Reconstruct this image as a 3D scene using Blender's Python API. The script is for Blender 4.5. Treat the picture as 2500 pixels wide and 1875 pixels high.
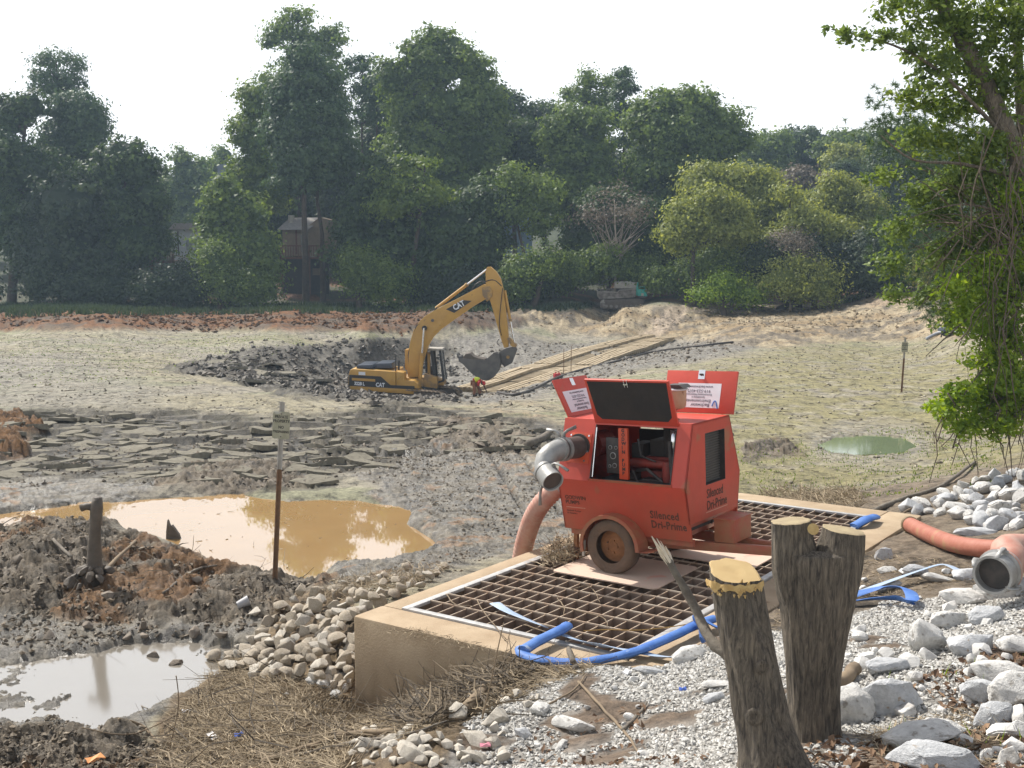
import bpy, bmesh, math, random
import numpy as np
from mathutils import Vector, Matrix, Euler
for _o in list(bpy.data.objects):
    bpy.data.objects.remove(_o)
SC = bpy.context.scene
COL = SC.collection
rad = math.radians
# ------------------------------------------------------------------ camera
F_PX, PITCH, CAM_H = 2884.0, math.atan((937.5 - 616.0) / 2884.0), 3.9
cam_d = bpy.data.cameras.new('camera')
cam_d.sensor_width = 36.0
cam_d.lens = 36.0 * F_PX / 2500.0
cam_d.clip_start = 0.1
cam_d.clip_end = 5000.0
cam = bpy.data.objects.new('camera', cam_d)
COL.objects.link(cam)
cam.location = (0, 0, CAM_H)
cam.rotation_euler = (math.pi / 2 - PITCH, 0, 0)
SC.camera = cam
# ------------------------------------------------------------------ light
SUN_AZ = math.atan2(-0.71, 0.704)          # from +Y towards +X
SUN_EL = rad(50)
SKY_STRENGTH, SUN_STRENGTH, EXPOSURE = 0.078, 5.0, 0.30
world = bpy.data.worlds.new('World')
SC.world = world
world.use_nodes = True
wn, wl = world.node_tree.nodes, world.node_tree.links
wn.clear()
w_out = wn.new('ShaderNodeOutputWorld')
w_bg = wn.new('ShaderNodeBackground')
w_sky = wn.new('ShaderNodeTexSky')
w_sky.sky_type = 'NISHITA'
w_sky.sun_disc = False
w_sky.sun_elevation = SUN_EL
w_sky.sun_rotation = SUN_AZ % (2 * math.pi)
w_sky.air_density = 1.0
w_sky.dust_density = 4.0
w_sky.ozone_density = 1.0
w_bg.inputs['Strength'].default_value = SKY_STRENGTH
# thin high cloud veil over the blue
w_tc = wn.new('ShaderNodeTexCoord')
w_map = wn.new('ShaderNodeMapping'); w_map.inputs['Scale'].default_value = (1.4, 1.4, 3.5)
w_no = wn.new('ShaderNodeTexNoise'); w_no.inputs['Scale'].default_value = 2.2; w_no.inputs['Detail'].default_value = 5; w_no.inputs['Roughness'].default_value = 0.55
w_rp = wn.new('ShaderNodeValToRGB'); w_rp.color_ramp.elements[0].position = 0.30; w_rp.color_ramp.elements[0].color = (0.80,) * 3 + (1,)
w_rp.color_ramp.elements[1].position = 0.62; w_rp.color_ramp.elements[1].color = (1, 1, 1, 1)
w_mx = wn.new('ShaderNodeMix'); w_mx.data_type = 'RGBA'
w_mx.inputs['B'].default_value = (15.5, 15.8, 16.2, 1)
wl.new(w_tc.outputs['Generated'], w_map.inputs['Vector']); wl.new(w_map.outputs[0], w_no.inputs['Vector'])
wl.new(w_no.outputs['Fac'], w_rp.inputs['Fac'])
# the haze veil thins from the horizon towards the zenith, as on any hazy day
w_sep = wn.new('ShaderNodeSeparateXYZ'); w_el = wn.new('ShaderNodeMapRange'); w_el.inputs['From Min'].default_value = .26; w_el.inputs['From Max'].default_value = .70
w_el.inputs['To Min'].default_value = 1.0; w_el.inputs['To Max'].default_value = .10; w_mul = wn.new('ShaderNodeMath'); w_mul.operation = 'MULTIPLY'
wl.new(w_tc.outputs['Generated'], w_sep.inputs[0]); wl.new(w_sep.outputs['Z'], w_el.inputs['Value']); wl.new(w_el.outputs[0], w_mul.inputs[0]); wl.new(w_rp.outputs['Color'], w_mul.inputs[1]); wl.new(w_mul.outputs[0], w_mx.inputs['Factor'])
wl.new(w_sky.outputs[0], w_mx.inputs['A']); wl.new(w_mx.outputs['Result'], w_bg.inputs['Color'])
wl.new(w_bg.outputs[0], w_out.inputs[0])
sun_d = bpy.data.lights.new('sun', 'SUN')
sun_d.energy = SUN_STRENGTH
sun_d.angle = rad(0.55)
sun_d.color = (1.0, 0.955, 0.88)
sun = bpy.data.objects.new('sun', sun_d)
COL.objects.link(sun)
sdir = Vector((math.sin(SUN_AZ) * math.cos(SUN_EL), math.cos(SUN_AZ) * math.cos(SUN_EL), math.sin(SUN_EL)))
sun.rotation_euler = sdir.to_track_quat('Z', 'Y').to_euler()
vs = SC.view_settings
vs.view_transform = 'Standard'; vs.look = 'None'; vs.exposure = EXPOSURE; vs.gamma = 1.0; vs.use_curve_mapping = False

# ------------------------------------------------------------------ helpers
R = random.Random(7)
NR = np.random.RandomState(11)
CP, SP = math.cos(PITCH), math.sin(PITCH)
def ray(u, v):
    """direction (unit depth) of a picture position"""
    x, y, z = u - 1250.0, F_PX, 937.5 - v
    return Vector((x, y * CP + z * SP, -y * SP + z * CP))
def atY(u, v, Y):
    r = ray(u, v); t = Y / r.y
    return Vector((r.x * t, Y, CAM_H + r.z * t))
def atZ(u, v, z):
    r = ray(u, v); t = (z - CAM_H) / r.z
    return Vector((r.x * t, r.y * t, z))
def proj(x, y, z):
    zz = z - CAM_H
    d = y * CP - zz * SP
    h = y * SP + zz * CP
    d = np.where(np.abs(d) < 1e-3, 1e-3, d)
    return 1250.0 + F_PX * x / d, 937.5 - F_PX * h / d, d

MATS = {}
def mat(name, col, rough=0.8, col2=None, nscale=8.0, bump=0.0, bscale=30.0, metal=0.0, detail=5.0, contrast=(0.35, 0.65),
        spots=None, spec=0.5, stretch=None, trans=0.0):
    m = bpy.data.materials.new(name); m.use_nodes = True
    nt = m.node_tree; n, l = nt.nodes, nt.links
    b = n['Principled BSDF']
    b.inputs['Roughness'].default_value = rough; b.inputs['Metallic'].default_value = metal
    b.inputs['Specular IOR Level'].default_value = spec
    b.inputs['Base Color'].default_value = (*col, 1)
    tc = n.new('ShaderNodeTexCoord'); mp = n.new('ShaderNodeMapping')
    if stretch: mp.inputs['Scale'].default_value = stretch
    l.new(tc.outputs['Object'], mp.inputs['Vector'])
    last = None
    if col2 is not None:
        no = n.new('ShaderNodeTexNoise'); no.inputs['Scale'].default_value = nscale; no.inputs['Detail'].default_value = detail
        no.inputs['Roughness'].default_value = 0.6
        rp = n.new('ShaderNodeValToRGB'); rp.color_ramp.elements[0].position = contrast[0]; rp.color_ramp.elements[1].position = contrast[1]
        rp.color_ramp.elements[0].color = (*col, 1); rp.color_ramp.elements[1].color = (*col2, 1)
        l.new(mp.outputs[0], no.inputs['Vector']); l.new(no.outputs['Fac'], rp.inputs['Fac'])
        last = rp.outputs['Color']
    if spots is not None:                      # (colour, scale, threshold)
        n2 = n.new('ShaderNodeTexNoise'); n2.inputs['Scale'].default_value = spots[1]; n2.inputs['Detail'].default_value = 6
        r2 = n.new('ShaderNodeValToRGB'); r2.color_ramp.elements[0].position = spots[2]; r2.color_ramp.elements[1].position = spots[2] + 0.06
        mx = n.new('ShaderNodeMix'); mx.data_type = 'RGBA'
        l.new(mp.outputs[0], n2.inputs['Vector']); l.new(n2.outputs['Fac'], r2.inputs['Fac']); l.new(r2.outputs['Color'], mx.inputs['Factor'])
        if last: l.new(last, mx.inputs['A'])
        else: mx.inputs['A'].default_value = (*col, 1)
        mx.inputs['B'].default_value = (*spots[0], 1)
        last = mx.outputs['Result']
    if last: l.new(last, b.inputs['Base Color'])
    if bump:
        nb = n.new('ShaderNodeTexNoise'); nb.inputs['Scale'].default_value = bscale; nb.inputs['Detail'].default_value = 6; nb.inputs['Roughness'].default_value = 0.65
        bp = n.new('ShaderNodeBump'); bp.inputs['Strength'].default_value = min(1.0, bump); bp.inputs['Distance'].default_value = 0.02 * max(1.0, bump)
        l.new(mp.outputs[0], nb.inputs['Vector']); l.new(nb.outputs['Fac'], bp.inputs['Height']); l.new(bp.outputs[0], b.inputs['Normal'])
    MATS[name] = m
    return m
def leafmat(name, c1, c2, trans=0.35, bright=1.0):
    """c1..c2 mixed by a per-leaf tint; part of the light goes through the leaf"""
    m = bpy.data.materials.new(name); m.use_nodes = True
    nt = m.node_tree; n, l = nt.nodes, nt.links
    b = n['Principled BSDF']; out = n['Material Output']
    at = n.new('ShaderNodeAttribute'); at.attribute_name = 'tint'
    mx = n.new('ShaderNodeMix'); mx.data_type = 'RGBA'
    mx.inputs['A'].default_value = (*c1, 1); mx.inputs['B'].default_value = (*c2, 1)
    l.new(at.outputs['Fac'], mx.inputs['Factor']); l.new(mx.outputs['Result'], b.inputs['Base Color'])
    b.inputs['Roughness'].default_value = 0.55; b.inputs['Specular IOR Level'].default_value = 0.35
    tr = n.new('ShaderNodeBsdfTranslucent'); ms = n.new('ShaderNodeMixShader'); ms.inputs[0].default_value = trans
    hs = n.new('ShaderNodeHueSaturation'); hs.inputs['Hue'].default_value = 0.48; hs.inputs['Saturation'].default_value = 1.15; hs.inputs['Value'].default_value = 1.5
    l.new(mx.outputs['Result'], hs.inputs['Color']); l.new(hs.outputs[0], tr.inputs[0])
    l.new(b.outputs[0], ms.inputs[1]); l.new(tr.outputs[0], ms.inputs[2]); l.new(ms.outputs[0], out.inputs[0])
    MATS[name] = m
    return m

def tag(o, label=None, cat=None, group=None, kind=None):
    if label: o['label'] = label
    if cat: o['category'] = cat
    if group: o['group'] = group
    if kind: o['kind'] = kind
    return o
def empty(name, loc=(0, 0, 0), rot=(0, 0, 0), label=None, cat=None, group=None):
    o = bpy.data.objects.new(name, None); COL.objects.link(o)
    o.location = loc; o.rotation_euler = rot; o.empty_display_size = 0.2
    return tag(o, label, cat, group)
def link(name, me, parent=None, loc=None, rot=None, scl=None):
    o = bpy.data.objects.new(name, me); COL.objects.link(o)
    if parent is not None: o.parent = parent
    if loc is not None: o.location = loc
    if rot is not None: o.rotation_euler = rot
    if scl is not None: o.scale = scl
    return o
def npmesh(name, V, Fc, material, smooth=False, tint=None):
    """V (n,3), Fc (m,k) integer array"""
    me = bpy.data.meshes.new(name)
    m, k = Fc.shape
    me.vertices.add(len(V)); me.loops.add(m * k); me.polygons.add(m)
    me.vertices.foreach_set('co', np.ascontiguousarray(V, dtype=np.float32).ravel())
    me.loops.foreach_set('vertex_index', np.ascontiguousarray(Fc, dtype=np.int32).ravel())
    me.polygons.foreach_set('loop_start', np.arange(0, m * k, k, dtype=np.int32))
    me.polygons.foreach_set('use_smooth', np.full(m, smooth, dtype=bool))
    me.update(calc_edges=True)
    if tint is not None:
        a = me.attributes.new('tint', 'FLOAT', 'FACE'); a.data.foreach_set('value', np.asarray(tint, dtype=np.float32))
    if material: me.materials.append(material)
    return me
class MB:
    """collects simple shapes; build() links them as one mesh"""
    def __init__(s): s.v = []; s.f = []; s.m = []; s.cur = 0
    def add(s, vs, fs, M=None):
        o = len(s.v)
        s.v += [(M @ Vector(p)) if M else Vector(p) for p in vs]
        s.f += [tuple(i + o for i in f) for f in fs]; s.m += [s.cur] * len(fs)
        return s
    def box(s, x0, x1, y0, y1, z0, z1, M=None):
        vs = [(x, y, z) for z in (z0, z1) for y in (y0, y1) for x in (x0, x1)]
        return s.add(vs, [(0, 2, 3, 1), (4, 5, 7, 6), (0, 1, 5, 4), (2, 6, 7, 3), (0, 4, 6, 2), (1, 3, 7, 5)], M)
    def prism(s, poly, y0, y1, M=None, ax='xz'):
        """polygon in x,z (or x,y / y,z) swept along the third axis"""
        n = len(poly); vs = []
        for d in (y0, y1):
            for a, b in poly:
                vs.append((a, d, b) if ax == 'xz' else ((a, b, d) if ax == 'xy' else (d, a, b)))
        fs = [tuple(range(n)), tuple(range(2 * n - 1, n - 1, -1))] + [(i, i + n, (i + 1) % n + n, (i + 1) % n) for i in range(n)]
        return s.add(vs, fs, M)
    def tube(s, pts, rr, n=8, M=None, cap=True, flat=None):
        pts = [Vector(p) for p in pts]
        if not hasattr(rr, '__len__'): rr = [rr] * len(pts)
        vs = []; fs = []; up = None
        for i, p in enumerate(pts):
            t = (pts[min(i + 1, len(pts) - 1)] - pts[max(i - 1, 0)])
            if t.length < 1e-7: t = Vector((0, 0, 1))
            t.normalize()
            if up is None:
                up = Vector((0, 0, 1)) if abs(t.z) < 0.9 else Vector((1, 0, 0))
            a = t.cross(up)
            if a.length < 1e-4: a = t.cross(Vector((1, 0.3, 0)))
            a.normalize(); b = a.cross(t).normalized(); up = b
            for k in range(n):
                an = 2 * math.pi * k / n
                fb = flat if flat else 1.0
                vs.append(p + a * math.cos(an) * rr[i] + b * math.sin(an) * rr[i] * fb)
        for i in range(len(pts) - 1):
            for k in range(n):
                fs.append((i * n + k, i * n + (k + 1) % n, (i + 1) * n + (k + 1) % n, (i + 1) * n + k))
        if cap:
            fs.append(tuple(range(n - 1, -1, -1))); q = (len(pts) - 1) * n; fs.append(tuple(range(q, q + n)))
        return s.add(vs, fs, M)
    def bar(s, a, b, w, h=None, M=None):
        """square bar between two points"""
        a = Vector(a); b = Vector(b); h = h or w; t = (b - a).normalized()
        up = Vector((0, 0, 1)) if abs(t.z) < 0.95 else Vector((0, 1, 0))
        x = t.cross(up).normalized() * w / 2; y = x.cross(t).normalized() * h / 2
        vs = [a - x - y, a + x - y, a + x + y, a - x + y, b - x - y, b + x - y, b + x + y, b - x + y]
        return s.add(vs, [(3, 2, 1, 0), (4, 5, 6, 7), (0, 1, 5, 4), (1, 2, 6, 5), (2, 3, 7, 6), (3, 0, 4, 7)], M)
    def lathe(s, prof, n=24, M=None):
        """profile (r, z) turned about z"""
        vs = []; fs = []
        for r_, z in prof:
            for k in range(n):
                a = 2 * math.pi * k / n; vs.append((r_ * math.cos(a), r_ * math.sin(a), z))
        for i in range(len(prof) - 1):
            for k in range(n):
                fs.append((i * n + k, i * n + (k + 1) % n, (i + 1) * n + (k + 1) % n, (i + 1) * n + k))
        fs.append(tuple(range(n - 1, -1, -1))); q = (len(prof) - 1) * n; fs.append(tuple(range(q, q + n)))
        return s.add(vs, fs, M)
    def build(s, name, mats, parent=None, smooth=False, bevel=0.0, label=None, auto=None):
        me = bpy.data.meshes.new(name)
        me.from_pydata([tuple(p) for p in s.v], [], s.f)
        for q in (mats if isinstance(mats, (list, tuple)) else [mats]): me.materials.append(q)
        me.polygons.foreach_set('material_index', s.m)
        bm = bmesh.new(); bm.from_mesh(me)
        bmesh.ops.recalc_face_normals(bm, faces=bm.faces)
        if bevel:
            ed = [e for e in bm.edges if len(e.link_faces) == 2 and e.calc_face_angle(0) > 0.5]
            bmesh.ops.bevel(bm, geom=ed, offset=bevel, segments=2, affect='EDGES', profile=0.6, clamp_overlap=True)
        bm.to_mesh(me); bm.free()
        if smooth or bevel or auto:
            me.polygons.foreach_set('use_smooth', [True] * len(me.polygons))
            if not smooth:
                me.set_sharp_from_angle(angle=rad(auto or 35))
        o = link(name, me, parent)
        if label: o['label'] = label
        return o
def textmesh(txt, size, material, name, parent, M, extrude=0.001, spacing=1.0, align='LEFT', shear=0.0, line=1.0, bold=0.0, sx=1.0):
    cu = bpy.data.curves.new('lettering', 'FONT'); cu.body = txt; cu.size = size; cu.extrude = extrude
    cu.space_character = spacing; cu.align_x = align; cu.shear = shear; cu.space_line = line; cu.offset = bold; cu.resolution_u = 2
    ob = bpy.data.objects.new('lettering', cu); COL.objects.link(ob)
    dg = bpy.context.evaluated_depsgraph_get(); dg.update()
    me = bpy.data.meshes.new_from_object(ob.evaluated_get(dg)); bpy.data.objects.remove(ob)
    me.materials.clear(); me.materials.append(material); me.name = name
    me.transform(Matrix.Scale(sx, 4, (1, 0, 0))); me.transform(M)
    return link(name, me, parent)
# value noise, fractal noise and cell noise on arrays
def _h(ix, iy, s):
    a = (ix.astype(np.int64) * 374761393 + iy.astype(np.int64) * 668265263 + s * 144665) & 0xFFFFFFFF
    a = ((a ^ (a >> 13)) * 1274126177) & 0xFFFFFFFF
    return ((a ^ (a >> 16)) & 0xFFFFFF) / float(0xFFFFFF)
def vnoise(x, y, s=0):
    ix = np.floor(x); iy = np.floor(y); fx = x - ix; fy = y - iy
    fx = fx * fx * (3 - 2 * fx); fy = fy * fy * (3 - 2 * fy)
    ix = ix.astype(np.int64); iy = iy.astype(np.int64)
    a, b, c, d = _h(ix, iy, s), _h(ix + 1, iy, s), _h(ix, iy + 1, s), _h(ix + 1, iy + 1, s)
    return (a + (b - a) * fx) * (1 - fy) + (c + (d - c) * fx) * fy
def fbm(x, y, s=0, oct=4, gain=0.5):
    t = 0; a = 1.0; q = 0
    for i in range(oct):
        t = t + a * vnoise(x * 2 ** i + 17.3 * i, y * 2 ** i - 9.1 * i, s + i); q += a; a *= gain
    return t / q
def cells(x, y, s=0):
    """returns distance to nearest, border distance, random id, offset vector"""
    ix = np.floor(x).astype(np.int64); iy = np.floor(y).astype(np.int64)
    d1 = np.full(x.shape, 9.0); d2 = d1.copy(); rid = np.zeros(x.shape); ox = np.zeros(x.shape); oy = np.zeros(x.shape)
    for dx in (-1, 0, 1):
        for dy in (-1, 0, 1):
            jx = ix + dx; jy = iy + dy
            px = jx + 0.1 + 0.8 * _h(jx, jy, s + 1); py = jy + 0.1 + 0.8 * _h(jx, jy, s + 2)
            d = np.sqrt((px - x) ** 2 + (py - y) ** 2)
            c = d < d1
            d2 = np.where(c, d1, np.minimum(d2, d)); rid = np.where(c, _h(jx, jy, s + 3), rid)
            ox = np.where(c, x - px, ox); oy = np.where(c, y - py, oy); d1 = np.where(c, d, d1)
    return d1, d2 - d1, rid, ox, oy
def sdpoly(U, V, poly):
    """signed distance (inside positive) of points to a polygon"""
    d = np.full(U.shape, 1e18); inside = np.zeros(U.shape, bool); n = len(poly)
    for i in range(n):
        ax, ay = poly[i]; bx, by = poly[(i + 1) % n]
        ex, ey = bx - ax, by - ay; L = ex * ex + ey * ey + 1e-9
        t = np.clip(((U - ax) * ex + (V - ay) * ey) / L, 0, 1)
        d = np.minimum(d, (U - ax - t * ex) ** 2 + (V - ay - t * ey) ** 2)
        if ay != by:
            inside ^= ((ay > V) != (by > V)) & (U < (bx - ax) * (V - ay) / (by - ay) + ax)
    d = np.sqrt(d)
    return np.where(inside, d, -d)
def sstep(a, b, x):
    t = np.clip((x - a) / (b - a), 0, 1); return t * t * (3 - 2 * t)
# ================================================================== TERRAIN
GO = Vector((-1.095, 12.667, 0)); EA = Vector((0.8194, -0.5732, 0)); EB = Vector((0.5729, 0.8197, 0))
BOX_A0, BOX_A1, BOX_B0, BOX_B1 = -0.36, 3.25, -0.57, 7.95
WZ = -1.45                                    # level of the standing water
# control points: (u, v, z) seen through the camera, or (x, y, z, 'w') in metres
CTRL = [
 # embankment in front
 (1250,1875,.92),(1850,1880,.95),(2500,1875,1.05),(2200,1600,.72),(2480,1560,.75),(1600,1640,.22),(1400,1640,.1),(1250,1700,.05),(1130,1660,-.45),
 (1000,1820,.12),(850,1860,-.25),(1000,1740,-.62),(880,1760,-1.12),(1900,1640,.55),(1750,1530,.04),(2000,1440,.06),(2130,1350,.05),(2260,1290,.04),
 (2440,1440,.52),(2500,1300,.42),(2350,1250,.08),(2500,1190,.05),(2400,1185,-.3),(2280,1180,-.75),(2500,1090,-.7),(2200,1215,-.5),
 (700,1870,-.5),(560,1875,-.85),(400,1870,-1.2),(200,1870,-1.28),(0,1875,-1.3),(480,1780,-1.3),(560,1690,-1.25),(700,1640,-.95),(740,1740,-.75),
 (760,1580,-1.0),(850,1560,-.72),(900,1480,-.55),(1000,1425,-.6),(1090,1395,-.8),(680,1460,-1.15),(600,1600,-1.28),(1200,1350,-1.1),(1330,1320,-1.25),
 (0,8,.2,'w'),(-4,5,-.1,'w'),(-9,4,-.6,'w'),(0,0,2.25,'w'),(6,0,3.2,'w'),(6,6,2.0,'w'),(12,8,3.0,'w'),(14,16,2.1,'w'),(18,26,1.6,'w'),(24,40,1.6,'w'),(-14,2,.2,'w'),(-6,0,1.4,'w'),(0,-12,2.6,'w'),(-20,-8,2.0,'w'),(20,-8,3.4,'w'),
 (9.5,14,1.2,'w'),(12.5,22,.5,'w'),
 # mud mound, left
 (60,1276,-1.08),(210,1288,-1.0),(330,1330,-1.02),(480,1375,-1.1),(0,1330,-.98),(150,1380,-1.0),(300,1430,-1.15),(560,1410,-1.2),(0,1480,-1.3),(300,1560,-1.38),(200,1680,-1.42),(0,1700,-1.38),(640,1420,-1.25),
 (-300,1300,-1.05),(-400,1600,-1.35),(-400,1180,-1.35),
 # bed of the drained lake, near part
 (0,1190,-1.38),(300,1170,-1.38),(600,1170,-1.36),(900,1200,-1.38),(1150,1230,-1.38),(1300,1200,-1.36),(1500,1180,-1.36),(1900,1230,-1.25),(1700,1180,-1.35),
 (0,1080,-1.36),(500,1080,-1.34),(900,1080,-1.34),(1300,1080,-1.36),(1800,1080,-1.4),(2110,1085,-1.44),(2400,1050,-1.25),(0,1000,-1.36),(500,1000,-1.36),(900,1020,-1.3),(1200,1010,-1.32),(1450,980,-1.5),(1800,980,-1.45),(2200,960,-1.4),(2450,960,-1.0),
 (0,900,-1.45),(300,900,-1.45),(0,830,-1.5),(300,830,-1.5),(600,810,-1.5),(850,812,-1.5),(2000,880,-1.5),(2300,880,-1.3),(2300,815,-.95),(2450,860,-.6),
 # pit
 (390,905,-1.5),(560,930,-1.5),(700,968,-1.42),(870,992,-1.42),(1000,998,-1.42),(1130,998,-1.45),(1250,990,-1.5),(1400,950,-1.8),
 (620,890,-2.0),(760,900,-2.7),(800,960,-3.0),(880,950,-3.7),(1000,977,-4.1),(1160,968,-3.72),(900,900,-3.3),(1000,900,-3.7),(1250,950,-3.6),(1330,905,-3.3),(1450,860,-2.95),(1200,870,-3.1),(1100,840,-2.6),
 (700,850,-1.6),(900,830,-1.6),(1230,795,-1.7),(1100,805,-1.7),(1560,830,-2.7),(1620,822,-2.45),(1500,790,-2.0),(1400,800,-2.1),(1650,790,-1.7),(1560,765,-1.0),(1400,772,-1.3),(1700,850,-2.0),(1600,900,-1.9),(1800,850,-1.7),
 # berm and far shore
 (0,805,-1.5),(400,806,-1.5),(850,806,-1.5),(0,772,-.8),(300,768,-.72),(700,768,-.75),(1100,770,-.85),(0,757,-1.1),(500,755,-1.1),(1000,757,-1.15),(0,744,-1.0),(400,744,-1.0),(800,744,-.9),(1200,748,-.95),(1400,752,-.72),(1520,752,-.60),(1620,752,-.62),
 (1850,760,-1.1),(1850,800,-1.4),(2100,790,-1.2),(2080,748,-.5),(2250,765,-.4),(2170,718,.4),(2240,720,.4),(2040,742,-.7),(1700,750,-.75),(2320,740,.5),(2450,740,1.0),
 (-60,100,-1,'w'),(-60,70,-1.4,'w'),(-45,45,-1.4,'w'),(-25,22,-1.3,'w'),
 (-50,120,0,'w'),(-20,120,.2,'w'),(10,120,.0,'w'),(40,120,1.5,'w'),(60,100,5,'w'),(45,80,4,'w'),(-80,140,4,'w'),(-40,145,4,'w'),(0,150,5,'w'),(40,150,6,'w'),(80,150,9,'w'),
 (-80,200,9,'w'),(0,200,10,'w'),(50,200,15,'w'),(100,200,18,'w'),(-90,60,0,'w'),(90,60,7,'w'),(90,0,5,'w'),(-90,0,1,'w'),
]
def _cp():
    P = []
    for c in CTRL:
        if len(c) == 4: P.append((c[0], c[1], c[2]))
        else:
            q = atZ(*c); P.append((q.x, q.y, q.z))
    return np.array(P)
CPTS = _cp()
def _warp(x, y):          # even out the spacing of the control points before the spline
    r = np.sqrt(x * x + y * y) + 1e-6; k = np.log1p(r / 6.0) / r * 10
    return x * k, y * k
def _tps_fit(P, lam=0.02):
    X, Y = _warp(P[:, 0], P[:, 1]); n = len(P)
    d = np.sqrt((X[:, None] - X[None]) ** 2 + (Y[:, None] - Y[None]) ** 2) + 1e-9
    K = d * d * np.log(d) + lam * np.eye(n)
    Q = np.c_[np.ones(n), X, Y]; A = np.zeros((n + 3, n + 3)); A[:n, :n] = K; A[:n, n:] = Q; A[n:, :n] = Q.T
    w = np.linalg.solve(A, np.r_[P[:, 2], 0, 0, 0]); return X, Y, w
_TX, _TY, _TW = _tps_fit(CPTS)
def base_h(x, y):
    x = np.clip(x, -90, 100); y = np.clip(y, -14, 210)
    X, Y = _warp(x, y); out = np.empty(X.shape)
    sh = X.shape; X = X.ravel(); Y = Y.ravel(); o = out.ravel()
    for i in range(0, len(X), 20000):
        a = X[i:i + 20000]; b = Y[i:i + 20000]
        d2 = (a[:, None] - _TX) ** 2 + (b[:, None] - _TY) ** 2 + 1e-12
        o[i:i + 20000] = (0.5 * d2 * np.log(d2)) @ _TW[:-3] + _TW[-3] + _TW[-2] * a + _TW[-1] * b
    return o.reshape(sh)
# grid: fine inside the view, coarse all round
th = np.r_[np.linspace(-180, -60, 14)[:-1], np.linspace(-60, -27, 34)[:-1], np.linspace(-27, 27, 780), np.linspace(27, 60, 34)[1:], np.linspace(60, 180, 14)[1:]]
TH = np.radians(th)
vv = np.r_[np.linspace(2250, 1400, 270), np.linspace(1400, 1000, 190)[1:], np.linspace(1000, 735, 175)[1:]]
ang = np.arctan((vv - 937.5) / F_PX) + PITCH
rr_ = (CAM_H + 1.2) / np.tan(ang)
RR = np.r_[np.linspace(0.3, rr_[0], 22)[:-1], rr_, rr_[-1] * np.exp(np.linspace(0, math.log(1600 / rr_[-1]), 26))[1:]]
GT, GR = np.meshgrid(TH, RR)
GX = GR * np.sin(GT); GY = GR * np.cos(GT)
GH = base_h(GX, GY)
GU, GV, GD = proj(GX, GY, GH)
GU = np.where(GD > 0.5, GU, -9999.0)
# region masks (drawn on the ground of the place, edges broken up by noise)
wu = (fbm(GX * 0.9, GY * 0.9, 3) - 0.5); wv = (fbm(GX * 0.9 + 40, GY * 0.9, 5) - 0.5)
sc = 2884.0 / np.maximum(GD, 3.0)
JU = GU + wu * sc * 1.3; JV = GV + wv * sc * 0.30 * np.clip(6 / np.maximum(GD, 3) + .5, 0, 1.4)
def region(poly, fe=8.0):
    return sstep(-fe, fe, sdpoly(JU, JV * 1.0, poly))
cand = (GY > 2)
R_berm = region([(-900,774),(200,766),(900,764),(1300,758),(1330,775),(1250,800),(1000,812),(500,808),(-900,812)], 3)
R_grass = region([(-900,735),(1450,738),(1440,757),(900,764),(-900,772)], 3)
R_shore = region([(-2500,640),(5000,640),(5000,700),(2350,735),(2120,712),(2030,738),(1900,744),(1600,738),(-2500,744)], 4)
R_sand = region([(1240,770),(1450,752),(1700,745),(2030,748),(2120,712),(2300,716),(2420,760),(2420,825),(2000,835),(1900,850),(1740,835),(1640,830),(1500,822),(1350,812)], 8)
R_pit = region([(395,905),(480,880),(640,850),(760,845),(900,828),(1040,826),(1120,850),(1080,900),(1060,960),(1130,985),(880,988),(700,968),(560,928)], 6)
R_grey = region([(1040,835),(1230,805),(1330,835),(1450,835),(1600,830),(1760,820),(1850,850),(1700,880),(1540,905),(1400,945),(1240,985),(1080,988),(1040,940)], 8)
R_crack = region([(-600,1010),(120,1003),(420,1000),(640,1022),(800,1012),(950,985),(1100,1000),(1300,1020),(1420,1060),(1380,1110),(1200,1110),(1000,1115),(880,1150),(760,1195),(600,1185),(300,1165),(-600,1185)], 14)
R_wet1 = region([(880,1165),(960,1105),(1090,1075),(1180,1090),(1300,1110),(1400,1190),(1400,1330),(1200,1370),(1000,1420),(850,1430),(830,1380),(1000,1300)], 14)
R_wet2 = region([(-600,1190),(200,1165),(380,1170),(420,1190),(300,1215),(0,1250),(-600,1260)], 8)
R_wet3 = region([(-600,1540),(0,1490),(300,1510),(560,1500),(640,1480),(560,1580),(480,1720),(360,1790),(100,1790),(-600,1800)], 12)
R_clod = region([(-600,1245),(100,1245),(250,1258),(340,1310),(480,1360),(560,1395),(700,1405),(840,1405),(760,1440),(660,1500),(560,1520),(300,1520),(0,1500),(-600,1560)], 12)
R_clod2 = region([(-600,1790),(100,1775),(340,1770),(420,1810),(400,1900),(380,2100),(-600,2100)], 12)
R_dark = region([(1080,1020),(1250,1030),(1330,1090),(1200,1110),(1080,1085)], 12) + region([(480,1140),(680,1120),(780,1180),(600,1200),(400,1180)], 12) + region([(1800,1090),(1900,1070),(1930,1110),(1800,1130)], 10)
R_org2 = region([(-300,1010),(60,1015),(90,1060),(40,1120),(-300,1130)], 12)
R_brush = region([(640,1490),(760,1440),(900,1430),(900,1500),(880,1760),(1230,1610),(1600,1590),(1480,1625),(1300,1680),(1200,1760),(1100,1830),(1000,2300),(400,2300),(380,1860),(430,1760),(520,1640)], 14)
R_grav = region([(1230,1700),(1480,1625),(1700,1560),(1900,1540),(2300,1460),(2420,1440),(2900,1440),(2900,2400),(1000,2400),(1080,1830)], 14)
R_rbank = region([(1860,1245),(2120,1200),(2280,1165),(2600,1100),(3200,1100),(3200,1500),(2420,1440),(2300,1470),(1900,1545),(1700,1560),(1700,1500)], 14)
R_olive = region([(1650,1150),(1700,900),(1900,850),(2500,850),(3000,900),(3000,1180),(2280,1170),(1900,1245),(1700,1200)], 30)
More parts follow.
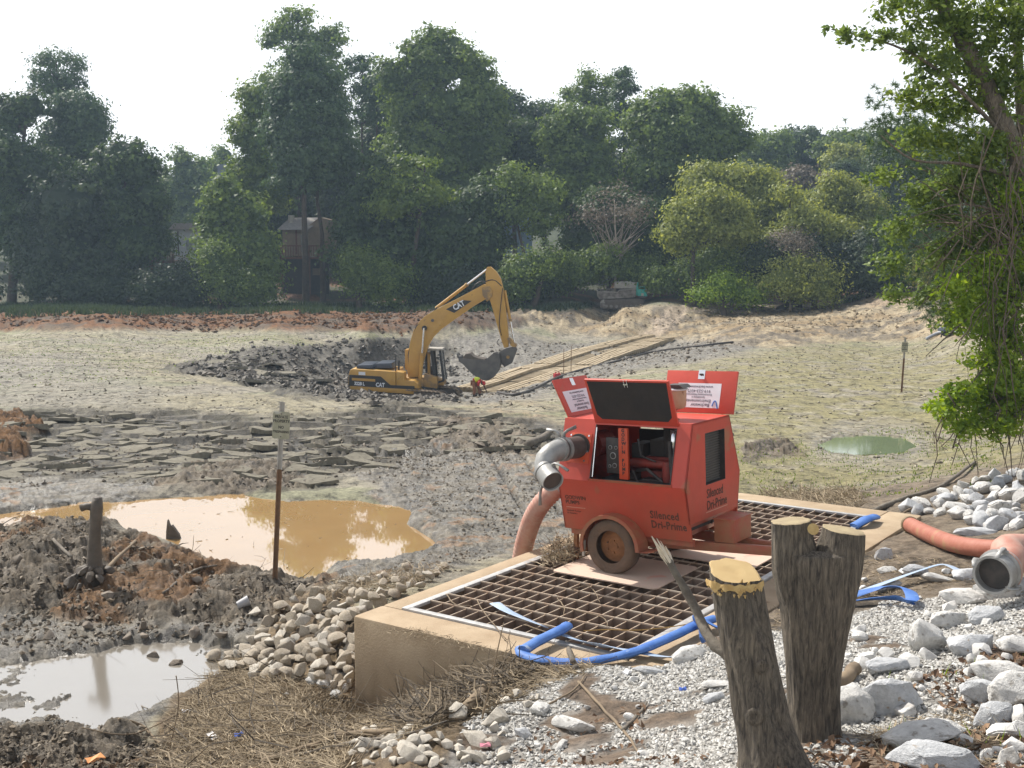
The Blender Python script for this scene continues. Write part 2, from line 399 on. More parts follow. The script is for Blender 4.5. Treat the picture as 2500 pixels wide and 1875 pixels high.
W_main = sdpoly(GU + wu * sc * .35, GV + wv * sc * .10, [(-900,1240),(0,1226),(200,1206),(420,1198),(560,1188),(700,1212),(870,1214),(1010,1232),(990,1262),(1040,1290),(1100,1312),(1040,1345),(930,1368),(830,1368),(790,1402),(700,1408),(560,1380),(480,1345),(420,1312),(280,1270),(200,1270),(0,1280),(-900,1310)])
W_low = sdpoly(GU + wu * sc * .9, GV + wv * sc * .6 + 70 * (fbm(GX * 1.1, GY * 1.1, 120, 3) - .42), [(-300,1600),(60,1610),(140,1570),(330,1545),(620,1545),(600,1590),(500,1690),(380,1745),(260,1770),(90,1745),(-300,1760)])
W_pond = sdpoly(GU + wu * sc * .2, GV + wv * sc * .05, [(2000,1085),(2040,1072),(2120,1068),(2200,1072),(2240,1088),(2200,1102),(2110,1108),(2030,1102)])
W_a = sstep(-10, 16, W_main); W_b = sstep(-10, 14, W_low); W_c = sstep(-8, 8, W_pond)
R_pondrim = sstep(-60, -5, W_pond)
# relief
n1 = fbm(GX * 0.35, GY * 0.35, 20, 4); n2 = fbm(GX * 1.6, GY * 1.6, 30, 4); n3 = fbm(GX * 5.5, GY * 5.5, 40, 4)
n4 = fbm(GX * 16, GY * 16, 50, 3)
rid = 1 - np.abs(2 * fbm(GX * 1.9, GY * 1.9, 60, 4, .45) - 1)
rid2 = 1 - np.abs(2 * fbm(GX * 7.0, GY * 7.0, 70, 4, .6) - 1)
rfar = 1 - np.abs(2 * fbm(GX * .75, GY * .55, 63, 4, .55) - 1); kf = sstep(28, 50, GD); rid = rid * (1 - kf) + rfar * kf; rid2 = .6 + (rid2 - .6) * (1 - .75 * kf)
lod = lambda s: np.clip(1.6 - GD * s, 0, 1)
near = np.clip(1.4 - GD / 40, 0.25, 1)
clod = np.clip(R_clod + R_clod2 + R_dark, 0, 1)
pitm = np.clip(R_pit, 0, 1); grey = np.clip(R_grey, 0, 1)
wet = np.clip(R_wet1 + R_wet2 + R_wet3, 0, 1) * (1 - clod)
cx_, cy_ = GX * 0.62 + n2 * 0.8, GY * 0.95 + n2 * 0.5
d1, db, cid, ox, oy = cells(cx_, cy_, 5)
crack = R_crack * (1 - clod) * sstep(0.25, 0.45, fbm(GX * .25, GY * .25, 88, 3) + .18)
slab = np.clip(db * 6.5 - 0.55 - .9 * sstep(.55, .66, n2), 0, 1)
tiltx = (_h((cid * 9973).astype(np.int64), np.zeros_like(cid, dtype=np.int64), 1) - .5); tilty = (_h((cid * 9973).astype(np.int64), np.ones_like(cid, dtype=np.int64), 2) - .3)
Hm = GH.copy()
Hm += (n1 - .5) * 0.10 * (GD > 14)
Hm += (n2 - .5) * 0.10 * near + (n3 - .5) * 0.035 * near
Hm += crack * ((slab - 1) * 0.19 + slab * ((cid - .5) * 0.07 + ox * tiltx * 0.16 - oy * .16 + oy * tilty * 0.10))
d1b, dbb, cidb, oxb, oyb = cells(GX * 2.6 + n3, GY * 3.2 + n3, 8)
Hm += clod * ((rid - .65) * 0.24 + (n2 - .52) * .26 + (rid2 - .6) * 0.14 + (cidb - .45) * 0.15 * np.clip(dbb * 3, 0, 1) + (n4 - .5) * .06 + (vnoise(GX * 34, GY * 34, 5) - .5) * .03)
Hm += wet * ((n2 - .5) * 0.06 + (rid2 - .6) * 0.08 + (n4 - .5) * .06)
Hm += pitm * ((rid - .6) * 0.55 + (rid2 - .6) * 0.30)
Hm += grey * (1 - pitm) * ((n2 - .5) * .3 + (rid2 - .6) * 0.28)
Hm += R_berm * ((rid - .6) * 0.55 + (rid2 - .6) * .25 + .12)
Hm += R_org2 * (0.22 + (rid2 - .6) * .35 + (n4 - .5) * .15)
Hm += R_sand * ((rid - .6) * 0.45 + (n2 - .5) * .3)
Hm += R_brush * (rid2 - .6) * 0.08
Hm -= W_a * 0.22 + W_b * 0.10 + W_c * 0.08
Hm = np.where((W_a > .6) & (Hm > WZ - .03), WZ - .06, Hm)
Hm = np.where((W_c > .6) & (Hm > WZ - .03), WZ - .05, Hm)
Hm = np.where((W_b > .7) & (n3 < .60) & (fbm(GX * 2.2, GY * 2.2, 130, 3) < .57) & (Hm > WZ - .01), WZ - .03, Hm)
# keep the bed above the water level outside the pools
GA_ = (GX - GO.x) * EA.x + (GY - GO.y) * EA.y; GB_ = (GX - GO.x) * EB.x + (GY - GO.y) * EB.y
dry_floor = (W_a < .2) & (W_b < .2) & (W_c < .2) & (GD < 38)
Hm = np.where(dry_floor, np.maximum(Hm, WZ + .02 + .03 * n3), Hm)
def dline(pts):
    d = np.full(GU.shape, 1e9)
    for (ax, ay), (bx, by) in zip(pts[:-1], pts[1:]):
        t = np.clip(((GU - ax) * (bx - ax) + (GV - ay) * (by - ay)) / ((bx - ax) ** 2 + (by - ay) ** 2), 0, 1); d = np.minimum(d, np.hypot(GU - ax - t * (bx - ax), (GV - ay - t * (by - ay)) * 2.2))
    return d
ruts = np.zeros(GX.shape)
for ln, wd in (([(1575, 830), (1610, 800), (1650, 775), (1668, 756)], 7), ([(1610, 830), (1648, 800), (1692, 775), (1708, 756)], 7), ([(2120, 758), (2160, 735), (2178, 714)], 6), ([(2160, 758), (2205, 735), (2215, 714)], 6), ([(1180, 1075), (1250, 1200), (1300, 1290)], 12), ([(1250, 1075), (1320, 1180), (1370, 1260)], 12), ([(700, 800), (1000, 815), (1250, 800), (1400, 780)], 5), ([(0, 870), (400, 880), (800, 1000), (1300, 1010)], 5), ([(0, 888), (400, 900), (780, 1020), (1300, 1028)], 5)):
    ruts = np.maximum(ruts, sstep(wd, wd * .35, dline(ln)) * (.6 + .4 * sstep(.4, .6, n2)))
Hm -= ruts * .09 * (1 - W_a)
inbox = (GA_ > BOX_A0 + .12) & (GA_ < BOX_A1 - .12) & (GB_ > BOX_B0 + .12) & (GB_ < BOX_B1 - .12)
nb = (GA_ > BOX_A0 - .1) & (GA_ < BOX_A1 + .1) & (GB_ > BOX_B0 + 0.0) & (GB_ < BOX_B1 + .1)
Hm = np.where(nb, np.minimum(Hm, -0.05), Hm)
Hm = np.where(inbox, -1.75, Hm)
# ---- colour of the ground materials
def mixc(C, c, m):
    m = np.clip(m, 0, 1)[..., None]; return C * (1 - m) + np.array(c) * m
C = np.ones(GX.shape + (3,)) * np.array((.275, .245, .165))
big = fbm(GX * .16, GY * .22, 91, 4)
C = mixc(C, (.26, .235, .19), sstep(.5, .62, big) * .8)
C = mixc(C, (.34, .31, .23), sstep(.52, .7, fbm(GX * .5, GY * .9, 92, 4)) * .7)
C = mixc(C, (.17, .155, .13), sstep(.60, .68, fbm(GX * 2.2, GY * 3.0, 93, 4)) * .55)
green = sstep(.57, .67, fbm(GX * .45, GY * .7, 94, 5)) * (GD > 22)
C = mixc(C, (.175, .20, .085), green * .4 + .6 * sstep(860, 812, GV) * sstep(.42, .6, fbm(GX * .5, GY * .5, 95, 4)) * .5 * (GU < 1000))
C = mixc(C, (.235, .21, .10), R_olive * .9 * sstep(.30, .55, n2))
C = mixc(C, (.245, .228, .19), region([(-600,850),(200,870),(420,960),(300,1010),(-600,1010)], 40) * .7)
C = mixc(C, (.42, .30, .19), region([(1000,1060),(700,1030),(900,985),(1300,990),(1400,1030)], 30) * .5 * sstep(.45, .6, n2))
C = mixc(C, (.205, .185, .135), crack * .75); C = mixc(C, (.055, .05, .045), crack * .85)
C = mixc(C, (.13, .115, .085), crack * sstep(.5, .62, n3) * .8)
C = mixc(C, (.05, .046, .040), crack * (cid > .82) * sstep(.4, .6, n3) * .7)
gm = (.20, .18, .145)
C = mixc(C, gm, wet * (1 - crack * .5)); C = mixc(C, (.12, .112, .10), wet * sstep(.5, .62, n3) * .7)
C = mixc(C, (.30, .17, .08), wet * sstep(.70, .74, n2) * .6 * (1 - R_wet3))
C = mixc(C, (.075, .066, .052), pitm * .95); C = mixc(C, (.22, .205, .175), pitm * sstep(.56, .64, n2) * .4)
C = mixc(C, (.20, .185, .155), grey * (1 - pitm)); C = mixc(C, (.10, .09, .08), grey * sstep(.5, .62, n3) * .7 * (1 - pitm * .5))
C = mixc(C, (.095, .070, .045), clod); C = mixc(C, (.185, .155, .115), clod * sstep(.52, .66, rid2) * .7); C = mixc(C, (.19, .10, .04), clod * sstep(.55, .62, fbm(GX * .8, GY * .8, 97, 4)) * .85 * (GU > -300) * (1 - R_dark))
C = mixc(C, (.155, .062, .014), R_berm); C = mixc(C, (.09, .075, .055), R_berm * sstep(.48, .6, fbm(GX * .4, GY * 1.3, 98, 5)) * .8); C = mixc(C, (.10, .09, .075), R_berm * sstep(1100, 700, 1900 - JU) * .6)
C = mixc(C, (.17, .085, .03), R_org2)
C = mixc(C, (.35, .285, .185), R_sand); C = mixc(C, (.235, .165, .085), R_sand * sstep(.52, .62, fbm(GX * .3, GY * .5, 99, 4)) * .7); C = mixc(C, (.13, .11, .085), R_sand * sstep(.50, .60, fbm(GX * .5, GY * 1.0, 101, 5)) * .85)
C = mixc(C, (.40, .32, .24), region([(1640,750),(1700,752),(1640,800),(1600,832),(1560,826),(1600,780)], 6) * .8); C = mixc(C, (.38, .29, .20), region([(2150,712),(2230,712),(2250,745),(2100,752)], 5) * .8)
C = mixc(C, (.07, .11, .045), R_grass * .95); C = mixc(C, (.055, .06, .03), R_shore); C = mixc(C, (.20, .09, .045), R_shore * sstep(.55, .65, n1) * .8)
C = mixc(C, (.20, .145, .085), R_brush); C = mixc(C, (.13, .095, .06), R_brush * sstep(.5, .62, n3) * .8)
C = mixc(C, (.22, .175, .125), R_rbank); C = mixc(C, (.12, .09, .06), R_rbank * sstep(.52, .62, n3) * .8)
C = mixc(C, (.34, .32, .29), R_grav); C = mixc(C, (.16, .11, .07), R_grav * sstep(.60, .68, n2) * .9)
C = mixc(C, (.30, .27, .20), R_pondrim * (1 - W_c)); C = mixc(C, (.10, .09, .07), R_pondrim * (1 - W_c) * sstep(.5, .6, n3) * .6)
C = C * (1 - .35 * ruts)[..., None]; far = sstep(125, 150, GR); C = mixc(C, (.04, .055, .025), far)
behind = (GV > 2300) | (GY < 3); C = np.where(behind[..., None], np.array((.17, .17, .09)), C)
C *= (0.62 + 0.4 * n4 + .36 * n3)[..., None]
glossy = np.clip(wet * .95 + grey * .55 * (1 - pitm) + clod * .35 + R_pondrim * .8 + pitm * .25 + crack * (slab < .3) * .5, 0, 1)
nr, nc = GX.shape
idx = np.arange(nr * nc).reshape(nr, nc)
q = np.stack([idx[:-1, :-1], idx[:-1, 1:], idx[1:, 1:], idx[1:, :-1]], -1).reshape(-1, 4)[:, ::-1]
tm = npmesh('ground', np.stack([GX, GY, Hm], -1).reshape(-1, 3), q, None, smooth=True)
ca = tm.color_attributes.new('Col', 'FLOAT_COLOR', 'POINT')
ca.data.foreach_set('color', np.concatenate([C, np.ones(C.shape[:2] + (1,))], -1).astype(np.float32).ravel())
wa = tm.attributes.new('wet', 'FLOAT', 'POINT'); wa.data.foreach_set('value', glossy.astype(np.float32).ravel())
ga = tm.attributes.new('gravel', 'FLOAT', 'POINT'); ga.data.foreach_set('value', R_grav.astype(np.float32).ravel())
ground = link('ground', tm); tag(ground, 'drained lake bed of mud, crust and sand with its embankments', kind='structure')
def ground_mat():
    m = bpy.data.materials.new('earth'); m.use_nodes = True
    n, l = m.node_tree.nodes, m.node_tree.links; b = n['Principled BSDF']
    a = n.new('ShaderNodeAttribute'); a.attribute_name = 'Col'; w = n.new('ShaderNodeAttribute'); w.attribute_name = 'wet'
    tc = n.new('ShaderNodeTexCoord')
    f1 = n.new('ShaderNodeTexNoise'); f1.inputs['Scale'].default_value = 9; f1.inputs['Detail'].default_value = 8; f1.inputs['Roughness'].default_value = .7
    f2 = n.new('ShaderNodeTexNoise'); f2.inputs['Scale'].default_value = 45; f2.inputs['Detail'].default_value = 5; f2.inputs['Roughness'].default_value = .7
    l.new(tc.outputs['Object'], f1.inputs['Vector']); l.new(tc.outputs['Object'], f2.inputs['Vector'])
    mr = n.new('ShaderNodeMapRange'); mr.inputs['From Min'].default_value = .3; mr.inputs['From Max'].default_value = .7; mr.inputs['To Min'].default_value = .62; mr.inputs['To Max'].default_value = 1.32
    l.new(f1.outputs['Fac'], mr.inputs['Value'])
    mr2 = n.new('ShaderNodeMapRange'); mr2.inputs['From Min'].default_value = .3; mr2.inputs['From Max'].default_value = .7; mr2.inputs['To Min'].default_value = .75; mr2.inputs['To Max'].default_value = 1.25
    l.new(f2.outputs['Fac'], mr2.inputs['Value'])
    mu = n.new('ShaderNodeMath'); mu.operation = 'MULTIPLY'; l.new(mr.outputs[0], mu.inputs[0]); l.new(mr2.outputs[0], mu.inputs[1])
    f3 = n.new('ShaderNodeTexNoise'); f3.inputs['Scale'].default_value = 2.6; f3.inputs['Detail'].default_value = 11; f3.inputs['Roughness'].default_value = .78
    mp3 = n.new('ShaderNodeMapping'); mp3.inputs['Scale'].default_value = (1, .8, 1); l.new(tc.outputs['Object'], mp3.inputs[0]); l.new(mp3.outputs[0], f3.inputs['Vector'])
    rp3 = n.new('ShaderNodeValToRGB'); e = rp3.color_ramp.elements; e[0].position = .38; e[0].color = (.22, .21, .20, 1); e[1].position = .62; e[1].color = (1, 1, 1, 1); e2 = e.new(.47); e2.color = (.72, .71, .70, 1)
    l.new(f3.outputs['Fac'], rp3.inputs['Fac'])
    mu3 = n.new('ShaderNodeMath'); mu3.operation = 'MULTIPLY'; l.new(mu.outputs[0], mu3.inputs[0]); l.new(rp3.outputs['Color'], mu3.inputs[1])
    mu4 = n.new('ShaderNodeMath'); mu4.operation = 'MULTIPLY'; mu4.inputs[1].default_value = 1.28; l.new(mu3.outputs[0], mu4.inputs[0]); mu = mu4
    vm = n.new('ShaderNodeVectorMath'); vm.operation = 'SCALE'; l.new(a.outputs['Color'], vm.inputs[0]); l.new(mu.outputs[0], vm.inputs['Scale'])
    l.new(vm.outputs[0], b.inputs['Base Color'])
    # roughness: wet mud glistens, in patches
    rn = n.new('ShaderNodeTexNoise'); rn.inputs['Scale'].default_value = 3.0; rn.inputs['Detail'].default_value = 6
    l.new(tc.outputs['Object'], rn.inputs['Vector'])
    rr = n.new('ShaderNodeMapRange'); rr.inputs['From Min'].default_value = .40; rr.inputs['From Max'].default_value = .6
    l.new(rn.outputs['Fac'], rr.inputs['Value'])
    m2 = n.new('ShaderNodeMath'); m2.operation = 'MULTIPLY'; l.new(rr.outputs[0], m2.inputs[0]); l.new(w.outputs['Fac'], m2.inputs[1])
    r3 = n.new('ShaderNodeMapRange'); r3.inputs['To Min'].default_value = .93; r3.inputs['To Max'].default_value = .24
    l.new(m2.outputs[0], r3.inputs['Value']); l.new(r3.outputs[0], b.inputs['Roughness'])
    b.inputs['Specular IOR Level'].default_value = .5
    bp = n.new('ShaderNodeBump'); bp.inputs['Strength'].default_value = .9; bp.inputs['Distance'].default_value = .05
    bp3 = n.new('ShaderNodeBump'); bp3.inputs['Strength'].default_value = .8; bp3.inputs['Distance'].default_value = .10; l.new(f3.outputs['Fac'], bp3.inputs['Height']); l.new(bp3.outputs[0], bp.inputs['Normal'])
    bp2 = n.new('ShaderNodeBump'); bp2.inputs['Strength'].default_value = .8; bp2.inputs['Distance'].default_value = .012
    l.new(f1.outputs['Fac'], bp.inputs['Height']); l.new(f2.outputs['Fac'], bp2.inputs['Height']); l.new(bp.outputs[0], bp2.inputs['Normal']); l.new(bp2.outputs[0], b.inputs['Normal'])
    return m
tm.materials.append(ground_mat())
# lookups on the finished ground
def hgt(x, y):
    r = np.hypot(x, y); t = np.arctan2(x, y)
    i = np.clip(np.searchsorted(RR, r) - 1, 0, nr - 2); j = np.clip(np.searchsorted(TH, t) - 1, 0, nc - 2)
    fi = np.clip((r - RR[i]) / (RR[i + 1] - RR[i]), 0, 1); fj = np.clip((t - TH[j]) / (TH[j + 1] - TH[j]), 0, 1)
    a = Hm[i, j] * (1 - fj) + Hm[i, j + 1] * fj; b = Hm[i + 1, j] * (1 - fj) + Hm[i + 1, j + 1] * fj
    return a * (1 - fi) + b * fi
def gpt(u, v, dz=0.0):
    """where the sight line of a picture position meets the ground"""
    d = ray(u, v); t = math.atan2(d.x, d.y); hd = math.hypot(d.x, d.y)
    j = int(np.clip(np.searchsorted(TH, t), 0, nc - 1))
    zr = CAM_H + d.z / hd * RR; below = np.nonzero((zr < Hm[:, j] + dz) & (RR > 3))[0]
    if len(below) == 0: return Vector(atZ(u, v, -1.3))
    i = below[0]; a = zr[i - 1] - Hm[i - 1, j] - dz; b = Hm[i, j] + dz - zr[i]; f = a / (a + b + 1e-9)
    r = RR[i - 1] + (RR[i] - RR[i - 1]) * f
    x, y = r * math.sin(t), r * math.cos(t)
    return Vector((x, y, float(hgt(np.array([x]), np.array([y]))[0])))
def gz(x, y): return float(hgt(np.array([float(x)]), np.array([float(y)]))[0])
# ---- slabs of dried crust that broke apart and tilted over the black mud
M_SLAB = mat('dried_crust', (.125, .112, .083), .95, col2=(.225, .205, .155), nscale=2.2, detail=10, bump=1.0, bscale=9, spots=((.10, .088, .066), 2.2, .60))
_sr = random.Random(55); SLABM = []
for i in range(16):
    n_ = _sr.randint(6, 10); ph = _sr.random() * 6.28; pg = []
    for k_ in range(n_):
        a_ = ph + 2 * math.pi * (k_ + _sr.uniform(-.35, .35)) / n_; q_ = _sr.uniform(.60, 1.22); pg.append((q_ * math.cos(a_), q_ * math.sin(a_)))
    kb = MB(); vs_ = [(x * 1.0, y * 1.0, -.13 + _sr.uniform(-.03, .03)) for x, y in pg] + [(x * .97, y * .97, _sr.uniform(-.04, .03)) for x, y in pg] + [(_sr.uniform(-.3, .3), _sr.uniform(-.3, .3), _sr.uniform(-.02, .03))]
    kb.add(vs_, [(k_, (k_ + 1) % n_, n_ + (k_ + 1) % n_, n_ + k_) for k_ in range(n_)] + [(n_ + k_, n_ + (k_ + 1) % n_, 2 * n_) for k_ in range(n_)]); o_ = kb.build('mud_slab', M_SLAB); SLABM.append(o_.data); bpy.data.objects.remove(o_)
slabs = []
def lay(poly, sx_, sy_, seed):
    rs_ = random.Random(seed); c_ = [atZ(u, v, -1.36) for u, v in poly]; x = min(p.x for p in c_); x1_ = max(p.x for p in c_); y0_ = min(p.y for p in c_); y1_ = max(p.y for p in c_); row = 0; y = y0_
    while y < y1_:
        x = min(p.x for p in c_) + (row % 2) * sx_ * .5; row += 1
        while x < x1_:
            X_ = x + rs_.uniform(-.22, .22) * sx_; Y_ = y + rs_.uniform(-.25, .25) * sy_ + .5 * math.sin(x * .35 + y * .2); x += sx_
            z_ = gz(X_, Y_); U_, V_q, D_ = proj(np.array([X_]), np.array([Y_]), np.array([z_]))
            if float(sdpoly(U_, V_q, poly)[0]) < rs_.uniform(-14, 22) or rs_.random() < .16: continue
            slabs.append((D_[0], X_, Y_, z_, sx_ * rs_.uniform(.34, .80), sy_ * rs_.uniform(.36, .72), rs_.uniform(-.14, .26), rs_.uniform(-.14, .14), rs_.uniform(-.5, .5), rs_.randrange(16)))
        y += sy_
lay([(-40, 1020), (300, 1005), (640, 1030), (900, 1000), (1100, 1010), (1300, 1035), (1380, 1090), (1180, 1105), (1060, 1090), (900, 1140), (760, 1180), (600, 1170), (300, 1160), (-40, 1172)], .80, .66, 3)
lay([(420, 905), (500, 885), (640, 868), (760, 862), (860, 880), (840, 920), (760, 950), (620, 930), (520, 918)], 1.1, 1.7, 4)
slabs.sort(key=lambda q_: q_[0]); kb = MB()
for i, (d_, X_, Y_, z_, a_, b_, t1, t2, rz, mi_) in enumerate(slabs):
    if i < 290:
        o_ = link('mud_slab', SLABM[mi_], ground, (X_, Y_, z_ + .022), (-t1, t2, rz), (a_, b_, 1))
    else:
        me_ = SLABM[mi_]; kb.add([v.co for v in me_.vertices], [tuple(f.vertices) for f in me_.polygons], Matrix.Translation((X_, Y_, z_ + .03)) @ Euler((-t1, t2, rz)).to_matrix().to_4x4() @ Matrix.Diagonal((a_, b_, 1, 1)))
if kb.v: tag(kb.build('mud_slabs', M_SLAB, ground), kind='stuff')
# ---- standing water
def water(name, label, x0, x1, y0, y1, z, col, rough, bumps):
    m = mat(name + '_surface', col, rough, spec=1.0, col2=tuple(c * 1.12 for c in col), nscale=0.7, contrast=(.3, .7))
    b = m.node_tree.nodes['Principled BSDF']; b.inputs['IOR'].default_value = 2.3
    nt = m.node_tree; no = nt.nodes.new('ShaderNodeTexNoise'); no.inputs['Scale'].default_value = 2.5; bp = nt.nodes.new('ShaderNodeBump'); bp.inputs['Strength'].default_value = bumps; bp.inputs['Distance'].default_value = .01
    tc = nt.nodes.new('ShaderNodeTexCoord'); nt.links.new(tc.outputs['Object'], no.inputs['Vector']); nt.links.new(no.outputs['Fac'], bp.inputs['Height']); nt.links.new(bp.outputs[0], b.inputs['Normal'])
    me = bpy.data.meshes.new(name); me.from_pydata([(x0, y0, z), (x1, y0, z), (x1, y1, z), (x0, y1, z)], [], [(0, 1, 2, 3)]); me.materials.append(m)
    return tag(link(name, me), label, kind='structure')
water('puddle_water', 'large orange puddle of standing muddy water', -16, -0.6, 18.6, 27.5, WZ, (.33, .205, .085), .02, .02)
water('slurry_water', 'pale grey sheet of thin mud water at lower left', -9.5, -2.2, 11.0, 16.5, WZ, (.20, .18, .15), .10, .06)
water('pond_water', 'small green pool at the foot of the right bank', 7.6, 12.5, 30, 35, WZ, (.15, .185, .10), .05, .03)
# ================================================================== MATERIALS
M_CONC = mat('concrete', (.45, .35, .235), .9, col2=(.33, .24, .15), nscale=2.2, bump=.5, bscale=40, contrast=(.3, .7), spots=((.24, .17, .10), 3, .67))
M_CONCIN = mat('inner_concrete', (.22, .17, .12), .9, col2=(.14, .105, .075), nscale=2, bump=.4)
M_RUSTBAR = mat('dusty_steel', (.34, .29, .24), .65, col2=(.24, .15, .10), nscale=6, bump=.2, bscale=60)
M_BARTOP = mat('worn_sunlit_bar_tops', (.56, .48, .38), .6, col2=(.44, .30, .20), nscale=5)  # worn tops, with their sunlit brightness painted in
M_BARWEB = mat('shaded_rusty_web', (.25, .18, .135), .85, col2=(.17, .12, .09), nscale=5)  # rusty sides, coloured darker than the tops as their shaded faces
M_GALV = mat('galvanised_angle', (.50, .50, .49), .5, col2=(.38, .37, .36), nscale=9, metal=.25, bump=.15)
M_RED = mat('sunfaded_red_paint', (.54, .060, .034), .45, col2=(.46, .056, .032), nscale=3, spots=((.36, .12, .06), 2.2, .62), bump=.12, bscale=9)
def dust_and_shade(m, col, z0, z1, amt):
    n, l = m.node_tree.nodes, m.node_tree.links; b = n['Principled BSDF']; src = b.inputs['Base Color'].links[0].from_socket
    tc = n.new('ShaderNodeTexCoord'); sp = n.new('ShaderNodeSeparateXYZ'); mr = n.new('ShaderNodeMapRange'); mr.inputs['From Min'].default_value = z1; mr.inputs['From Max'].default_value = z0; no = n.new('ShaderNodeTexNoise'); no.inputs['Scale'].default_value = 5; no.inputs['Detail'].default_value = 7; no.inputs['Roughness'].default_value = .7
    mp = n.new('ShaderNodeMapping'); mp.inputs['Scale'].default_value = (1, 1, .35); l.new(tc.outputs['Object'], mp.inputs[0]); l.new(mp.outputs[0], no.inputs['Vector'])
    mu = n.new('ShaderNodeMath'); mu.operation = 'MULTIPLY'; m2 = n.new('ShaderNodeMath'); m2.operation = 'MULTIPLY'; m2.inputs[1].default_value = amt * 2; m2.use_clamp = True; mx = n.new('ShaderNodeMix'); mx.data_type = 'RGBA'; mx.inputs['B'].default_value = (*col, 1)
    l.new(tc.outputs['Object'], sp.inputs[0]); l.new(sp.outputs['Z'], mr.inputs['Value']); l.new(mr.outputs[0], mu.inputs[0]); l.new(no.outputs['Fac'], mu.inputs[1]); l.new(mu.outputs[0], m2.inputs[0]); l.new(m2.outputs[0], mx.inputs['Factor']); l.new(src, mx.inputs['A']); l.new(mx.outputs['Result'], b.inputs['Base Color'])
dust_and_shade(M_RED, (.27, .115, .06), .35, 1.15, .6)
M_REDDIRT = mat('dusty_red_paint', (.40, .07, .04), .6, col2=(.34, .13, .06), nscale=5, contrast=(.4, .6), bump=.15, bscale=20)
dust_and_shade(M_REDDIRT, (.26, .14, .08), .2, .8, .6)
M_ORED = mat('orange_red_paint', (.55, .075, .022), .5, col2=(.48, .06, .02), nscale=4)
M_BLACK = mat('black_foam', (.022, .020, .019), .8, col2=(.035, .028, .024), nscale=3, bump=.3, bscale=12)
M_DARK = mat('dark_engine_metal', (.03, .028, .027), .55, col2=(.06, .05, .045), nscale=12)
M_ENGRED = mat('dull_red_engine', (.25, .025, .015), .55, col2=(.14, .02, .012), nscale=7)
M_TYRE = mat('mud_dusted_tyre', (.095, .068, .05), .9, col2=(.16, .10, .065), nscale=4, bump=.4, bscale=35)
M_RIM = mat('rusty_wheel_rim', (.20, .085, .035), .75, col2=(.30, .13, .05), nscale=9, bump=.3, bscale=40, spots=((.08, .04, .025), 6, .58))
M_ALU = mat('cast_aluminium', (.38, .38, .37), .5, col2=(.28, .275, .26), nscale=8, metal=.25, bump=.2, bscale=30)
M_CHROME = mat('bright_steel', (.75, .75, .76), .2, metal=.9)
M_TAN = mat('stained_cream_paint', (.50, .33, .22), .6, col2=(.42, .24, .15), nscale=5, spots=((.22, .08, .04), 9, .62))
M_GREYPIPE = mat('brown_grey_pipe', (.10, .075, .065), .6, col2=(.07, .05, .045), nscale=10)
M_WHITE = mat('sticker_white', (.72, .74, .78), .5, col2=(.64, .66, .70), nscale=6)
M_INK = mat('dark_navy_ink', (.03, .035, .07), .6)
M_INKBLUE = mat('blue_ink', (.04, .16, .50), .6)
M_FADEINK = mat('faded_grey_lettering', (.09, .045, .03), .7, col2=(.15, .05, .03), nscale=40, contrast=(.45, .6))
M_PALEINK = mat('pale_line_paint', (.55, .28, .2), .7)
M_GRILLE = mat('radiator_fins', (.055, .05, .045), .6, col2=(.075, .068, .058), nscale=5)
M_PLY = mat('pale_pink_board', (.62, .46, .36), .8, col2=(.55, .42, .33), nscale=2.5, bump=.15, bscale=30, spots=((.60, .33, .25), 3, .64))
M_BLUE = mat('blue_layflat_hose', (.04, .13, .42), .6, col2=(.08, .19, .48), nscale=4, bump=.3, bscale=25, spots=((.30, .38, .52), 5, .63))
M_BLUEPALE = mat('sun_bleached_blue_hose', (.42, .50, .60), .5, col2=(.30, .40, .56), nscale=4, bump=.3, bscale=25)
M_HOSER = mat('pinkish_ribbed_hose', (.44, .20, .15), .6, col2=(.50, .32, .25), nscale=6)
M_HOSEO = mat('salmon_rubber_hose', (.32, .10, .06), .6, col2=(.40, .16, .11), nscale=4, bump=.3, bscale=20, spots=((.35, .19, .10), 4, .60))
def barkmat(name, dark, light, sc=(13, 13, 1.7)):
    m = mat(name, light, .95); n, l = m.node_tree.nodes, m.node_tree.links; b = n['Principled BSDF']; tc = n.new('ShaderNodeTexCoord'); mp = n.new('ShaderNodeMapping'); mp.inputs['Scale'].default_value = sc
    n1_ = n.new('ShaderNodeTexNoise'); n1_.inputs['Scale'].default_value = 4; n1_.inputs['Detail'].default_value = 9; n1_.inputs['Roughness'].default_value = .72; n1_.inputs['Distortion'].default_value = .6
    rp = n.new('ShaderNodeValToRGB'); e = rp.color_ramp.elements; e[0].position = .38; e[0].color = (*dark, 1); e[1].position = .62; e[1].color = (*light, 1)
    bp = n.new('ShaderNodeBump'); bp.inputs['Strength'].default_value = 1; bp.inputs['Distance'].default_value = .045
    n2_ = n.new('ShaderNodeTexNoise'); n2_.inputs['Scale'].default_value = 3; n2_.inputs['Detail'].default_value = 4; hs = n.new('ShaderNodeMix'); hs.data_type = 'RGBA'; hs.blend_type = 'MULTIPLY'; hs.inputs['Factor'].default_value = .7
    l.new(tc.outputs['Object'], mp.inputs[0]); l.new(mp.outputs[0], n1_.inputs['Vector']); l.new(n1_.outputs['Fac'], rp.inputs[0]); l.new(tc.outputs['Object'], n2_.inputs['Vector'])
    l.new(rp.outputs[0], hs.inputs['A']); l.new(n2_.outputs['Fac'], hs.inputs['B']); br = n.new('ShaderNodeBrightContrast'); br.inputs['Bright'].default_value = .03; l.new(hs.outputs['Result'], br.inputs[0]); l.new(br.outputs[0], b.inputs['Base Color']); l.new(n1_.outputs['Fac'], bp.inputs['Height']); l.new(bp.outputs[0], b.inputs['Normal']); return m
M_BARK = barkmat('grey_brown_bark', (.065, .050, .036), (.38, .31, .225))
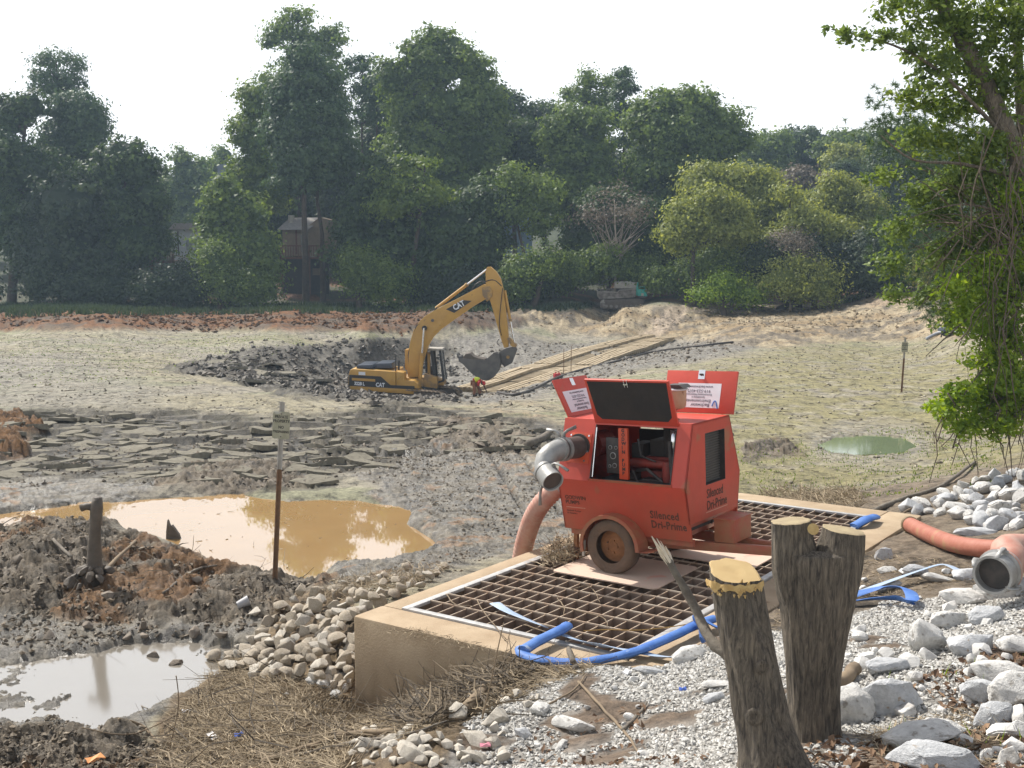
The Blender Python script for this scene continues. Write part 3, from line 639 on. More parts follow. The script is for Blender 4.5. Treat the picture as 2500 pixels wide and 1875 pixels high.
def ringmat(name, c1, c2, ctr, scale=38):
    m = mat(name, c1, .8); n, l = m.node_tree.nodes, m.node_tree.links; b = n['Principled BSDF']; tc = n.new('ShaderNodeTexCoord'); mp = n.new('ShaderNodeMapping'); mp.inputs['Location'].default_value = (-ctr[0], -ctr[1], 0)
    w = n.new('ShaderNodeTexWave'); w.wave_type = 'RINGS'; w.rings_direction = 'Z'; w.inputs['Scale'].default_value = scale; w.inputs['Distortion'].default_value = 2.5; w.inputs['Detail'].default_value = 3; w.inputs['Detail Scale'].default_value = .6
    no = n.new('ShaderNodeTexNoise'); no.inputs['Scale'].default_value = 9; no.inputs['Detail'].default_value = 6; ad = n.new('ShaderNodeMath'); ad.operation = 'MULTIPLY'; rp = n.new('ShaderNodeValToRGB'); rp.color_ramp.elements[0].color = (*c2, 1); rp.color_ramp.elements[1].color = (*c1, 1); rp.color_ramp.elements[0].position = .1; rp.color_ramp.elements[1].position = .45
    l.new(tc.outputs['Object'], mp.inputs[0]); l.new(mp.outputs[0], w.inputs[0]); l.new(tc.outputs['Object'], no.inputs[0]); l.new(w.outputs['Fac'], ad.inputs[0]); l.new(no.outputs['Fac'], ad.inputs[1]); l.new(ad.outputs[0], rp.inputs[0]); l.new(rp.outputs[0], b.inputs['Base Color'])
    bp = n.new('ShaderNodeBump'); bp.inputs['Strength'].default_value = .5; bp.inputs['Distance'].default_value = .006; l.new(no.outputs['Fac'], bp.inputs['Height']); l.new(bp.outputs[0], b.inputs['Normal']); return m
M_CUT = mat('fresh_cut_wood', (.56, .40, .17), .8, col2=(.42, .27, .10), nscale=14, bump=.5, bscale=30)
M_CUTGREY = mat('weathered_cut_wood', (.36, .29, .17), .85, col2=(.27, .21, .13), nscale=10, bump=.4)
M_SPLIT = mat('splintered_pale_wood', (.66, .58, .46), .8, col2=(.50, .42, .31), nscale=10, stretch=(1, 1, .2), bump=.5)
M_LIMB = mat('grey_dead_branch', (.20, .175, .14), .9, col2=(.12, .10, .08), nscale=14, bump=.6, bscale=40)
M_TWIG = mat('dry_twig', (.24, .18, .115), .9, col2=(.16, .12, .08), nscale=6)
M_STRAW = mat('dry_straw', (.36, .26, .14), .9, col2=(.20, .14, .08), nscale=2.5)
M_LIME = mat('white_limestone', (.66, .65, .62), .85, col2=(.50, .49, .47), nscale=5, bump=.8, bscale=14, spots=((.32, .30, .27), 4, .60))
M_LIMEB = mat('bluish_limestone', (.56, .57, .58), .85, col2=(.42, .43, .44), nscale=6, bump=.8, bscale=14, spots=((.34, .28, .22), 5, .64))
M_TANROCK = mat('tan_fieldstone', (.45, .39, .31), .9, col2=(.33, .28, .21), nscale=6, bump=.7, bscale=16)
M_TANROCK2 = mat('pale_tan_fieldstone', (.54, .50, .43), .9, col2=(.40, .36, .30), nscale=6, bump=.7, bscale=16)
M_DARKROCK = mat('muddy_stone', (.15, .125, .095), .85, col2=(.24, .2, .16), nscale=6, bump=.7)
M_YEL = mat('worn_yellow_paint', (.50, .285, .055), .5, col2=(.42, .235, .05), nscale=1.6, spots=((.16, .10, .05), 2.4, .66), bump=.1)
M_YELD = mat('muddy_yellow_paint', (.40, .24, .07), .7, col2=(.22, .15, .08), nscale=2.5, contrast=(.45, .6))
M_BLK = mat('black_paint', (.018, .018, .019), .5, col2=(.03, .028, .026), nscale=3)
M_HOOD = mat('blue_black_hood', (.035, .045, .065), .35, col2=(.05, .06, .085), nscale=3)
M_MUDMETAL = mat('mud_caked_steel', (.085, .08, .075), .7, col2=(.14, .13, .115), nscale=2.2, bump=.5, bscale=8)
M_TRACK = mat('mud_caked_track', (.10, .08, .06), .9, col2=(.30, .23, .16), nscale=1.3, contrast=(.5, .7), bump=.6, bscale=6)
M_GLASS = mat('cab_glass', (.30, .34, .36), .08, spec=.8)
MATS['cab_glass'].node_tree.nodes['Principled BSDF'].inputs['Alpha'].default_value = .35
M_TEAL = mat('teal_paint', (.03, .40, .33), .5, col2=(.025, .30, .25), nscale=2)
M_DUMP = mat('muddy_grey_dump_bed', (.25, .225, .20), .85, col2=(.12, .105, .09), nscale=2.5, bump=.5, bscale=8, contrast=(.4, .6))
M_LIDGREY = mat('pale_dusty_grey_steel', (.42, .40, .355), .8, col2=(.28, .26, .225), nscale=3)
M_TIMBER = mat('pale_timber', (.43, .355, .24), .85, col2=(.29, .225, .14), nscale=3, bump=.4, stretch=(.3, 1, 1))
M_SIGN = mat('weathered_sign_sheet', (.36, .35, .27), .7, col2=(.28, .28, .20), nscale=9, spots=((.46, .46, .40), 6, .6))
M_POST = mat('grey_channel_post', (.42, .41, .38), .6, col2=(.33, .31, .28), nscale=9)
M_POSTRUST = mat('rust_brown_post', (.23, .13, .07), .8, col2=(.15, .09, .05), nscale=12)
M_MUDPOST = mat('wet_black_mud', (.075, .06, .045), .6, col2=(.12, .095, .07), nscale=6, bump=1.2, bscale=12)
M_GREYPL = mat('grey_plastic', (.30, .30, .31), .5)
M_REDCAN = mat('red_plastic', (.42, .02, .03), .4)
M_SKIN = mat('dark_skin', (.10, .055, .035), .5)
M_SHIRT = mat('red_shirt', (.42, .02, .02), .8)
M_VEST = mat('yellow_green_vest', (.55, .62, .05), .7)
M_TROUS = mat('brown_work_trousers', (.26, .12, .07), .9)
M_BOOT = mat('dark_boots', (.03, .025, .02), .7)
M_HAT = mat('red_hard_hat', (.5, .02, .02), .3)
M_SIDING = mat('tan_wood_siding', (.24, .185, .125), .9, col2=(.19, .145, .10), nscale=2)
M_ROOF = mat('pale_grey_shingle', (.30, .28, .26), .9, col2=(.24, .22, .21), nscale=4)
M_DECK = mat('brown_deck_wood', (.16, .075, .045), .9, col2=(.12, .055, .035), nscale=4)
M_WHITEW = mat('pale_blue_wall', (.42, .46, .50), .8)
M_CHIM = mat('blue_grey_chimney', (.16, .19, .24), .9)
M_LITTER = mat('white_litter', (.75, .75, .76), .5)
M_ORLIT = mat('orange_litter', (.62, .26, .08), .5)
M_BLLIT = mat('blue_litter', (.08, .16, .55), .4)

dust_and_shade(M_CONC, (.17, .12, .07), -1.2, -.05, .9)  # stain low on the walls, strengthened to paint in their shade
def gm(a, b, z=0.0):             # point on the grate plane
    return GO + EA * a + EB * b + Vector((0, 0, z))
GROT = math.atan2(EA.y, EA.x)
# ================================================================== CONCRETE BOX WITH GRATE
box = empty('concrete_intake_box', (GO.x, GO.y, 0), (0, 0, GROT), 'low tan concrete intake box with a steel grate lid beside the muddy bank', 'drain box')
A0, A1, B0, B1 = BOX_A0, BOX_A1, BOX_B0, BOX_B1
GA1, GB1 = 2.66, 7.32
def wall(name, a0, a1, b0, b1, m, bev=.035):
    k = MB(); k.box(a0, a1, b0, b1, -1.9, -.012 if name != 'wall' else 0.0); return k.build(name, m, box, bevel=bev)
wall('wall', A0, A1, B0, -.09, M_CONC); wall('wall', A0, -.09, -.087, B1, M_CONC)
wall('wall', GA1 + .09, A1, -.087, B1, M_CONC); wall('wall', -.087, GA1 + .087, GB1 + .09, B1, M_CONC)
k = MB()                          # inner faces in a darker concrete colour
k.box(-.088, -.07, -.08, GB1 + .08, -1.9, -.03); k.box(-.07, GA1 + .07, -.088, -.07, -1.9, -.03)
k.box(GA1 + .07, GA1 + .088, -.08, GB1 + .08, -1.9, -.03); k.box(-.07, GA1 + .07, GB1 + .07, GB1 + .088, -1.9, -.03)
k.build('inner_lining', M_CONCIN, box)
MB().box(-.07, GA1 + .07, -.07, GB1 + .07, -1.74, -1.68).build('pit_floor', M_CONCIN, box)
# frame of flat bars
MB().box(-.085, 0, -.085, GB1 + .085, -.02, .016).build('grate_frame', M_GALV, box, bevel=.004)
MB().box(.002, GA1 - .002, -.085, -.002, -.02, .014).build('grate_frame', M_GALV, box, bevel=.004)
MB().box(GA1, GA1 + .085, -.085, GB1 + .085, -.02, .016).build('grate_frame', M_GALV, box, bevel=.004)
MB().box(.002, GA1 - .002, GB1 + .002, GB1 + .085, -.02, .014).build('grate_frame', M_GALV, box, bevel=.004)
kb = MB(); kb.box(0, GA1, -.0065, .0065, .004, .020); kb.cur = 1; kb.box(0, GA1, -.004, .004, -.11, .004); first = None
for i in range(1, 24):
    if i * .3157 > GB1 - .1: break
    if first is None: first = kb.build('cross_bar', [M_BARTOP, M_BARWEB], box); o = first
    else: o = first.copy(); COL.objects.link(o); o.parent = box
    o.location = (0, i * .3157, R.uniform(-.002, .002))
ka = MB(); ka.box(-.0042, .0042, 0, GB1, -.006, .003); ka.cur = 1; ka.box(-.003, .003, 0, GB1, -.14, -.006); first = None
for i in range(1, 16):
    if first is None: first = ka.build('bearing_bar', [M_BARTOP, M_BARWEB], box); o = first
    else: o = first.copy(); COL.objects.link(o); o.parent = box
    o.location = (i * .1662, 0, 0)

# boards under the wheels
def board(a0, a1, b0, b1, lab, z=.028):
    c = gm((a0 + a1) / 2, (b0 + b1) / 2); w, h = (a1 - a0) / 2, (b1 - b0) / 2; r_ = .07; poly = []
    for sx, sy, s0 in ((1, 1, 0), (-1, 1, 90), (-1, -1, 180), (1, -1, 270)):
        for q_ in range(5):
            an = rad(s0 + q_ * 22.5); poly.append((sx * (w - r_) + r_ * math.cos(an), sy * (h - r_) + r_ * math.sin(an)))
    o = MB().prism(poly, z, z + .014, ax='xy').build('board', M_PLY, None)
    o.location = (c.x, c.y, 0); o.rotation_euler = (0, 0, GROT + rad(1.0)); tag(o, lab, 'board'); return o
board(.48, 1.90, 2.06, 3.22, 'pale pinkish board under the near wheel of the red pump trailer')
board(1.0, 2.45, 3.55, 4.9, 'pale pinkish board under the far wheel, behind the trailer drawbar')

# ================================================================== RED PUMP TRAILER
TL = atZ(1500, 1400, 0.045); TY = rad(-36)
tr = empty('pump_trailer', (TL.x, TL.y, .045), (0, 0, TY), 'red enclosed diesel pump on a two wheel trailer with its hood doors propped open', 'pump trailer')
NU = rad(-2.4)
PT = Matrix.Translation((0, 0, .33)) @ Matrix.Rotation(NU, 4, 'Y') @ Matrix.Translation((0, 0, -.33))
X0, X1 = -.83, .95; ZB, ZC, ZT = .45, 1.10, 1.83; YC = .77
prof = [(.18, ZB), (.045, ZC), (.26, ZT), (1.22, ZT), (1.49, ZC), (1.38, ZB)]      # y, z outline
pv = lambda x, y, z: PT @ Vector((x, y, z))
def sidept(x, z, off=0.0, far=False):       # point on near side skin
    if z <= ZC: t = (z - ZB) / (ZC - ZB); y = (.18 + (.045 - .18) * t) if not far else (1.38 + (1.49 - 1.38) * t)
    else: t = (z - ZC) / (ZT - ZC); y = (.045 + (.26 - .045) * t) if not far else (1.49 + (1.22 - 1.49) * t)
    return Vector((x, y + (-off if not far else off), z))
def quads(kb, pts, th, nrm):                 # thin panel from 4 corner points
    pts = [Vector(p) for p in pts]; n = Vector(nrm).normalized() * th
    n_ = len(pts); kb.add([PT @ p for p in pts] + [PT @ (p - n) for p in pts], [tuple(range(n_)), tuple(range(2 * n_ - 1, n_ - 1, -1))] + [(i, (i + 1) % n_, (i + 1) % n_ + n_, i + n_) for i in range(n_)])
nU = (0, -(ZT - ZC), -(.26 - .045)); nU = Vector((0, -(ZT - ZC), .215)).normalized(); nL = Vector((0, -(ZC - ZB), -.135)).normalized()
OX0, OX1, OZ0, OZ1 = -.36, .75, 1.13, 1.77
k = MB()
P = lambda x, z, off=0: sidept(x, z, off)
# near side: lower panel, upper panel round the opening
quads(k, [P(X0, ZB), P(X1, ZB), P(X1, ZC), P(X0, ZC)], .02, nL)
quads(k, [P(OX1, ZC), P(X1, ZC), P(X1, ZT), P(OX1, ZT)], .02, nU)
quads(k, [P(OX0, ZC), P(OX1, ZC), P(OX1, OZ0), P(OX0, OZ0)], .02, nU)
quads(k, [P(OX0, OZ1), P(OX1, OZ1), P(OX1, ZT), P(OX0, ZT)], .02, nU)
F_ = lambda x, z: sidept(x, z, 0, True)
quads(k, [F_(X0, ZB), F_(X1, ZB), F_(X1, ZC), F_(X0, ZC)], .02, (0, 1, -.2))
quads(k, [F_(OX1, ZC), F_(X1, ZC), F_(X1, ZT), F_(OX1, ZT)], .02, (0, 1, .35)); quads(k, [F_(X0, ZC), F_(-.35, ZC), F_(-.35, ZT), F_(X0, ZT)], .02, (0, 1, .35))
quads(k, [F_(-.35, ZC), F_(OX1, ZC), F_(OX1, ZC + .04), F_(-.35, ZC + .04)], .02, (0, 1, .35))
quads(k, [(X0, .26, ZT), (X1, .26, ZT), (X1, 1.22, ZT), (X0, 1.22, ZT)], .02, (0, 0, 1))
# nose end with an opening for the radiator, and its lower chamfer
XE = X1; gy0, gy1, gz0, gz1 = .56, 1.08, 1.06, 1.68; zc = .66
sy = lambda z: sidept(0, z).y
fy = lambda z: sidept(0, z, 0, True).y
E_ = lambda y, z: Vector((XE, y, z))
ex_ = (1, 0, 0)
quads(k, [E_(sy(zc), zc), E_(fy(zc), zc), E_(fy(gz0), gz0), E_(sy(gz0), gz0)], .02, ex_)
quads(k, [E_(sy(gz0), gz0), E_(gy0, gz0), E_(gy0, gz1), E_(sy(gz1), gz1), E_(sy(ZC), ZC)], .02, ex_)
quads(k, [E_(gy1, gz0), E_(fy(gz0), gz0), E_(fy(ZC), ZC), E_(fy(gz1), gz1), E_(gy1, gz1)], .02, ex_)
quads(k, [E_(sy(gz1), gz1), E_(fy(gz1), gz1), E_(1.22, ZT), E_(.26, ZT)], .02, ex_)
quads(k, [(XE - .17, .18, ZB), (XE - .17, 1.38, ZB), (XE, fy(zc), zc), (XE, sy(zc), zc)], .02, (1, 0, -.6))
# rear end
quads(k, [(X0, sy(ZB), ZB), (X0, sy(ZC), ZC), (X0, .26, ZT), (X0, 1.22, ZT), (X0, fy(ZC), ZC), (X0, fy(ZB), ZB)], -.02, (1, 0, 0))
quads(k, [(X0, .18, ZB), (X0, 1.38, ZB), (XE - .17, 1.38, ZB), (XE - .17, .18, ZB)], -.02, (0, 0, 1))
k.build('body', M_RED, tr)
# panel left of the opening carries the pump port
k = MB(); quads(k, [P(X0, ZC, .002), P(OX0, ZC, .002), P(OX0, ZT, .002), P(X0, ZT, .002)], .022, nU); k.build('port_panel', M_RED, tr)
k = MB(); quads(k, [P(-.74, 1.30, .012), P(-.40, 1.30, .012), P(-.40, 1.66, .012), P(-.70, 1.66, .012)], .008, nU); k.build('port_plate', M_ORED, tr, bevel=.002)
for bx, bz in ((-.69, 1.63), (-.43, 1.63), (-.43, 1.44), (-.46, 1.33)):
    q_ = PT @ P(bx, bz, .016); MB().tube([q_, q_ + (PT.to_3x3() @ nU) * .014], .012, 8).build('bolt', M_CHROME, tr)
# sill lip under the opening and opening frame
k = MB(); quads(k, [P(OX0 - .02, OZ0 - .03, .004), P(OX1 + .02, OZ0 - .03, .004), P(OX1 + .02, OZ0, .022), P(OX0 - .02, OZ0, .022)], .01, nU); k.build('opening_sill', M_REDDIRT, tr)
k = MB()
for xx in (OX0 + .004, OX1 - .004): k.bar(PT @ P(xx, OZ0, .006), PT @ P(xx, OZ1, .006), .012)
k.bar(PT @ P(OX0, OZ0, .012), PT @ P(OX1, OZ0, .012), .008); k.build('door_seal', M_DARK, tr)
# interior: engine, pump, gauges
k = MB(); k.box(-.2, .7, .5, 1.05, .75, 1.2, PT); k.box(-.05, .55, .56, .98, 1.2, 1.36, PT); k.tube([pv(.0, .42, 1.30), pv(.6, .42, 1.30)], .06, 10); k.tube([pv(.55, .38, 1.0), pv(.55, .38, 1.35)], .08, 10)
k.build('engine_block', M_ENGRED, tr, bevel=.02)
k = MB(); k.lathe([(.10, 0), (.12, .03), (.12, .26), (.09, .30)], 14, Matrix.Translation(pv(.52, .85, 1.38))); k.box(.2, .5, .34, .5, .8, 1.12, PT); k.box(-.1, .1, .36, .5, .95, 1.18, PT)
k.tube([pv(.1, .4, 1.2), pv(.3, .3, 1.25), pv(.5, .32, 1.1)], .02, 8); k.tube([pv(.15, .36, 1.6), pv(.2, .34, 1.4), pv(.4, .34, 1.34)], .012, 6)
k.tube([pv(.0, .35, 1.15), pv(.12, .28, 1.22), pv(.18, .3, 1.05), pv(.3, .3, 1.0)], .014, 6); k.tube([pv(.62, .3, 1.6), pv(.64, .3, 1.2)], .03, 8)
k.box(-.75, .9, .25, 1.3, .56, .60, PT); k.build('engine_fittings', M_DARK, tr)
k = MB(); k.box(-.34, .74, 1.24, 1.26, 1.12, 1.60, PT); k.box(.18, .42, .6, .95, 1.36, 1.56, PT); k.box(-.02, .14, .5, .8, 1.3, 1.52, PT); k.tube([pv(.46, .7, 1.36), pv(.46, .7, 1.78)], .13, 14); k.box(-.34, .74, .30, 1.24, .9, 1.10, PT); k.build('dark_bay_filler', M_BLACK, tr)  # panel and bulk added to block daylight and darken the engine bay
k = MB(); k.tube([pv(-.55, .75, 1.48), pv(-.55, .40, 1.48)], .16, 20); k.lathe([(.26, -.1), (.26, .1)], 24, Matrix.Translation(pv(-.5, .8, 1.2)) @ Matrix.Rotation(rad(90), 4, 'Y')); k.build('pump_casing', M_ENGRED, tr)
k = MB(); k.box(-.22, -.03, .22, .26, 1.18, 1.62, PT); k.build('gauge_panel', M_DARK, tr, bevel=.008)
for gx, gzz, gr in ((-.155, 1.50, .026), (-.12, 1.40, .042), (-.075, 1.50, .022), (-.10, 1.28, .03), (-.17, 1.27, .02)):
    k = MB(); k.lathe([(gr, 0), (gr, .012), (gr * .82, .014), (gr * .82, .008)], 18, PT @ Matrix.Translation((gx, .222, gzz)) @ Matrix.Rotation(rad(90), 4, 'X')); k.build('gauge', M_ALU, tr, auto=30)
    k = MB(); k.lathe([(gr * .78, .0095), (gr * .78, .0105)], 16, PT @ Matrix.Translation((gx, .222, gzz)) @ Matrix.Rotation(rad(90), 4, 'X')); k.build('gauge_face', M_DARK, tr)
k = MB(); k.box(.0, .125, .15, .19, 1.13, 1.75, PT); sp = k.build('brand_post', M_ORED, tr, bevel=.004)
for i, ch in enumerate('GODWIN PUMPS'):
    if ch == ' ' : continue
    zz = 1.705 - i * .052
    if zz < 1.14: break
    textmesh(ch, .058, M_BLK, 'letter', tr, PT @ Matrix.Translation((.045, .148, zz)) @ Matrix.Rotation(rad(90), 4, 'X'), .001, bold=.002)
k = MB()                                       # exhaust pipe and heat-shield glinting inside
k.tube([pv(.66, .34, 1.74), pv(.66, .34, 1.55), pv(.6, .36, 1.45)], .045, 14); k.build('exhaust_pipe', M_CHROME, tr, smooth=True)
k = MB(); k.tube([pv(-.33, .06, 1.15), pv(-.33, .2, 1.74)], .008, 6); k.build('gas_strut', M_CHROME, tr)
# radiator behind the nose opening
k = MB(); k.box(XE - .10, XE - .08, gy0, gy1, gz0, gz1, PT); k.build('radiator_core', M_GRILLE, tr)
k = MB()
for i in range(20):
    zz = gz0 + (i + .5) * (gz1 - gz0) / 20; k.box(XE - .08, XE - .066, gy0 + .01, gy1 - .01, zz - .004, zz + .004, PT)
k.build('radiator_fins', M_MUDMETAL, tr)
k = MB()
for a_, b_ in (((gy0, gz0), (gy1, gz0)), ((gy1, gz0), (gy1, gz1)), ((gy1, gz1), (gy0, gz1)), ((gy0, gz1), (gy0, gz0))):
    k.bar(pv(XE - .04, *a_), pv(XE - .04, *b_), .08, .006)
k.build('radiator_shroud', M_DARK, tr)
# lettering
LF = PT @ Matrix.Translation(P(.22, .80, .004)) @ Matrix.Rotation(math.atan2(.135, .65), 4, 'X') @ Matrix.Rotation(rad(90), 4, 'X')
textmesh('Silenced\nDri-Prime', .135, M_FADEINK, 'side_lettering', tr, PT @ Matrix.Translation(Vector((.43, sy(.70) - .004, .70))) @ Matrix.Rotation(rad(90) + math.atan2(.135, .65), 4, 'X'), .0006, bold=.003, spacing=1.08, line=.92, sx=.80)
textmesh('Silenced\nDri-Prime', .155, M_FADEINK, 'end_lettering', tr, PT @ Matrix.Translation((XE + .003, .57, .90)) @ Matrix.Rotation(rad(90), 4, 'Z') @ Matrix.Rotation(rad(90), 4, 'X'), .0006, bold=.003, line=.92, sx=.86)
k = MB(); k.box(XE, XE + .002, .54, 1.12, .725, .735, PT); k.build('end_stripe', M_PALEINK, tr)
textmesh('GODWIN\nPUMPS', .07, M_FADEINK, 'rear_lettering', tr, PT @ Matrix.Translation(Vector((-.76, sy(.84) - .004, .84))) @ Matrix.Rotation(rad(90) + math.atan2(.135, .65), 4, 'X'), .0006, bold=.001, line=.9)
k = MB(); k.box(-.76, -.48, sy(.735) - .003, sy(.735), .732, .738, PT); k.build('rear_stripe', M_PALEINK, tr)
textmesh('Godwin Pumps\nof America', .034, M_FADEINK, 'small_lettering', tr, PT @ Matrix.Translation(Vector((-.76, sy(.68) - .004, .68))) @ Matrix.Rotation(rad(90) + math.atan2(.135, .65), 4, 'X'), .0006)
# hood doors --------------------------------------------------------
def hood(x0, x1, y_h, z_h, ang_deg, length, name, inner=True, taper=.07, face=-1):
    """door hinged along x at (y_h, z_h); ang_deg above horizontal, towards the viewer (face -1) or away"""
    a = rad(ang_deg); d = Vector((0, face * math.cos(a), math.sin(a))); nn = Vector((0, -face * math.sin(a) * -1, math.cos(a)))
    nn = d.cross(Vector((1, 0, 0))).normalized()
    if nn.z < 0: nn = -nn
    b = Vector((x0, y_h, z_h)); c = Vector((x1, y_h, z_h)); e = c + d * length; f = b + d * length
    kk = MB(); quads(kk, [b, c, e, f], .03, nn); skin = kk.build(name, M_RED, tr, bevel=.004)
    if inner:
        t_ = .06; s_ = -nn * .0315
        p0 = b + Vector((t_, 0, 0)) + d * (t_) + s_; p1 = c + Vector((-t_, 0, 0)) + d * t_ + s_; p2 = c + Vector((-t_ * .5, 0, 0)) + d * (length - t_ * .4) + s_; p3 = b + Vector((t_ * .5, 0, 0)) + d * (length - t_ * .4) + s_
        kk = MB(); quads(kk, [p0 + d * .06, p0 + Vector((.06, 0, 0)), p1 - Vector((.06, 0, 0)), p1 + d * .06, p2, p3], -.004, -nn * -1); kk.build('foam_lining', M_BLACK, skin)
        kk = MB()
        for s2 in (-1, 1): kk.bar(PT @ (b.lerp(c, .5) + Vector((s2 * .02, 0, 0)) + d * (length - .09) - nn * .04), PT @ (b.lerp(c, .5) + Vector((s2 * .02, 0, 0)) + d * (length + .004) - nn * .04), .008)
        kk.bar(PT @ (b.lerp(c, .5) + d * (length - .05) - nn * .045 - Vector((.03, 0, 0))), PT @ (b.lerp(c, .5) + d * (length - .05) - nn * .045 + Vector((.03, 0, 0))), .012)
        kk.build('latch', M_CHROME, skin)
    return skin, b, c, d, nn
# near door: rises from its hinge near the roof edge towards the viewer
near_door, hb, hc, hd, hn = hood(-.38, .77, .27, 1.80, 68, .60, 'near_door')
# far side door leaning back, with sticker, seen from outside through the roofline
def sticker_door(x0, x1, y_h, z_h, lean, length, name, sx0, sx1):
    a = rad(lean); d = Vector((0, math.cos(a), math.sin(a))); nn = Vector((0, -math.sin(a), math.cos(a)))
    b = Vector((x0, y_h, z_h)); c = Vector((x1, y_h, z_h))
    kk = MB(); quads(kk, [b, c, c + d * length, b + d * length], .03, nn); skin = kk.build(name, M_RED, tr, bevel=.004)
    w = sx1 - sx0; st0 = Vector((sx0, y_h, z_h)) + d * (length * .12) + nn * .003; h_ = length * .58
    kk = MB(); quads(kk, [st0, st0 + Vector((w, 0, 0)), st0 + Vector((w, 0, 0)) + d * h_, st0 + d * h_], .002, nn); kk.build('company_sticker', M_WHITE, skin)
    # text is upside down for the viewer: runs from +x to -x, top towards the hinge
    Rm = Matrix(((-1, 0, 0, 0), (0, -d.y, nn.y, 0), (0, -d.z, nn.z, 0), (0, 0, 0, 1)))
    def put(t, fr, size, m_=M_INK, ax=.5, sp_=1.0):
        o_ = st0 + Vector((w * ax, 0, 0)) + d * (h_ * fr) + nn * .002
        textmesh(t, size, m_, 'sticker_text', skin, PT @ Matrix.Translation(o_) @ Rm, .0004, align='CENTER', spacing=sp_)
    put('Backwater', .17, .062, ax=.56); put('Environmental', .34, .062, ax=.50)
    put('Specializing in', .46, .034); put('Environmental Restoration', .57, .034)
    put('919-523-4375', .74, .058); put('www.backwater.biz', .90, .048)
    kk = MB(); kk.tube([PT @ (st0 + Vector((w * (.84 + .13 * t / 8), 0, 0)) + d * (h_ * (.08 + .22 * math.sin(t / 8 * math.pi * 1.15))) + nn * .003) for t in range(9)], .007, 6); kk.build('wave_logo', M_INKBLUE, skin)
    cx = (x0 + x1) / 2; p_ = Vector((cx, y_h, z_h)) + d * (length * .80) + nn * .002
    kk = MB(); quads(kk, [p_ + Vector((-.045, 0, 0)), p_ + Vector((.045, 0, 0)), p_ + Vector((.045, 0, 0)) + d * .12, p_ + Vector((-.045, 0, 0)) + d * .12], .002, nn); kk.build('latch_plate', M_CHROME, skin)
    kk = MB(); kk.box(-.02, .02, -.02, .02, -.01, .01, PT @ Matrix.Translation(p_ + d * .06 + nn * .004)); kk.build('latch_lever', M_DARK, skin)
    return skin
sticker_door(.02, 1.0, 1.22, 1.84, 72, .54, 'far_door', .20, .80)
# rear door rises from the tail end, leaning back over the pump hose
def rear_door():
    a = rad(63); d = Vector((-math.cos(a), 0, math.sin(a))); nn = Vector((math.sin(a), 0, math.cos(a))); L = .52
    b = Vector((X0, .36, ZT)); c = Vector((X0, 1.14, ZT))
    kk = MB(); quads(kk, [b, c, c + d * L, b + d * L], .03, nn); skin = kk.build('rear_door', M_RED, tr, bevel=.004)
    st = Vector((X0, .44, ZT)) + d * (L * .10) + nn * .003; w, h_ = .60, L * .56
    kk = MB(); quads(kk, [st, st + Vector((0, w, 0)), st + Vector((0, w, 0)) + d * h_, st + d * h_], .002, nn); kk.build('company_sticker', M_WHITE, skin)
    Rm = Matrix(((0, -d.x, nn.x, 0), (-1, 0, 0, 0), (0, -d.z, nn.z, 0), (0, 0, 0, 1)))
    for t, fr, s_, ax in (('Backwater', .17, .058, .45), ('Environmental', .34, .058, .50), ('Specializing in', .47, .03, .5), ('Environmental Restoration', .58, .03, .5), ('919-523-4375', .75, .052, .5), ('www.backwater.biz', .91, .042, .5)):
        textmesh(t, s_, M_INK, 'sticker_text', skin, PT @ Matrix.Translation(st + Vector((0, w * ax, 0)) + d * (h_ * fr) + nn * .002) @ Rm, .0004, align='CENTER')
    kk = MB(); kk.tube([PT @ (st + Vector((0, w * (.84 + .13 * t / 8), 0)) + d * (h_ * (.06 + .22 * math.sin(t / 8 * math.pi * 1.15))) + nn * .003) for t in range(9)], .007, 6); kk.build('wave_logo', M_INKBLUE, skin)
    p_ = Vector((X0, .72, ZT)) + d * (L * .78) + nn * .002
    kk = MB(); quads(kk, [p_, p_ + Vector((0, .08, 0)), p_ + Vector((0, .08, 0)) + d * .1, p_ + d * .1], .002, nn); kk.build('latch_plate', M_CHROME, skin)
rear_door()
# air cleaner bowl on the roof
k = MB(); k.lathe([(.055, -.01), (.055, .10), (.10, .13), (.17, .15), (.185, .18), (.185, .36), (.19, .365), (.185, .375), (.05, .385)], 28, Matrix.Translation(pv(.50, .55, ZT))); k.build('air_cleaner', M_TAN, tr, auto=35)
k = MB(); k.lathe([(.20, .37), (.205, .385), (.19, .395)], 28, Matrix.Translation(pv(.50, .55, ZT))); k.build('air_cleaner_rim', M_WHITE, tr)
k = MB(); k.prism([(.0, 0), (.26, .015), (.2, .05), (.02, .04)], -.1, .12, Matrix.Translation(pv(.50, .50, ZT + .395))); k.build('rain_flap', M_DARK, tr)
k = MB(); k.lathe([(.11, 0), (.11, .012)], 20, Matrix.Translation(pv(.50, .55, ZT))); k.build('stack_flange', M_REDDIRT, tr)
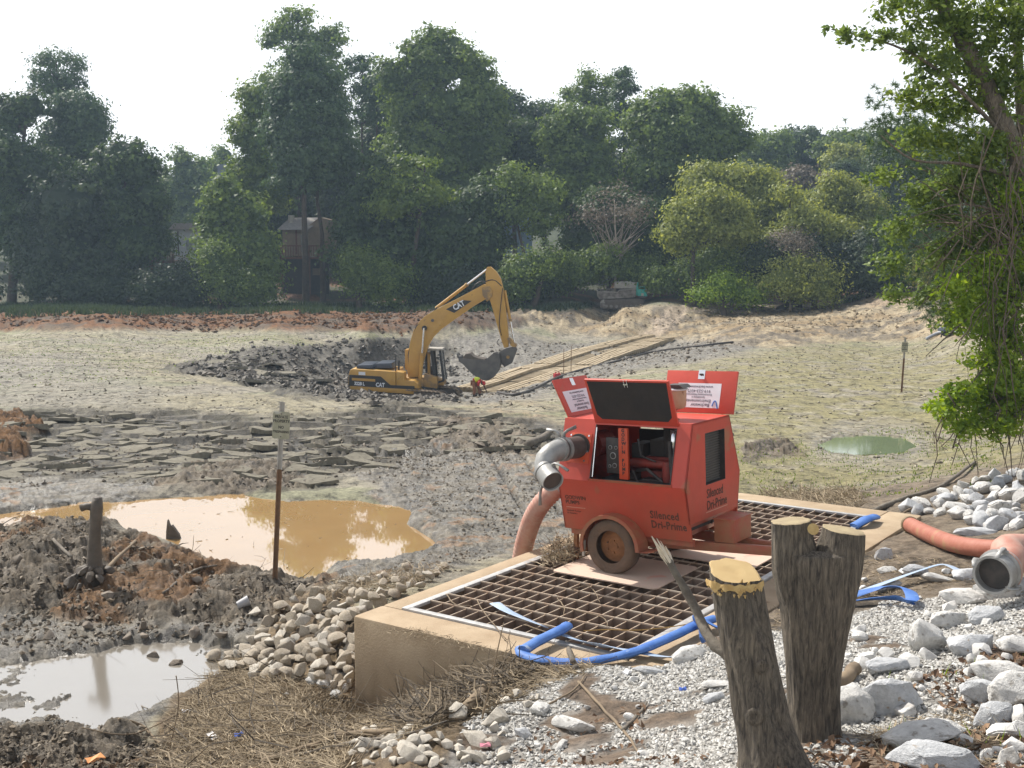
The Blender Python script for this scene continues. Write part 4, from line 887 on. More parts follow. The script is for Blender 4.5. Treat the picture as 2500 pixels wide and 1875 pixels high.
# discharge port pipe + elbow
nUw = Vector(nU); pc = P(-.57, 1.49, 0); dv = Vector((-.10, -1, .04)).normalized()
k = MB(); p0 = PT @ pc; k.tube([p0 - dv * .1, p0 + dv * .36], .135, 24); k.build('outlet_pipe', M_GREYPIPE, tr, smooth=False, auto=40)
k = MB(); k.tube([p0 - dv * .01, p0 + dv * .012], .165, 26); k.build('port_rim', M_DARK, tr)
e0 = p0 + dv * .30
pts = [e0, e0 + dv * .10]; side_d = Vector((.80, -.44, -.40)).normalized()
dirs = []
for i in range(1, 9):
    t = i / 8; dd = (dv * (1 - t) + Vector((-.15, -.35, -.92)) * t).normalized() if t < .55 else (Vector((-.15, -.35, -.92)) * (1 - (t - .55) / .45) + side_d * ((t - .55) / .45)).normalized()
    pts.append(pts[-1] + dd * .062)
k = MB(); k.tube(pts, [.132, .126] + [.122] * 8, 26); k.build('elbow', M_ALU, tr, smooth=True)
k = MB(); k.tube([e0 - dv * .02, e0 + dv * .03], .150, 26); k.tube([e0 + dv * .07, e0 + dv * .10], .144, 26); k.build('coupling_ring', M_ALU, tr, auto=35)
pe = pts[-1]; k = MB(); k.tube([pe - side_d * .10, pe - side_d * .06], .140, 26); k.tube([pe - side_d * .06, pe + side_d * .15], .133, 26, cap=False)
k.tube([pe + side_d * .15, pe + side_d * .145], [.133, .119], 26, cap=False); k.tube([pe + side_d * .145, pe - side_d * .0], [.119, .115], 26, cap=False); k.build('open_coupling', M_ALU, tr, auto=35)
k = MB(); k.tube([pe + side_d * .09, pe + side_d * .12], .1185, 24); k.build('dark_bore_disc', M_GREYPIPE, tr)  # brown disc set in the mouth to stand for the dark bore
def lever(p, d1_, d2_, par=tr, s=1.0):
    kk = MB(); a_ = Vector(p); kk.tube([a_, a_ + Vector(d1_) * .07 * s, a_ + Vector(d1_) * .12 * s + Vector(d2_) * .05 * s, a_ + Vector(d1_) * .16 * s + Vector(d2_) * .16 * s], [.03 * s, .028 * s, .022 * s, .03 * s], 8, flat=.5); kk.build('cam_lever', M_ALU, par, smooth=True)
lever(e0 + Vector((0, 0, .15)), (0, .1, .6), (.5, .8, .1)); lever(e0 + Vector((-.05, -.02, .15)), (-.3, 0, .7), (-.7, -.3, -.2)); lever(pe + Vector((.06, 0, .13)), (.6, 0, .3), (.8, 0, -.6))
lever(pe + Vector((-.08, .0, -.14)), (-.3, 0, -.6), (.1, 0, -.9))
# wheels, fenders, axle, drawbar
def wheel(y, sgn):
    Mw = Matrix.Translation((-.06, y, .315)) @ Matrix.Rotation(rad(90), 4, 'X')
    k = MB(); k.lathe([(.20, -.085), (.26, -.10), (.315, -.095), (.335, -.07), (.34, 0), (.335, .07), (.315, .095), (.26, .10), (.20, .085)], 40, Mw); k.f = k.f[:-2]; k.m = k.m[:-2]
    for i, p in enumerate(k.v):           # slack tyre sits flat on the board
        if p.z < .012: k.v[i] = Vector((p.x, p.y + (p.y - y) * .15, .004))
    w = k.build('tyre', M_TYRE, tr, auto=60)
    k = MB(); k.lathe([(.198, .02), (.205, .075), (.19, .085), (.175, .06), (.165, .02), (.10, .015), (.085, .04), (.04, .045)], 32, Mw @ Matrix.Rotation(0 if sgn < 0 else math.pi, 4, 'X')); k.build('rim', M_RIM, w, auto=35)
    k = MB(); k.lathe([(.045, .04), (.045, .085), (.03, .095)], 16, Mw @ Matrix.Rotation(0 if sgn < 0 else math.pi, 4, 'X')); k.build('hub_cap', M_RIM, w, auto=35)
    for i in range(5):
        an = i * 2 * math.pi / 5; MBk = MB(); MBk.tube([Mw @ Vector((.075 * math.cos(an), .075 * math.sin(an), sgn * .03)), Mw @ Vector((.075 * math.cos(an), .075 * math.sin(an), sgn * .06))], .011, 6); MBk.build('wheel_nut', M_RIM, w)
Mwflip = 0
wheel(.085, 1); wheel(1.47, -1)
def fender(y0, y1):
    inn = []; out = []
    for i in range(15):
        a = rad(196 - i * 14.0); 
        inn.append((-.06 + .40 * math.cos(a), .315 + .385 * math.sin(a))); out.append((-.06 + .415 * math.cos(a), .315 + .40 * math.sin(a)))
    out.append((.47, .34)); inn.append((.46, .325))
    k = MB()
    for i in range(len(inn) - 1):
        k.prism([inn[i], inn[i + 1], out[i + 1], out[i]], y0, y1)
    k.prism([inn[-1], (.56, .35), (.56, .365), out[-1]], y0, y1)
    rim = MB()
    for i in range(len(inn) - 1):                       # turned-down outer lip
        c0 = Vector((inn[i][0], 0, inn[i][1])); c1 = Vector((inn[i + 1][0], 0, inn[i + 1][1]))
        ctr = Vector((-.06, 0, .315)); q0 = c0 + (ctr - c0).normalized() * .03; q1 = c1 + (ctr - c1).normalized() * .03
        yy = y0 if y0 < .5 else y1
        k.prism([(c0.x, c0.z), (c1.x, c1.z), (q1.x, q1.z), (q0.x, q0.z)], yy - .002, yy + .004)
    f = k.build('fender', M_REDDIRT, tr, auto=30); return f
fender(-.045, .19); fender(1.37, 1.60)
k = MB(); k.tube([(-.06, .1, .315), (-.06, 1.45, .315)], .04, 10); k.build('axle', M_RIM, tr)
k = MB(); k.prism([(-.48, .14), (-.45, .14), (-.44, .34), (-.47, .34)], .02, .05); k.build('rear_hook', M_LIDGREY, tr)
k = MB(); k.box(-.78, .92, .25, .31, .37, .45, PT); k.box(-.78, .92, 1.24, 1.30, .37, .45, PT); k.box(-.78, -.7, .31, 1.24, .37, .45, PT); k.build('chassis', M_REDDIRT, tr)
def beam(a, b, w, h, name='drawbar'):
    k = MB(); k.bar(PT @ Vector(a), PT @ Vector(b), w, h); k.build(name, M_REDDIRT, tr, bevel=.006)
beam((.15, .42, .33), (2.1, .72, .33), .07, .11); beam((.15, 1.12, .33), (2.1, .82, .33), .07, .11); beam((2.0, .77, .335), (2.38, .77, .335), .09, .09)
k = MB(); k.box(1.05, 1.31, .55, 1.02, .39, .66, PT); k.build('battery_box', M_REDDIRT, tr, bevel=.006)
k = MB(); k.box(1.035, 1.325, .535, 1.035, .66, .675, PT); k.build('battery_box_lid', M_REDDIRT, tr, bevel=.004)
k = MB(); k.tube([PT @ Vector((.98, .62, .60)), PT @ Vector((1.02, .6, .66)), PT @ Vector((1.05, .62, .58))], .018, 6); k.build('cable_loop', M_DARK, tr)
for y_ in (.3, 1.2): MB().bar((-.74, y_, 0), (-.74, y_, .42), .05).build('rear_prop', M_RIM, tr)
# suction hose: ribbed, from the pump tail down behind the box into the mud
def worldof(p): return tr.matrix_basis @ Vector(p)
tr_mat = Matrix.Translation((TL.x, TL.y, .045)) @ Matrix.Rotation(TY, 4, 'Z')
def bez(pts, n):
    pts = [Vector(p) for p in pts]; out = []
    for i in range(len(pts) - 1):
        p0 = pts[max(i - 1, 0)]; p1 = pts[i]; p2 = pts[i + 1]; p3 = pts[min(i + 2, len(pts) - 1)]
        for k_ in range(n):
            t = k_ / n; out.append(.5 * ((2 * p1) + (-p0 + p2) * t + (2 * p0 - 5 * p1 + 4 * p2 - p3) * t * t + (-p0 + 3 * p1 - 3 * p2 + p3) * t ** 3))
    out.append(pts[-1]); return out
h0 = tr_mat @ pv(-.95, .45, 1.02)
h1 = atY(1318, 1235, h0.y + .15); h2 = atY(1285, 1310, h0.y + .45); h3 = atY(1262, 1420, h0.y + .9)
hp = bez([h0, h1, h2, h3, h3 + Vector((-.2, .3, -.9))], 22)
rr2 = [.112 + (.018 if i % 2 else -.006) for i in range(len(hp))]
hose = tag(MB().tube(hp, rr2, 18).build('suction_hose', M_HOSER, smooth=True), 'pinkish ribbed suction hose curving down from the pump tail behind the concrete box', 'hose')
k = MB(); dh = (hp[2] - hp[0]).normalized(); k.tube([h0 - dh * .22, h0 - dh * .02], .125, 20); k.tube([h0 - dh * .02, h0 + dh * .16], .135, 20); k.build('hose_coupling', M_ALU, hose, auto=35)
# ================================================================== SIGN POSTS
def signpost(name, base, height, lean, w, h, below, label, text=True, yawr=0.0):
    r0 = empty(name, base, (0, lean, yawr), label, 'sign')
    zr = height * .62
    def chan(z0, z1, m, nm='post'):
        k = MB(); k.box(-.026, .026, -.004, 0, z0, z1); k.box(-.026, -.022, -.026, -.004, z0, z1); k.box(.022, .026, -.026, -.004, z0, z1); k.box(-.04, -.026, -.026, -.023, z0, z1); k.box(.026, .04, -.026, -.023, z0, z1)
        return k.build(nm, m, r0)
    chan(-.3, zr, M_POSTRUST, 'rusty_post'); chan(zr, height, M_POST)
    zt = height - below; r_ = .03; poly = []
    for sx, sz, s0 in ((1, 1, 0), (-1, 1, 90), (-1, -1, 180), (1, -1, 270)):
        for q_ in range(4):
            an = rad(s0 + q_ * 30); poly.append((sx * (w / 2 - r_) + r_ * math.cos(an), zt - h / 2 + sz * (h / 2 - r_) + r_ * math.sin(an)))
    k = MB(); k.prism(poly, -.034, -.031); pl = k.build('sign_plate', M_SIGN, r0)
    for zz in (zt - .035, zt - h + .035): MB().tube([(0, -.034, zz), (0, -.042, zz)], .009, 8).build('bolt', M_DARK, pl)
    if text:
        for t, fr, s_ in (('PRIVATE', .24, .062), ('PROPERTY', .395, .062), ('NO', .62, .062), ('TRESPASSING', .775, .05)):
            textmesh(t, s_ * h / .42, M_BLK, 'lettering', pl, Matrix.Translation((0, -.0355, zt - h * fr)) @ Matrix.Rotation(rad(90), 4, 'X'), .0006, align='CENTER', bold=.0015, sx=.86 if len(t) < 9 else .80)
    return r0
b1 = gpt(672, 1412); signpost('sign_post', (b1.x, b1.y, b1.z), 2.78, rad(3.6), .265, .425, .15, 'weathered private property sign on a leaning half rusty post beside the orange puddle')
b2 = gpt(2200, 958); signpost('sign_post', (b2.x, b2.y, b2.z), 2.10, rad(2.2), .27, .38, .18, 'small dark sign on a thin post standing far out on the olive flat, right', yawr=rad(12))
# ================================================================== STUMPS
from mathutils import noise as mnz
def blob_trunk(name, rings, n, m, parent, seed, rough=.06, cap=None, capm=None, capname='cut_face', tiltcap=None):
    """rings: (centre, radius_x, radius_y) from bottom to top; bark outline wobbles"""
    rs = random.Random(seed); ph = [rs.random() * 6.28 for _ in range(8)]; amp = [rs.random() for _ in range(8)]
    V = []; Fq = []
    for i, (c, rx, ry) in enumerate(rings):
        for k in range(n):
            a = 2 * math.pi * k / n; w = 1 + rough * sum(amp[j] * math.sin((j + 2) * a + ph[j] + i * .12 * (j % 3)) for j in range(8)) / 3 + .035 * mnz.noise(Vector((math.cos(a) * 9, math.sin(a) * 9, c[2] * 3 + seed))) + .022 * mnz.noise(Vector((math.cos(a) * 22, math.sin(a) * 22, c[2] * 6 + seed)))
            V.append(Vector(c) + Vector((rx * w * math.cos(a), ry * w * math.sin(a), 0)))
    if tiltcap:
        for k in range(n):
            p = V[-n + k]; c = Vector(rings[-1][0]); V[-n + k] = Vector((p.x, p.y, p.z + tiltcap(p - c)))
    for i in range(len(rings) - 1):
        for k in range(n): Fq.append((i * n + k, i * n + (k + 1) % n, (i + 1) * n + (k + 1) % n, (i + 1) * n + k))
    kb = MB(); kb.add(V, Fq); o = kb.build(name, m, parent, smooth=True)
    top = V[-n:]
    if capm:
        c = sum((p for p in top), Vector()) / n; kc = MB(); ring2 = [c + (p - c) * .93 + Vector((0, 0, .004)) for p in top]; ring3 = [c + (p - c) * .45 + Vector((0, 0, .006)) for p in top]
        vs_ = top + ring2 + ring3 + [c + Vector((0, 0, .003))]; fs = []
        for k in range(n):
            k1 = (k + 1) % n; fs += [(k, k1, n + k1, n + k), (n + k, n + k1, 2 * n + k1, 2 * n + k), (2 * n + k, 2 * n + k1, 3 * n)]
        kc.add(vs_, fs); kc.build(capname, capm, parent)
    return o, top
# short stump, nearest to the camera
s1b = Vector((1.47, 6.42, gz(1.47, 6.42)))
st1 = empty('cut_stump', s1b, (0, 0, 0), 'leaning cut tree stump with a fresh yellow split top, shorter of two, front right', 'tree stump')
top1 = atY(1794, 1396, 6.60) - s1b; H1 = top1.z
rg = []
for i in range(60):
    t = i / 59; z = -.25 + (H1 + .25) * t; fl = max(0, 1 - (z + .05) / .38)
    r_ = .143 + .016 * (1 - t) + .085 * fl ** 2
    rg.append(((top1.x * t + .05 * math.sin(t * 3) * (1 - t) + .06 * fl, top1.y * t, z), r_, r_))
_, tp = blob_trunk('trunk', rg, 96, M_BARK, st1, 3, .10, capm=ringmat('ringed_fresh_wood', (.55, .41, .20), (.36, .24, .10), (top1.x, top1.y)), tiltcap=lambda d: .04 * d.y / .14 - .015 * d.x / .14)
# front half broken out: a splintered step with fibres
k = MB(); cz = H1 + .0
for i in range(70):
    a = R.uniform(-math.pi, 0); rr_s = R.uniform(.10, .155); bx = top1.x + rr_s * math.cos(a); by = top1.y + rr_s * math.sin(a) - .01; bz = cz - R.uniform(.035, .10)
    d = Vector((math.cos(a) * .55, math.sin(a) * .55, R.uniform(-1.0, .5))) * R.uniform(.012, .032); w = R.uniform(.005, .014)
    k.tube([(bx, by, bz), Vector((bx, by, bz)) + d + Vector((0, 0, R.uniform(-.01, .02)))], [w, w * .2], 4)
k.build('torn_wood_fibres', M_CUT, st1)['kind'] = 'stuff'
k = MB(); seg = [(top1.x + (.168 + .004 * math.sin(9 * a_) + .003 * math.sin(23 * a_)) * math.cos(a_), top1.y + (.168 + .004 * math.sin(9 * a_)) * math.sin(a_)) for a_ in [math.pi + i * math.pi / 18 for i in range(19)]]
lo = [Vector((x, y, cz - .050 - .035 * abs(math.sin(i_ * 1.9)) - .01 * math.sin(i_ * 5.1))) for i_, (x, y) in enumerate(seg)]; hi = [Vector((top1.x + (x - top1.x) * .97, top1.y + (y - top1.y) * .97, cz - .033 + .006 * math.sin(x * 90))) for x, y in seg]
k.add(lo + hi, [(i, i + 1, i + 20, i + 19) for i in range(18)]); k.build('broken_edge', M_CUT, st1)
# dark branch scars
for (zz, an, s_) in ((.35, -100, .05), (.62, -70, .04), (.2, -50, .05)):
    t = (zz + .25) / (H1 + .25); cx, cy = top1.x * t, top1.y * t; a = rad(an); q_ = Vector((cx + .16 * math.cos(a), cy + .16 * math.sin(a), zz))
    k = MB(); k.lathe([(s_ * .2, 0), (s_, .004), (s_ * 1.1, .018), (s_ * .7, .026), (s_ * .3, .012)], 10, Matrix.Translation(q_ - Vector((math.cos(a), math.sin(a), 0)) * .02) @ Vector((math.cos(a), math.sin(a), 0)).to_track_quat('Z', 'Y').to_matrix().to_4x4()); k.build('branch_scar', M_BARK, st1, smooth=True)
# forked stump
s2b = Vector((1.86, 7.25, gz(1.86, 7.25)))
st2 = empty('cut_stump', s2b, (0, 0, 0), 'taller thick grey stump forking into two sawn prongs, right of the yellow topped stump', 'tree stump')
def P2(u, v, y=7.25): return atY(u, v, y) - s2b
midz = P2(1990, 1500).z
def prong(cols, seed, capm, tilt=None):
    rg = []
    for (u, v, hw) in cols:
        p = P2(u, v); r_ = hw * 7.3 / 2884; rg.append(((p.x, p.y, p.z), r_, r_ * .92))
    rg = [(tuple(Vector(rg[i][0]).lerp(Vector(rg[i + 1][0]), f / 5)), rg[i][1] + (rg[i + 1][1] - rg[i][1]) * f / 5, rg[i][2] + (rg[i + 1][2] - rg[i][2]) * f / 5) for i in range(len(rg) - 1) for f in range(5)] + [rg[-1]]
    return blob_trunk('trunk_prong', rg, 80, M_BARK, st2, seed, .10, capm=capm, tiltcap=tilt)
rings = []
for (u, v, hw) in [(1992, 1900, 95), (1990, 1840, 78), (1988, 1800, 68), (1987, 1760, 64), (1986, 1700, 64), (1985, 1640, 67), (1987, 1590, 71), (1990, 1540, 78), (1993, 1500, 84), (1995, 1465, 92), (1997, 1425, 99), (1998, 1390, 104), (1999, 1362, 104), (2000, 1345, 92), (2000, 1336, 40)]:
    p = P2(u, v); r_ = hw * 7.3 / 2884; rings.append(((p.x, p.y, p.z), r_, min(r_, .185)))
_pc = [Vector(q[0]) for q in rings]; rings = [(tuple(_pc[i].lerp(_pc[i + 1], f / 5)), rings[i][1] + (rings[i + 1][1] - rings[i][1]) * f / 5, rings[i][2] + (rings[i + 1][2] - rings[i][2]) * f / 5) for i in range(len(rings) - 1) for f in range(5)] + [rings[-1]]
blob_trunk('trunk', rings, 96, M_BARK, st2, 8, .07)
prong([(1962, 1500, 50), (1953, 1450, 56), (1945, 1400, 58), (1940, 1350, 55), (1934, 1310, 49), (1931, 1272, 46)], 4, M_CUTGREY, lambda d: .012 * d.x / .14)
prong([(2022, 1520, 50), (2030, 1470, 60), (2038, 1420, 64), (2046, 1370, 62), (2053, 1330, 57), (2059, 1294, 52)], 5, M_CUTGREY, lambda d: -.02 * d.x / .15)
k = MB(); q_ = P2(1985, 1292, 7.10); k.lathe([(.001, 0), (.03, .001), (.036, .004)], 14, Matrix.Translation(q_) @ Matrix.Rotation(rad(70), 4, 'X')); k.build('pale_saw_notch', M_CUT, st2)
# broken limb leaning on the stump
def limb(name, pts, radii, m, label, cat='branch', group=None, n=9, wob=.0, seed=0, tips=None):
    rs = random.Random(seed); P_ = bez(pts, 5); nn = len(P_); rad_ = [np.interp(i / (nn - 1) * (len(radii) - 1), range(len(radii)), radii) for i in range(nn)]
    P_ = [p + Vector((rs.uniform(-1, 1), rs.uniform(-1, 1), rs.uniform(-1, 1))) * wob for p in P_]
    o = MB().tube(P_, [r * (1 + .15 * rs.uniform(-1, 1)) for r in rad_], n).build(name, m, smooth=True); return tag(o, label, cat, group)
L0 = atY(1618, 1345, 6.95); L1 = atY(1690, 1470, 6.85); L2 = atY(1745, 1575, 6.62); L3 = Vector((1.35, 6.50, s1b.z + .60))
bl = limb('broken_limb', [L0 + (L1 - L0) * .10, L1, L2, L3], [.020, .027, .034, .05], M_LIMB, 'thin broken grey limb leaning up and left off the yellow topped stump', seed=5, wob=.003)
k = MB()
for i in range(7):
    o_ = Vector((R.uniform(-.016, .016), R.uniform(-.012, .012), R.uniform(-.01, .01))); a_ = L0 + (L1 - L0) * .25 + o_; t_ = L0 + (L1 - L0) * R.uniform(-.28, .05) + o_ * 2.2
    k.tube([a_, (a_ + t_) / 2 + o_ * .3, t_], [.012, .010, .001], 4)
k.build('splintered_end', M_SPLIT, bl)['kind'] = 'stuff'
# ================================================================== BLUE LAYFLAT HOSES
def ribbon(name, pts, w, th, m, label, parent=None, n=6, cat='hose', tw=None, ground=False, n2=10):
    P_ = bez(pts, n); vs_ = []; fs = []; N = n2
    for i, p in enumerate(P_):
        t = (P_[min(i + 1, len(P_) - 1)] - P_[max(i - 1, 0)]).normalized(); sd = t.cross(Vector((0, 0, 1)))
        if sd.length < .05: sd = Vector((1, 0, 0))
        sd.normalize(); up = sd.cross(t).normalized()
        if tw:
            a = np.interp(i / (len(P_) - 1), [q[0] for q in tw], [rad(q[1]) for q in tw]); sd, up = sd * math.cos(a) + up * math.sin(a), up * math.cos(a) - sd * math.sin(a)
        ww = w * (1 + .025 * math.sin(i * 1.7)); tt = th * (1 + .08 * math.sin(i * 1.1 + 1))
        for k_ in range(N):
            an = 2 * math.pi * k_ / N; vs_.append(p + sd * math.cos(an) * ww / 2 + up * (math.sin(an) * tt / 2))
    for i in range(len(P_) - 1):
        for k_ in range(N): fs.append((i * N + k_, i * N + (k_ + 1) % N, (i + 1) * N + (k_ + 1) % N, (i + 1) * N + k_))
    fs.append(tuple(range(N - 1, -1, -1))); q = (len(P_) - 1) * N; fs.append(tuple(range(q, q + N)))
    kb = MB(); kb.add(vs_, fs); o = kb.build(name, m, parent, auto=50)
    if parent is None: tag(o, label, cat)
    return o
zg = .06
def G(u, v, z=zg): return atZ(u, v, z)
ribbon('layflat_hose', [G(1385, 1528, .10), G(1365, 1540, .11), G(1320, 1562, .10), G(1277, 1588, .09)], .13, .085, M_BLUE, 'inflated bright blue hose end lying across the near grate edge')
ribbon('layflat_hose', [G(1272, 1583, .08), G(1280, 1600, .05), G(1330, 1612, .05), G(1400, 1618, .05), G(1470, 1610, .06), G(1540, 1594, .08), G(1600, 1572, .10), G(1660, 1545, .10), G(1708, 1522, .10), G(1745, 1510, .1)], .125, .075, M_BLUE, 'long bright blue layflat hose running along the near rim of the grate to the stump')
ribbon('layflat_hose', [G(1208, 1472, .045), G(1240, 1492, .05), G(1285, 1512, .06), G(1330, 1530, .06)], .13, .012, M_BLUEPALE, 'short bleached flattened blue hose lying diagonally on the grate', tw=[(0, 0), (1, 25)])
ribbon('layflat_hose', [G(1375, 1550, .05), G(1420, 1566, .05), G(1480, 1578, .06), G(1560, 1592, .05), G(1620, 1603, .05), G(1700, 1605, .06), G(1760, 1590, .08)], .12, .016, M_BLUEPALE, 'flattened pale blue hose zigzagging along the near grate edge under the inflated one', tw=[(0, 10), (.3, 35), (.5, 0), (.8, 30), (1, 10)])
ribbon('layflat_hose', [G(1702, 1502, .25), G(1712, 1540, .10), G(1716, 1568, .06)], .13, .03, M_BLUE, 'upright fold of blue hose standing beside the yellow topped stump', tw=[(0, 60), (1, 60)])
ribbon('layflat_hose', [G(1718, 1512, .12), G(1760, 1535, .08), G(1840, 1550, .07), G(1900, 1536, .08), G(1960, 1515, .1), G(2010, 1500, .08)], .13, .03, M_BLUE, 'blue hose passing behind both stumps across the box rim', tw=[(0, 30), (1, 0)])
gp = lambda u, v, dz=.05: gpt(u, v) + Vector((0, 0, dz))
ribbon('layflat_hose', [gp(2070, 1480), gp(2130, 1478, .07), gp(2190, 1482, .09), gp(2225, 1490, .09), gp(2215, 1470, .13), gp(2160, 1460, .12), gp(2080, 1468, .07)], .13, .02, M_BLUE, 'crumpled blue layflat hose looping on the gravel right of the forked stump', tw=[(0, 10), (.4, 40), (.7, -20), (1, 10)])
ribbon('layflat_hose', [gp(2068, 1468, .05), gp(2150, 1448, .10), gp(2240, 1420, .12), gp(2300, 1408, .14), gp(2345, 1412, .08)], .10, .014, M_BLUEPALE, 'faded grey blue hose strip stretched across white rocks toward the salmon hose', tw=[(0, 0), (.5, 20), (1, 0)])
ribbon('layflat_hose', [G(2085, 1285, .03), G(2115, 1268, .10), G(2135, 1262, .06)], .18, .08, M_BLUE, 'stub of blue hose poking out at the far end of the box rim')
# thin yellow cord over the grate
o = MB().tube(bez([G(1425, 1540, .05), G(1480, 1537, .05), G(1560, 1538, .05), G(1640, 1530, .05), G(1700, 1520, .06)], 6), .006, 5).build('cord', mat('ochre_cord', (.45, .27, .08), .8)); tag(o, 'thin ochre cord lying over the grate bars', 'cord')
# ================================================================== SALMON HOSE WITH FLANGE
hq = [gp(2222, 1298, .10), gp(2270, 1325, .11), gp(2330, 1352, .12), gp(2400, 1368, .14), gp(2470, 1375, .16)]
so = tag(MB().tube(bez(hq, 10), .105, 20).build('discharge_hose', M_HOSEO, smooth=True), 'salmon orange rubber hose lying from the box rim to the right edge of the bank', 'hose')
b0 = hq[0]; dd = (hq[1] - hq[0]).normalized()
for j in range(3): MB().tube([b0 - dd * (.00 + .035 * j), b0 - dd * (-.02 + .035 * j)], .118, 18).build('hose_clamp_ring', mat('dull_brass', (.30, .24, .15), .6, metal=.3) if j == 0 else MATS['dull_brass'], so, auto=30)
ec = atY(2432, 1398, 10.8); ed = Vector((-.55, -.72, -.38)).normalized(); ed = (Vector((0, 0, CAM_H)) - ec).normalized() * .8 + Vector((-.35, 0, -.25)); ed.normalize()
fl = empty('flanged_hose_end', (ec.x, ec.y, ec.z), (0, 0, 0), 'pink hose with a big silver cam lock coupling, its dark open bore facing the camera', 'hose')
k = MB(); k.tube([ed * .10, -ed * .05], .185, 30, cap=False); k.tube([ed * .10, ed * .098], [.185, .160], 30, cap=False); k.tube([ed * .098, -ed * .10], [.160, .155], 30, cap=False); k.tube([-ed * .05, -ed * .06], [.185, .205], 30, cap=False); k.tube([-ed * .06, -ed * .12], [.205, .205], 30, cap=False); k.tube([-ed * .12, -ed * .20], [.205, .17], 30, cap=False); k.build('coupling', M_ALU, fl, auto=35)
k = MB(); k.tube([ed * .01, -ed * .0], .157, 24); k.build('bore_shade_disc', M_DARK, fl)  # dark disc painted in for the shade inside the coupling
k = MB(); k.tube([-ed * .075, -ed * .10], .209, 30); k.build('rubber_gasket', M_HOSER, fl)
sx = ed.cross(Vector((0, 0, 1))).normalized(); sz = sx.cross(ed).normalized()
for an in (100, 20, 215):
    q_ = (sx * math.cos(rad(an)) + sz * math.sin(rad(an))); base = q_ * .20 - ed * .06
    k = MB(); k.tube([base - ed * .03, base + q_ * .03, base + ed * .07 + q_ * .02, base + ed * .16 - q_ * .03], [.03, .028, .022, .03], 8, flat=.5); k.tube([base - sx * .05, base + sx * .05], .014, 8); k.build('cam_lever', M_ALU, fl, smooth=True)
e2 = -ed; hp2 = bez([e2 * .16, e2 * .30 + Vector((.05, .05, .04)), Vector((.30, .45, .10)), Vector((.75, .75, .02)), Vector((1.4, .9, -.05))], 6)
MB().tube(hp2, .155, 24).build('pink_hose', M_HOSER, fl, smooth=True)
# ================================================================== ROCKS
def rockmesh(seed, kind):
    rs = random.Random(seed); bm = bmesh.new()
    ax = (1, rs.uniform(.65, .95), rs.uniform(.5, .8))
    for i in range(15 if kind == 'ang' else 22):
        v = Vector((rs.gauss(0, 1), rs.gauss(0, 1), rs.gauss(0, 1))).normalized() * rs.uniform(.82, 1.05)
        bm.verts.new((v.x * ax[0], v.y * ax[1], v.z * ax[2]))
    r = bmesh.ops.convex_hull(bm, input=bm.verts)
    bmesh.ops.delete(bm, geom=[g for g in r['geom_interior'] if isinstance(g, bmesh.types.BMVert)], context='VERTS')
    bmesh.ops.dissolve_limit(bm, angle_limit=rad(14), verts=bm.verts, edges=bm.edges)
    bmesh.ops.bevel(bm, geom=list(bm.edges), offset=.05 if kind == 'ang' else (.13 if kind == 'round' else .07), segments=2 if kind == 'round' else 1, affect='EDGES', clamp_overlap=True)
    if kind == 'big':
        bmesh.ops.triangulate(bm, faces=bm.faces); bmesh.ops.subdivide_edges(bm, edges=bm.edges, cuts=2, use_grid_fill=True)
        from mathutils import noise as mn
        for v in bm.verts:
            q_ = v.co * 2.4 + Vector((seed, 0, 0)); v.co *= 1 + .07 * mn.noise(q_) + .05 * mn.noise(q_ * 2.7) + .04 * mn.noise(q_ * 6)
    me = bpy.data.meshes.new('stone'); bm.to_mesh(me); bm.free()
    me.polygons.foreach_set('use_smooth', [True] * len(me.polygons)); me.set_sharp_from_angle(angle=rad(28 if kind != 'round' else 50)); return me
ROCKM = {}
for kk_, ms, ns in (('tan', (M_TANROCK, M_TANROCK2), 9), ('lime', (M_LIME, M_LIMEB), 9), ('mud', (M_DARKROCK,), 5)):
    ROCKM[kk_] = []
    for i in range(ns):
        me = rockmesh(100 + i + len(kk_) * 20, 'ang' if i % 4 else 'round'); me.materials.append(ms[i % len(ms)]); ROCKM[kk_].append(me)
ROCKB = []
for i in range(8):
    me = rockmesh(300 + i, 'big'); me.materials.append((M_LIME, M_LIMEB)[i % 2]); ROCKB.append(me)
ROCKBT = []
for i in range(5):
    me = rockmesh(340 + i, 'big'); me.materials.append((M_TANROCK2, M_TANROCK)[i % 2]); ROCKBT.append(me)
def rock(me, p, s, label, group=None, sink=.3, rot=None, cat='rock', st=(1, 1, 1)):
    o = link('rock', me, None, (p.x, p.y, p.z + s * (1 - sink) * .6 * st[2]), rot or (R.uniform(-.5, .5), R.uniform(-.5, .5), R.uniform(0, 6.28)), (s * st[0], s * st[1], s * st[2])); return tag(o, label, cat, group)
def inpoly(u, v, poly):
    c = False; n = len(poly)
    for i in range(n):
        ax, ay = poly[i]; bx, by = poly[(i + 1) % n]
        if (ay > v) != (by > v) and u < (bx - ax) * (v - ay) / (by - ay) + ax: c = not c
    return c
def scatter(poly, count, fn, mind=0, seed=1):
    rs = random.Random(seed); us = [p[0] for p in poly]; vs_ = [p[1] for p in poly]; done = []; tries = 0
    while len(done) < count and tries < count * 30:
        tries += 1; u = rs.uniform(min(us), max(us)); v = rs.uniform(min(vs_), max(vs_))
        if not inpoly(u, v, poly): continue
        if mind and any((u - a) ** 2 + ((v - b) * 1.5) ** 2 < mind ** 2 for a, b in done): continue
        done.append((u, v)); fn(u, v, rs)
pile = [(1120, 1392), (1060, 1385), (960, 1412), (860, 1428), (760, 1455), (690, 1480), (640, 1545), (560, 1590), (520, 1630), (600, 1650), (760, 1680), (862, 1690), (868, 1510), (960, 1470), (1060, 1425)]
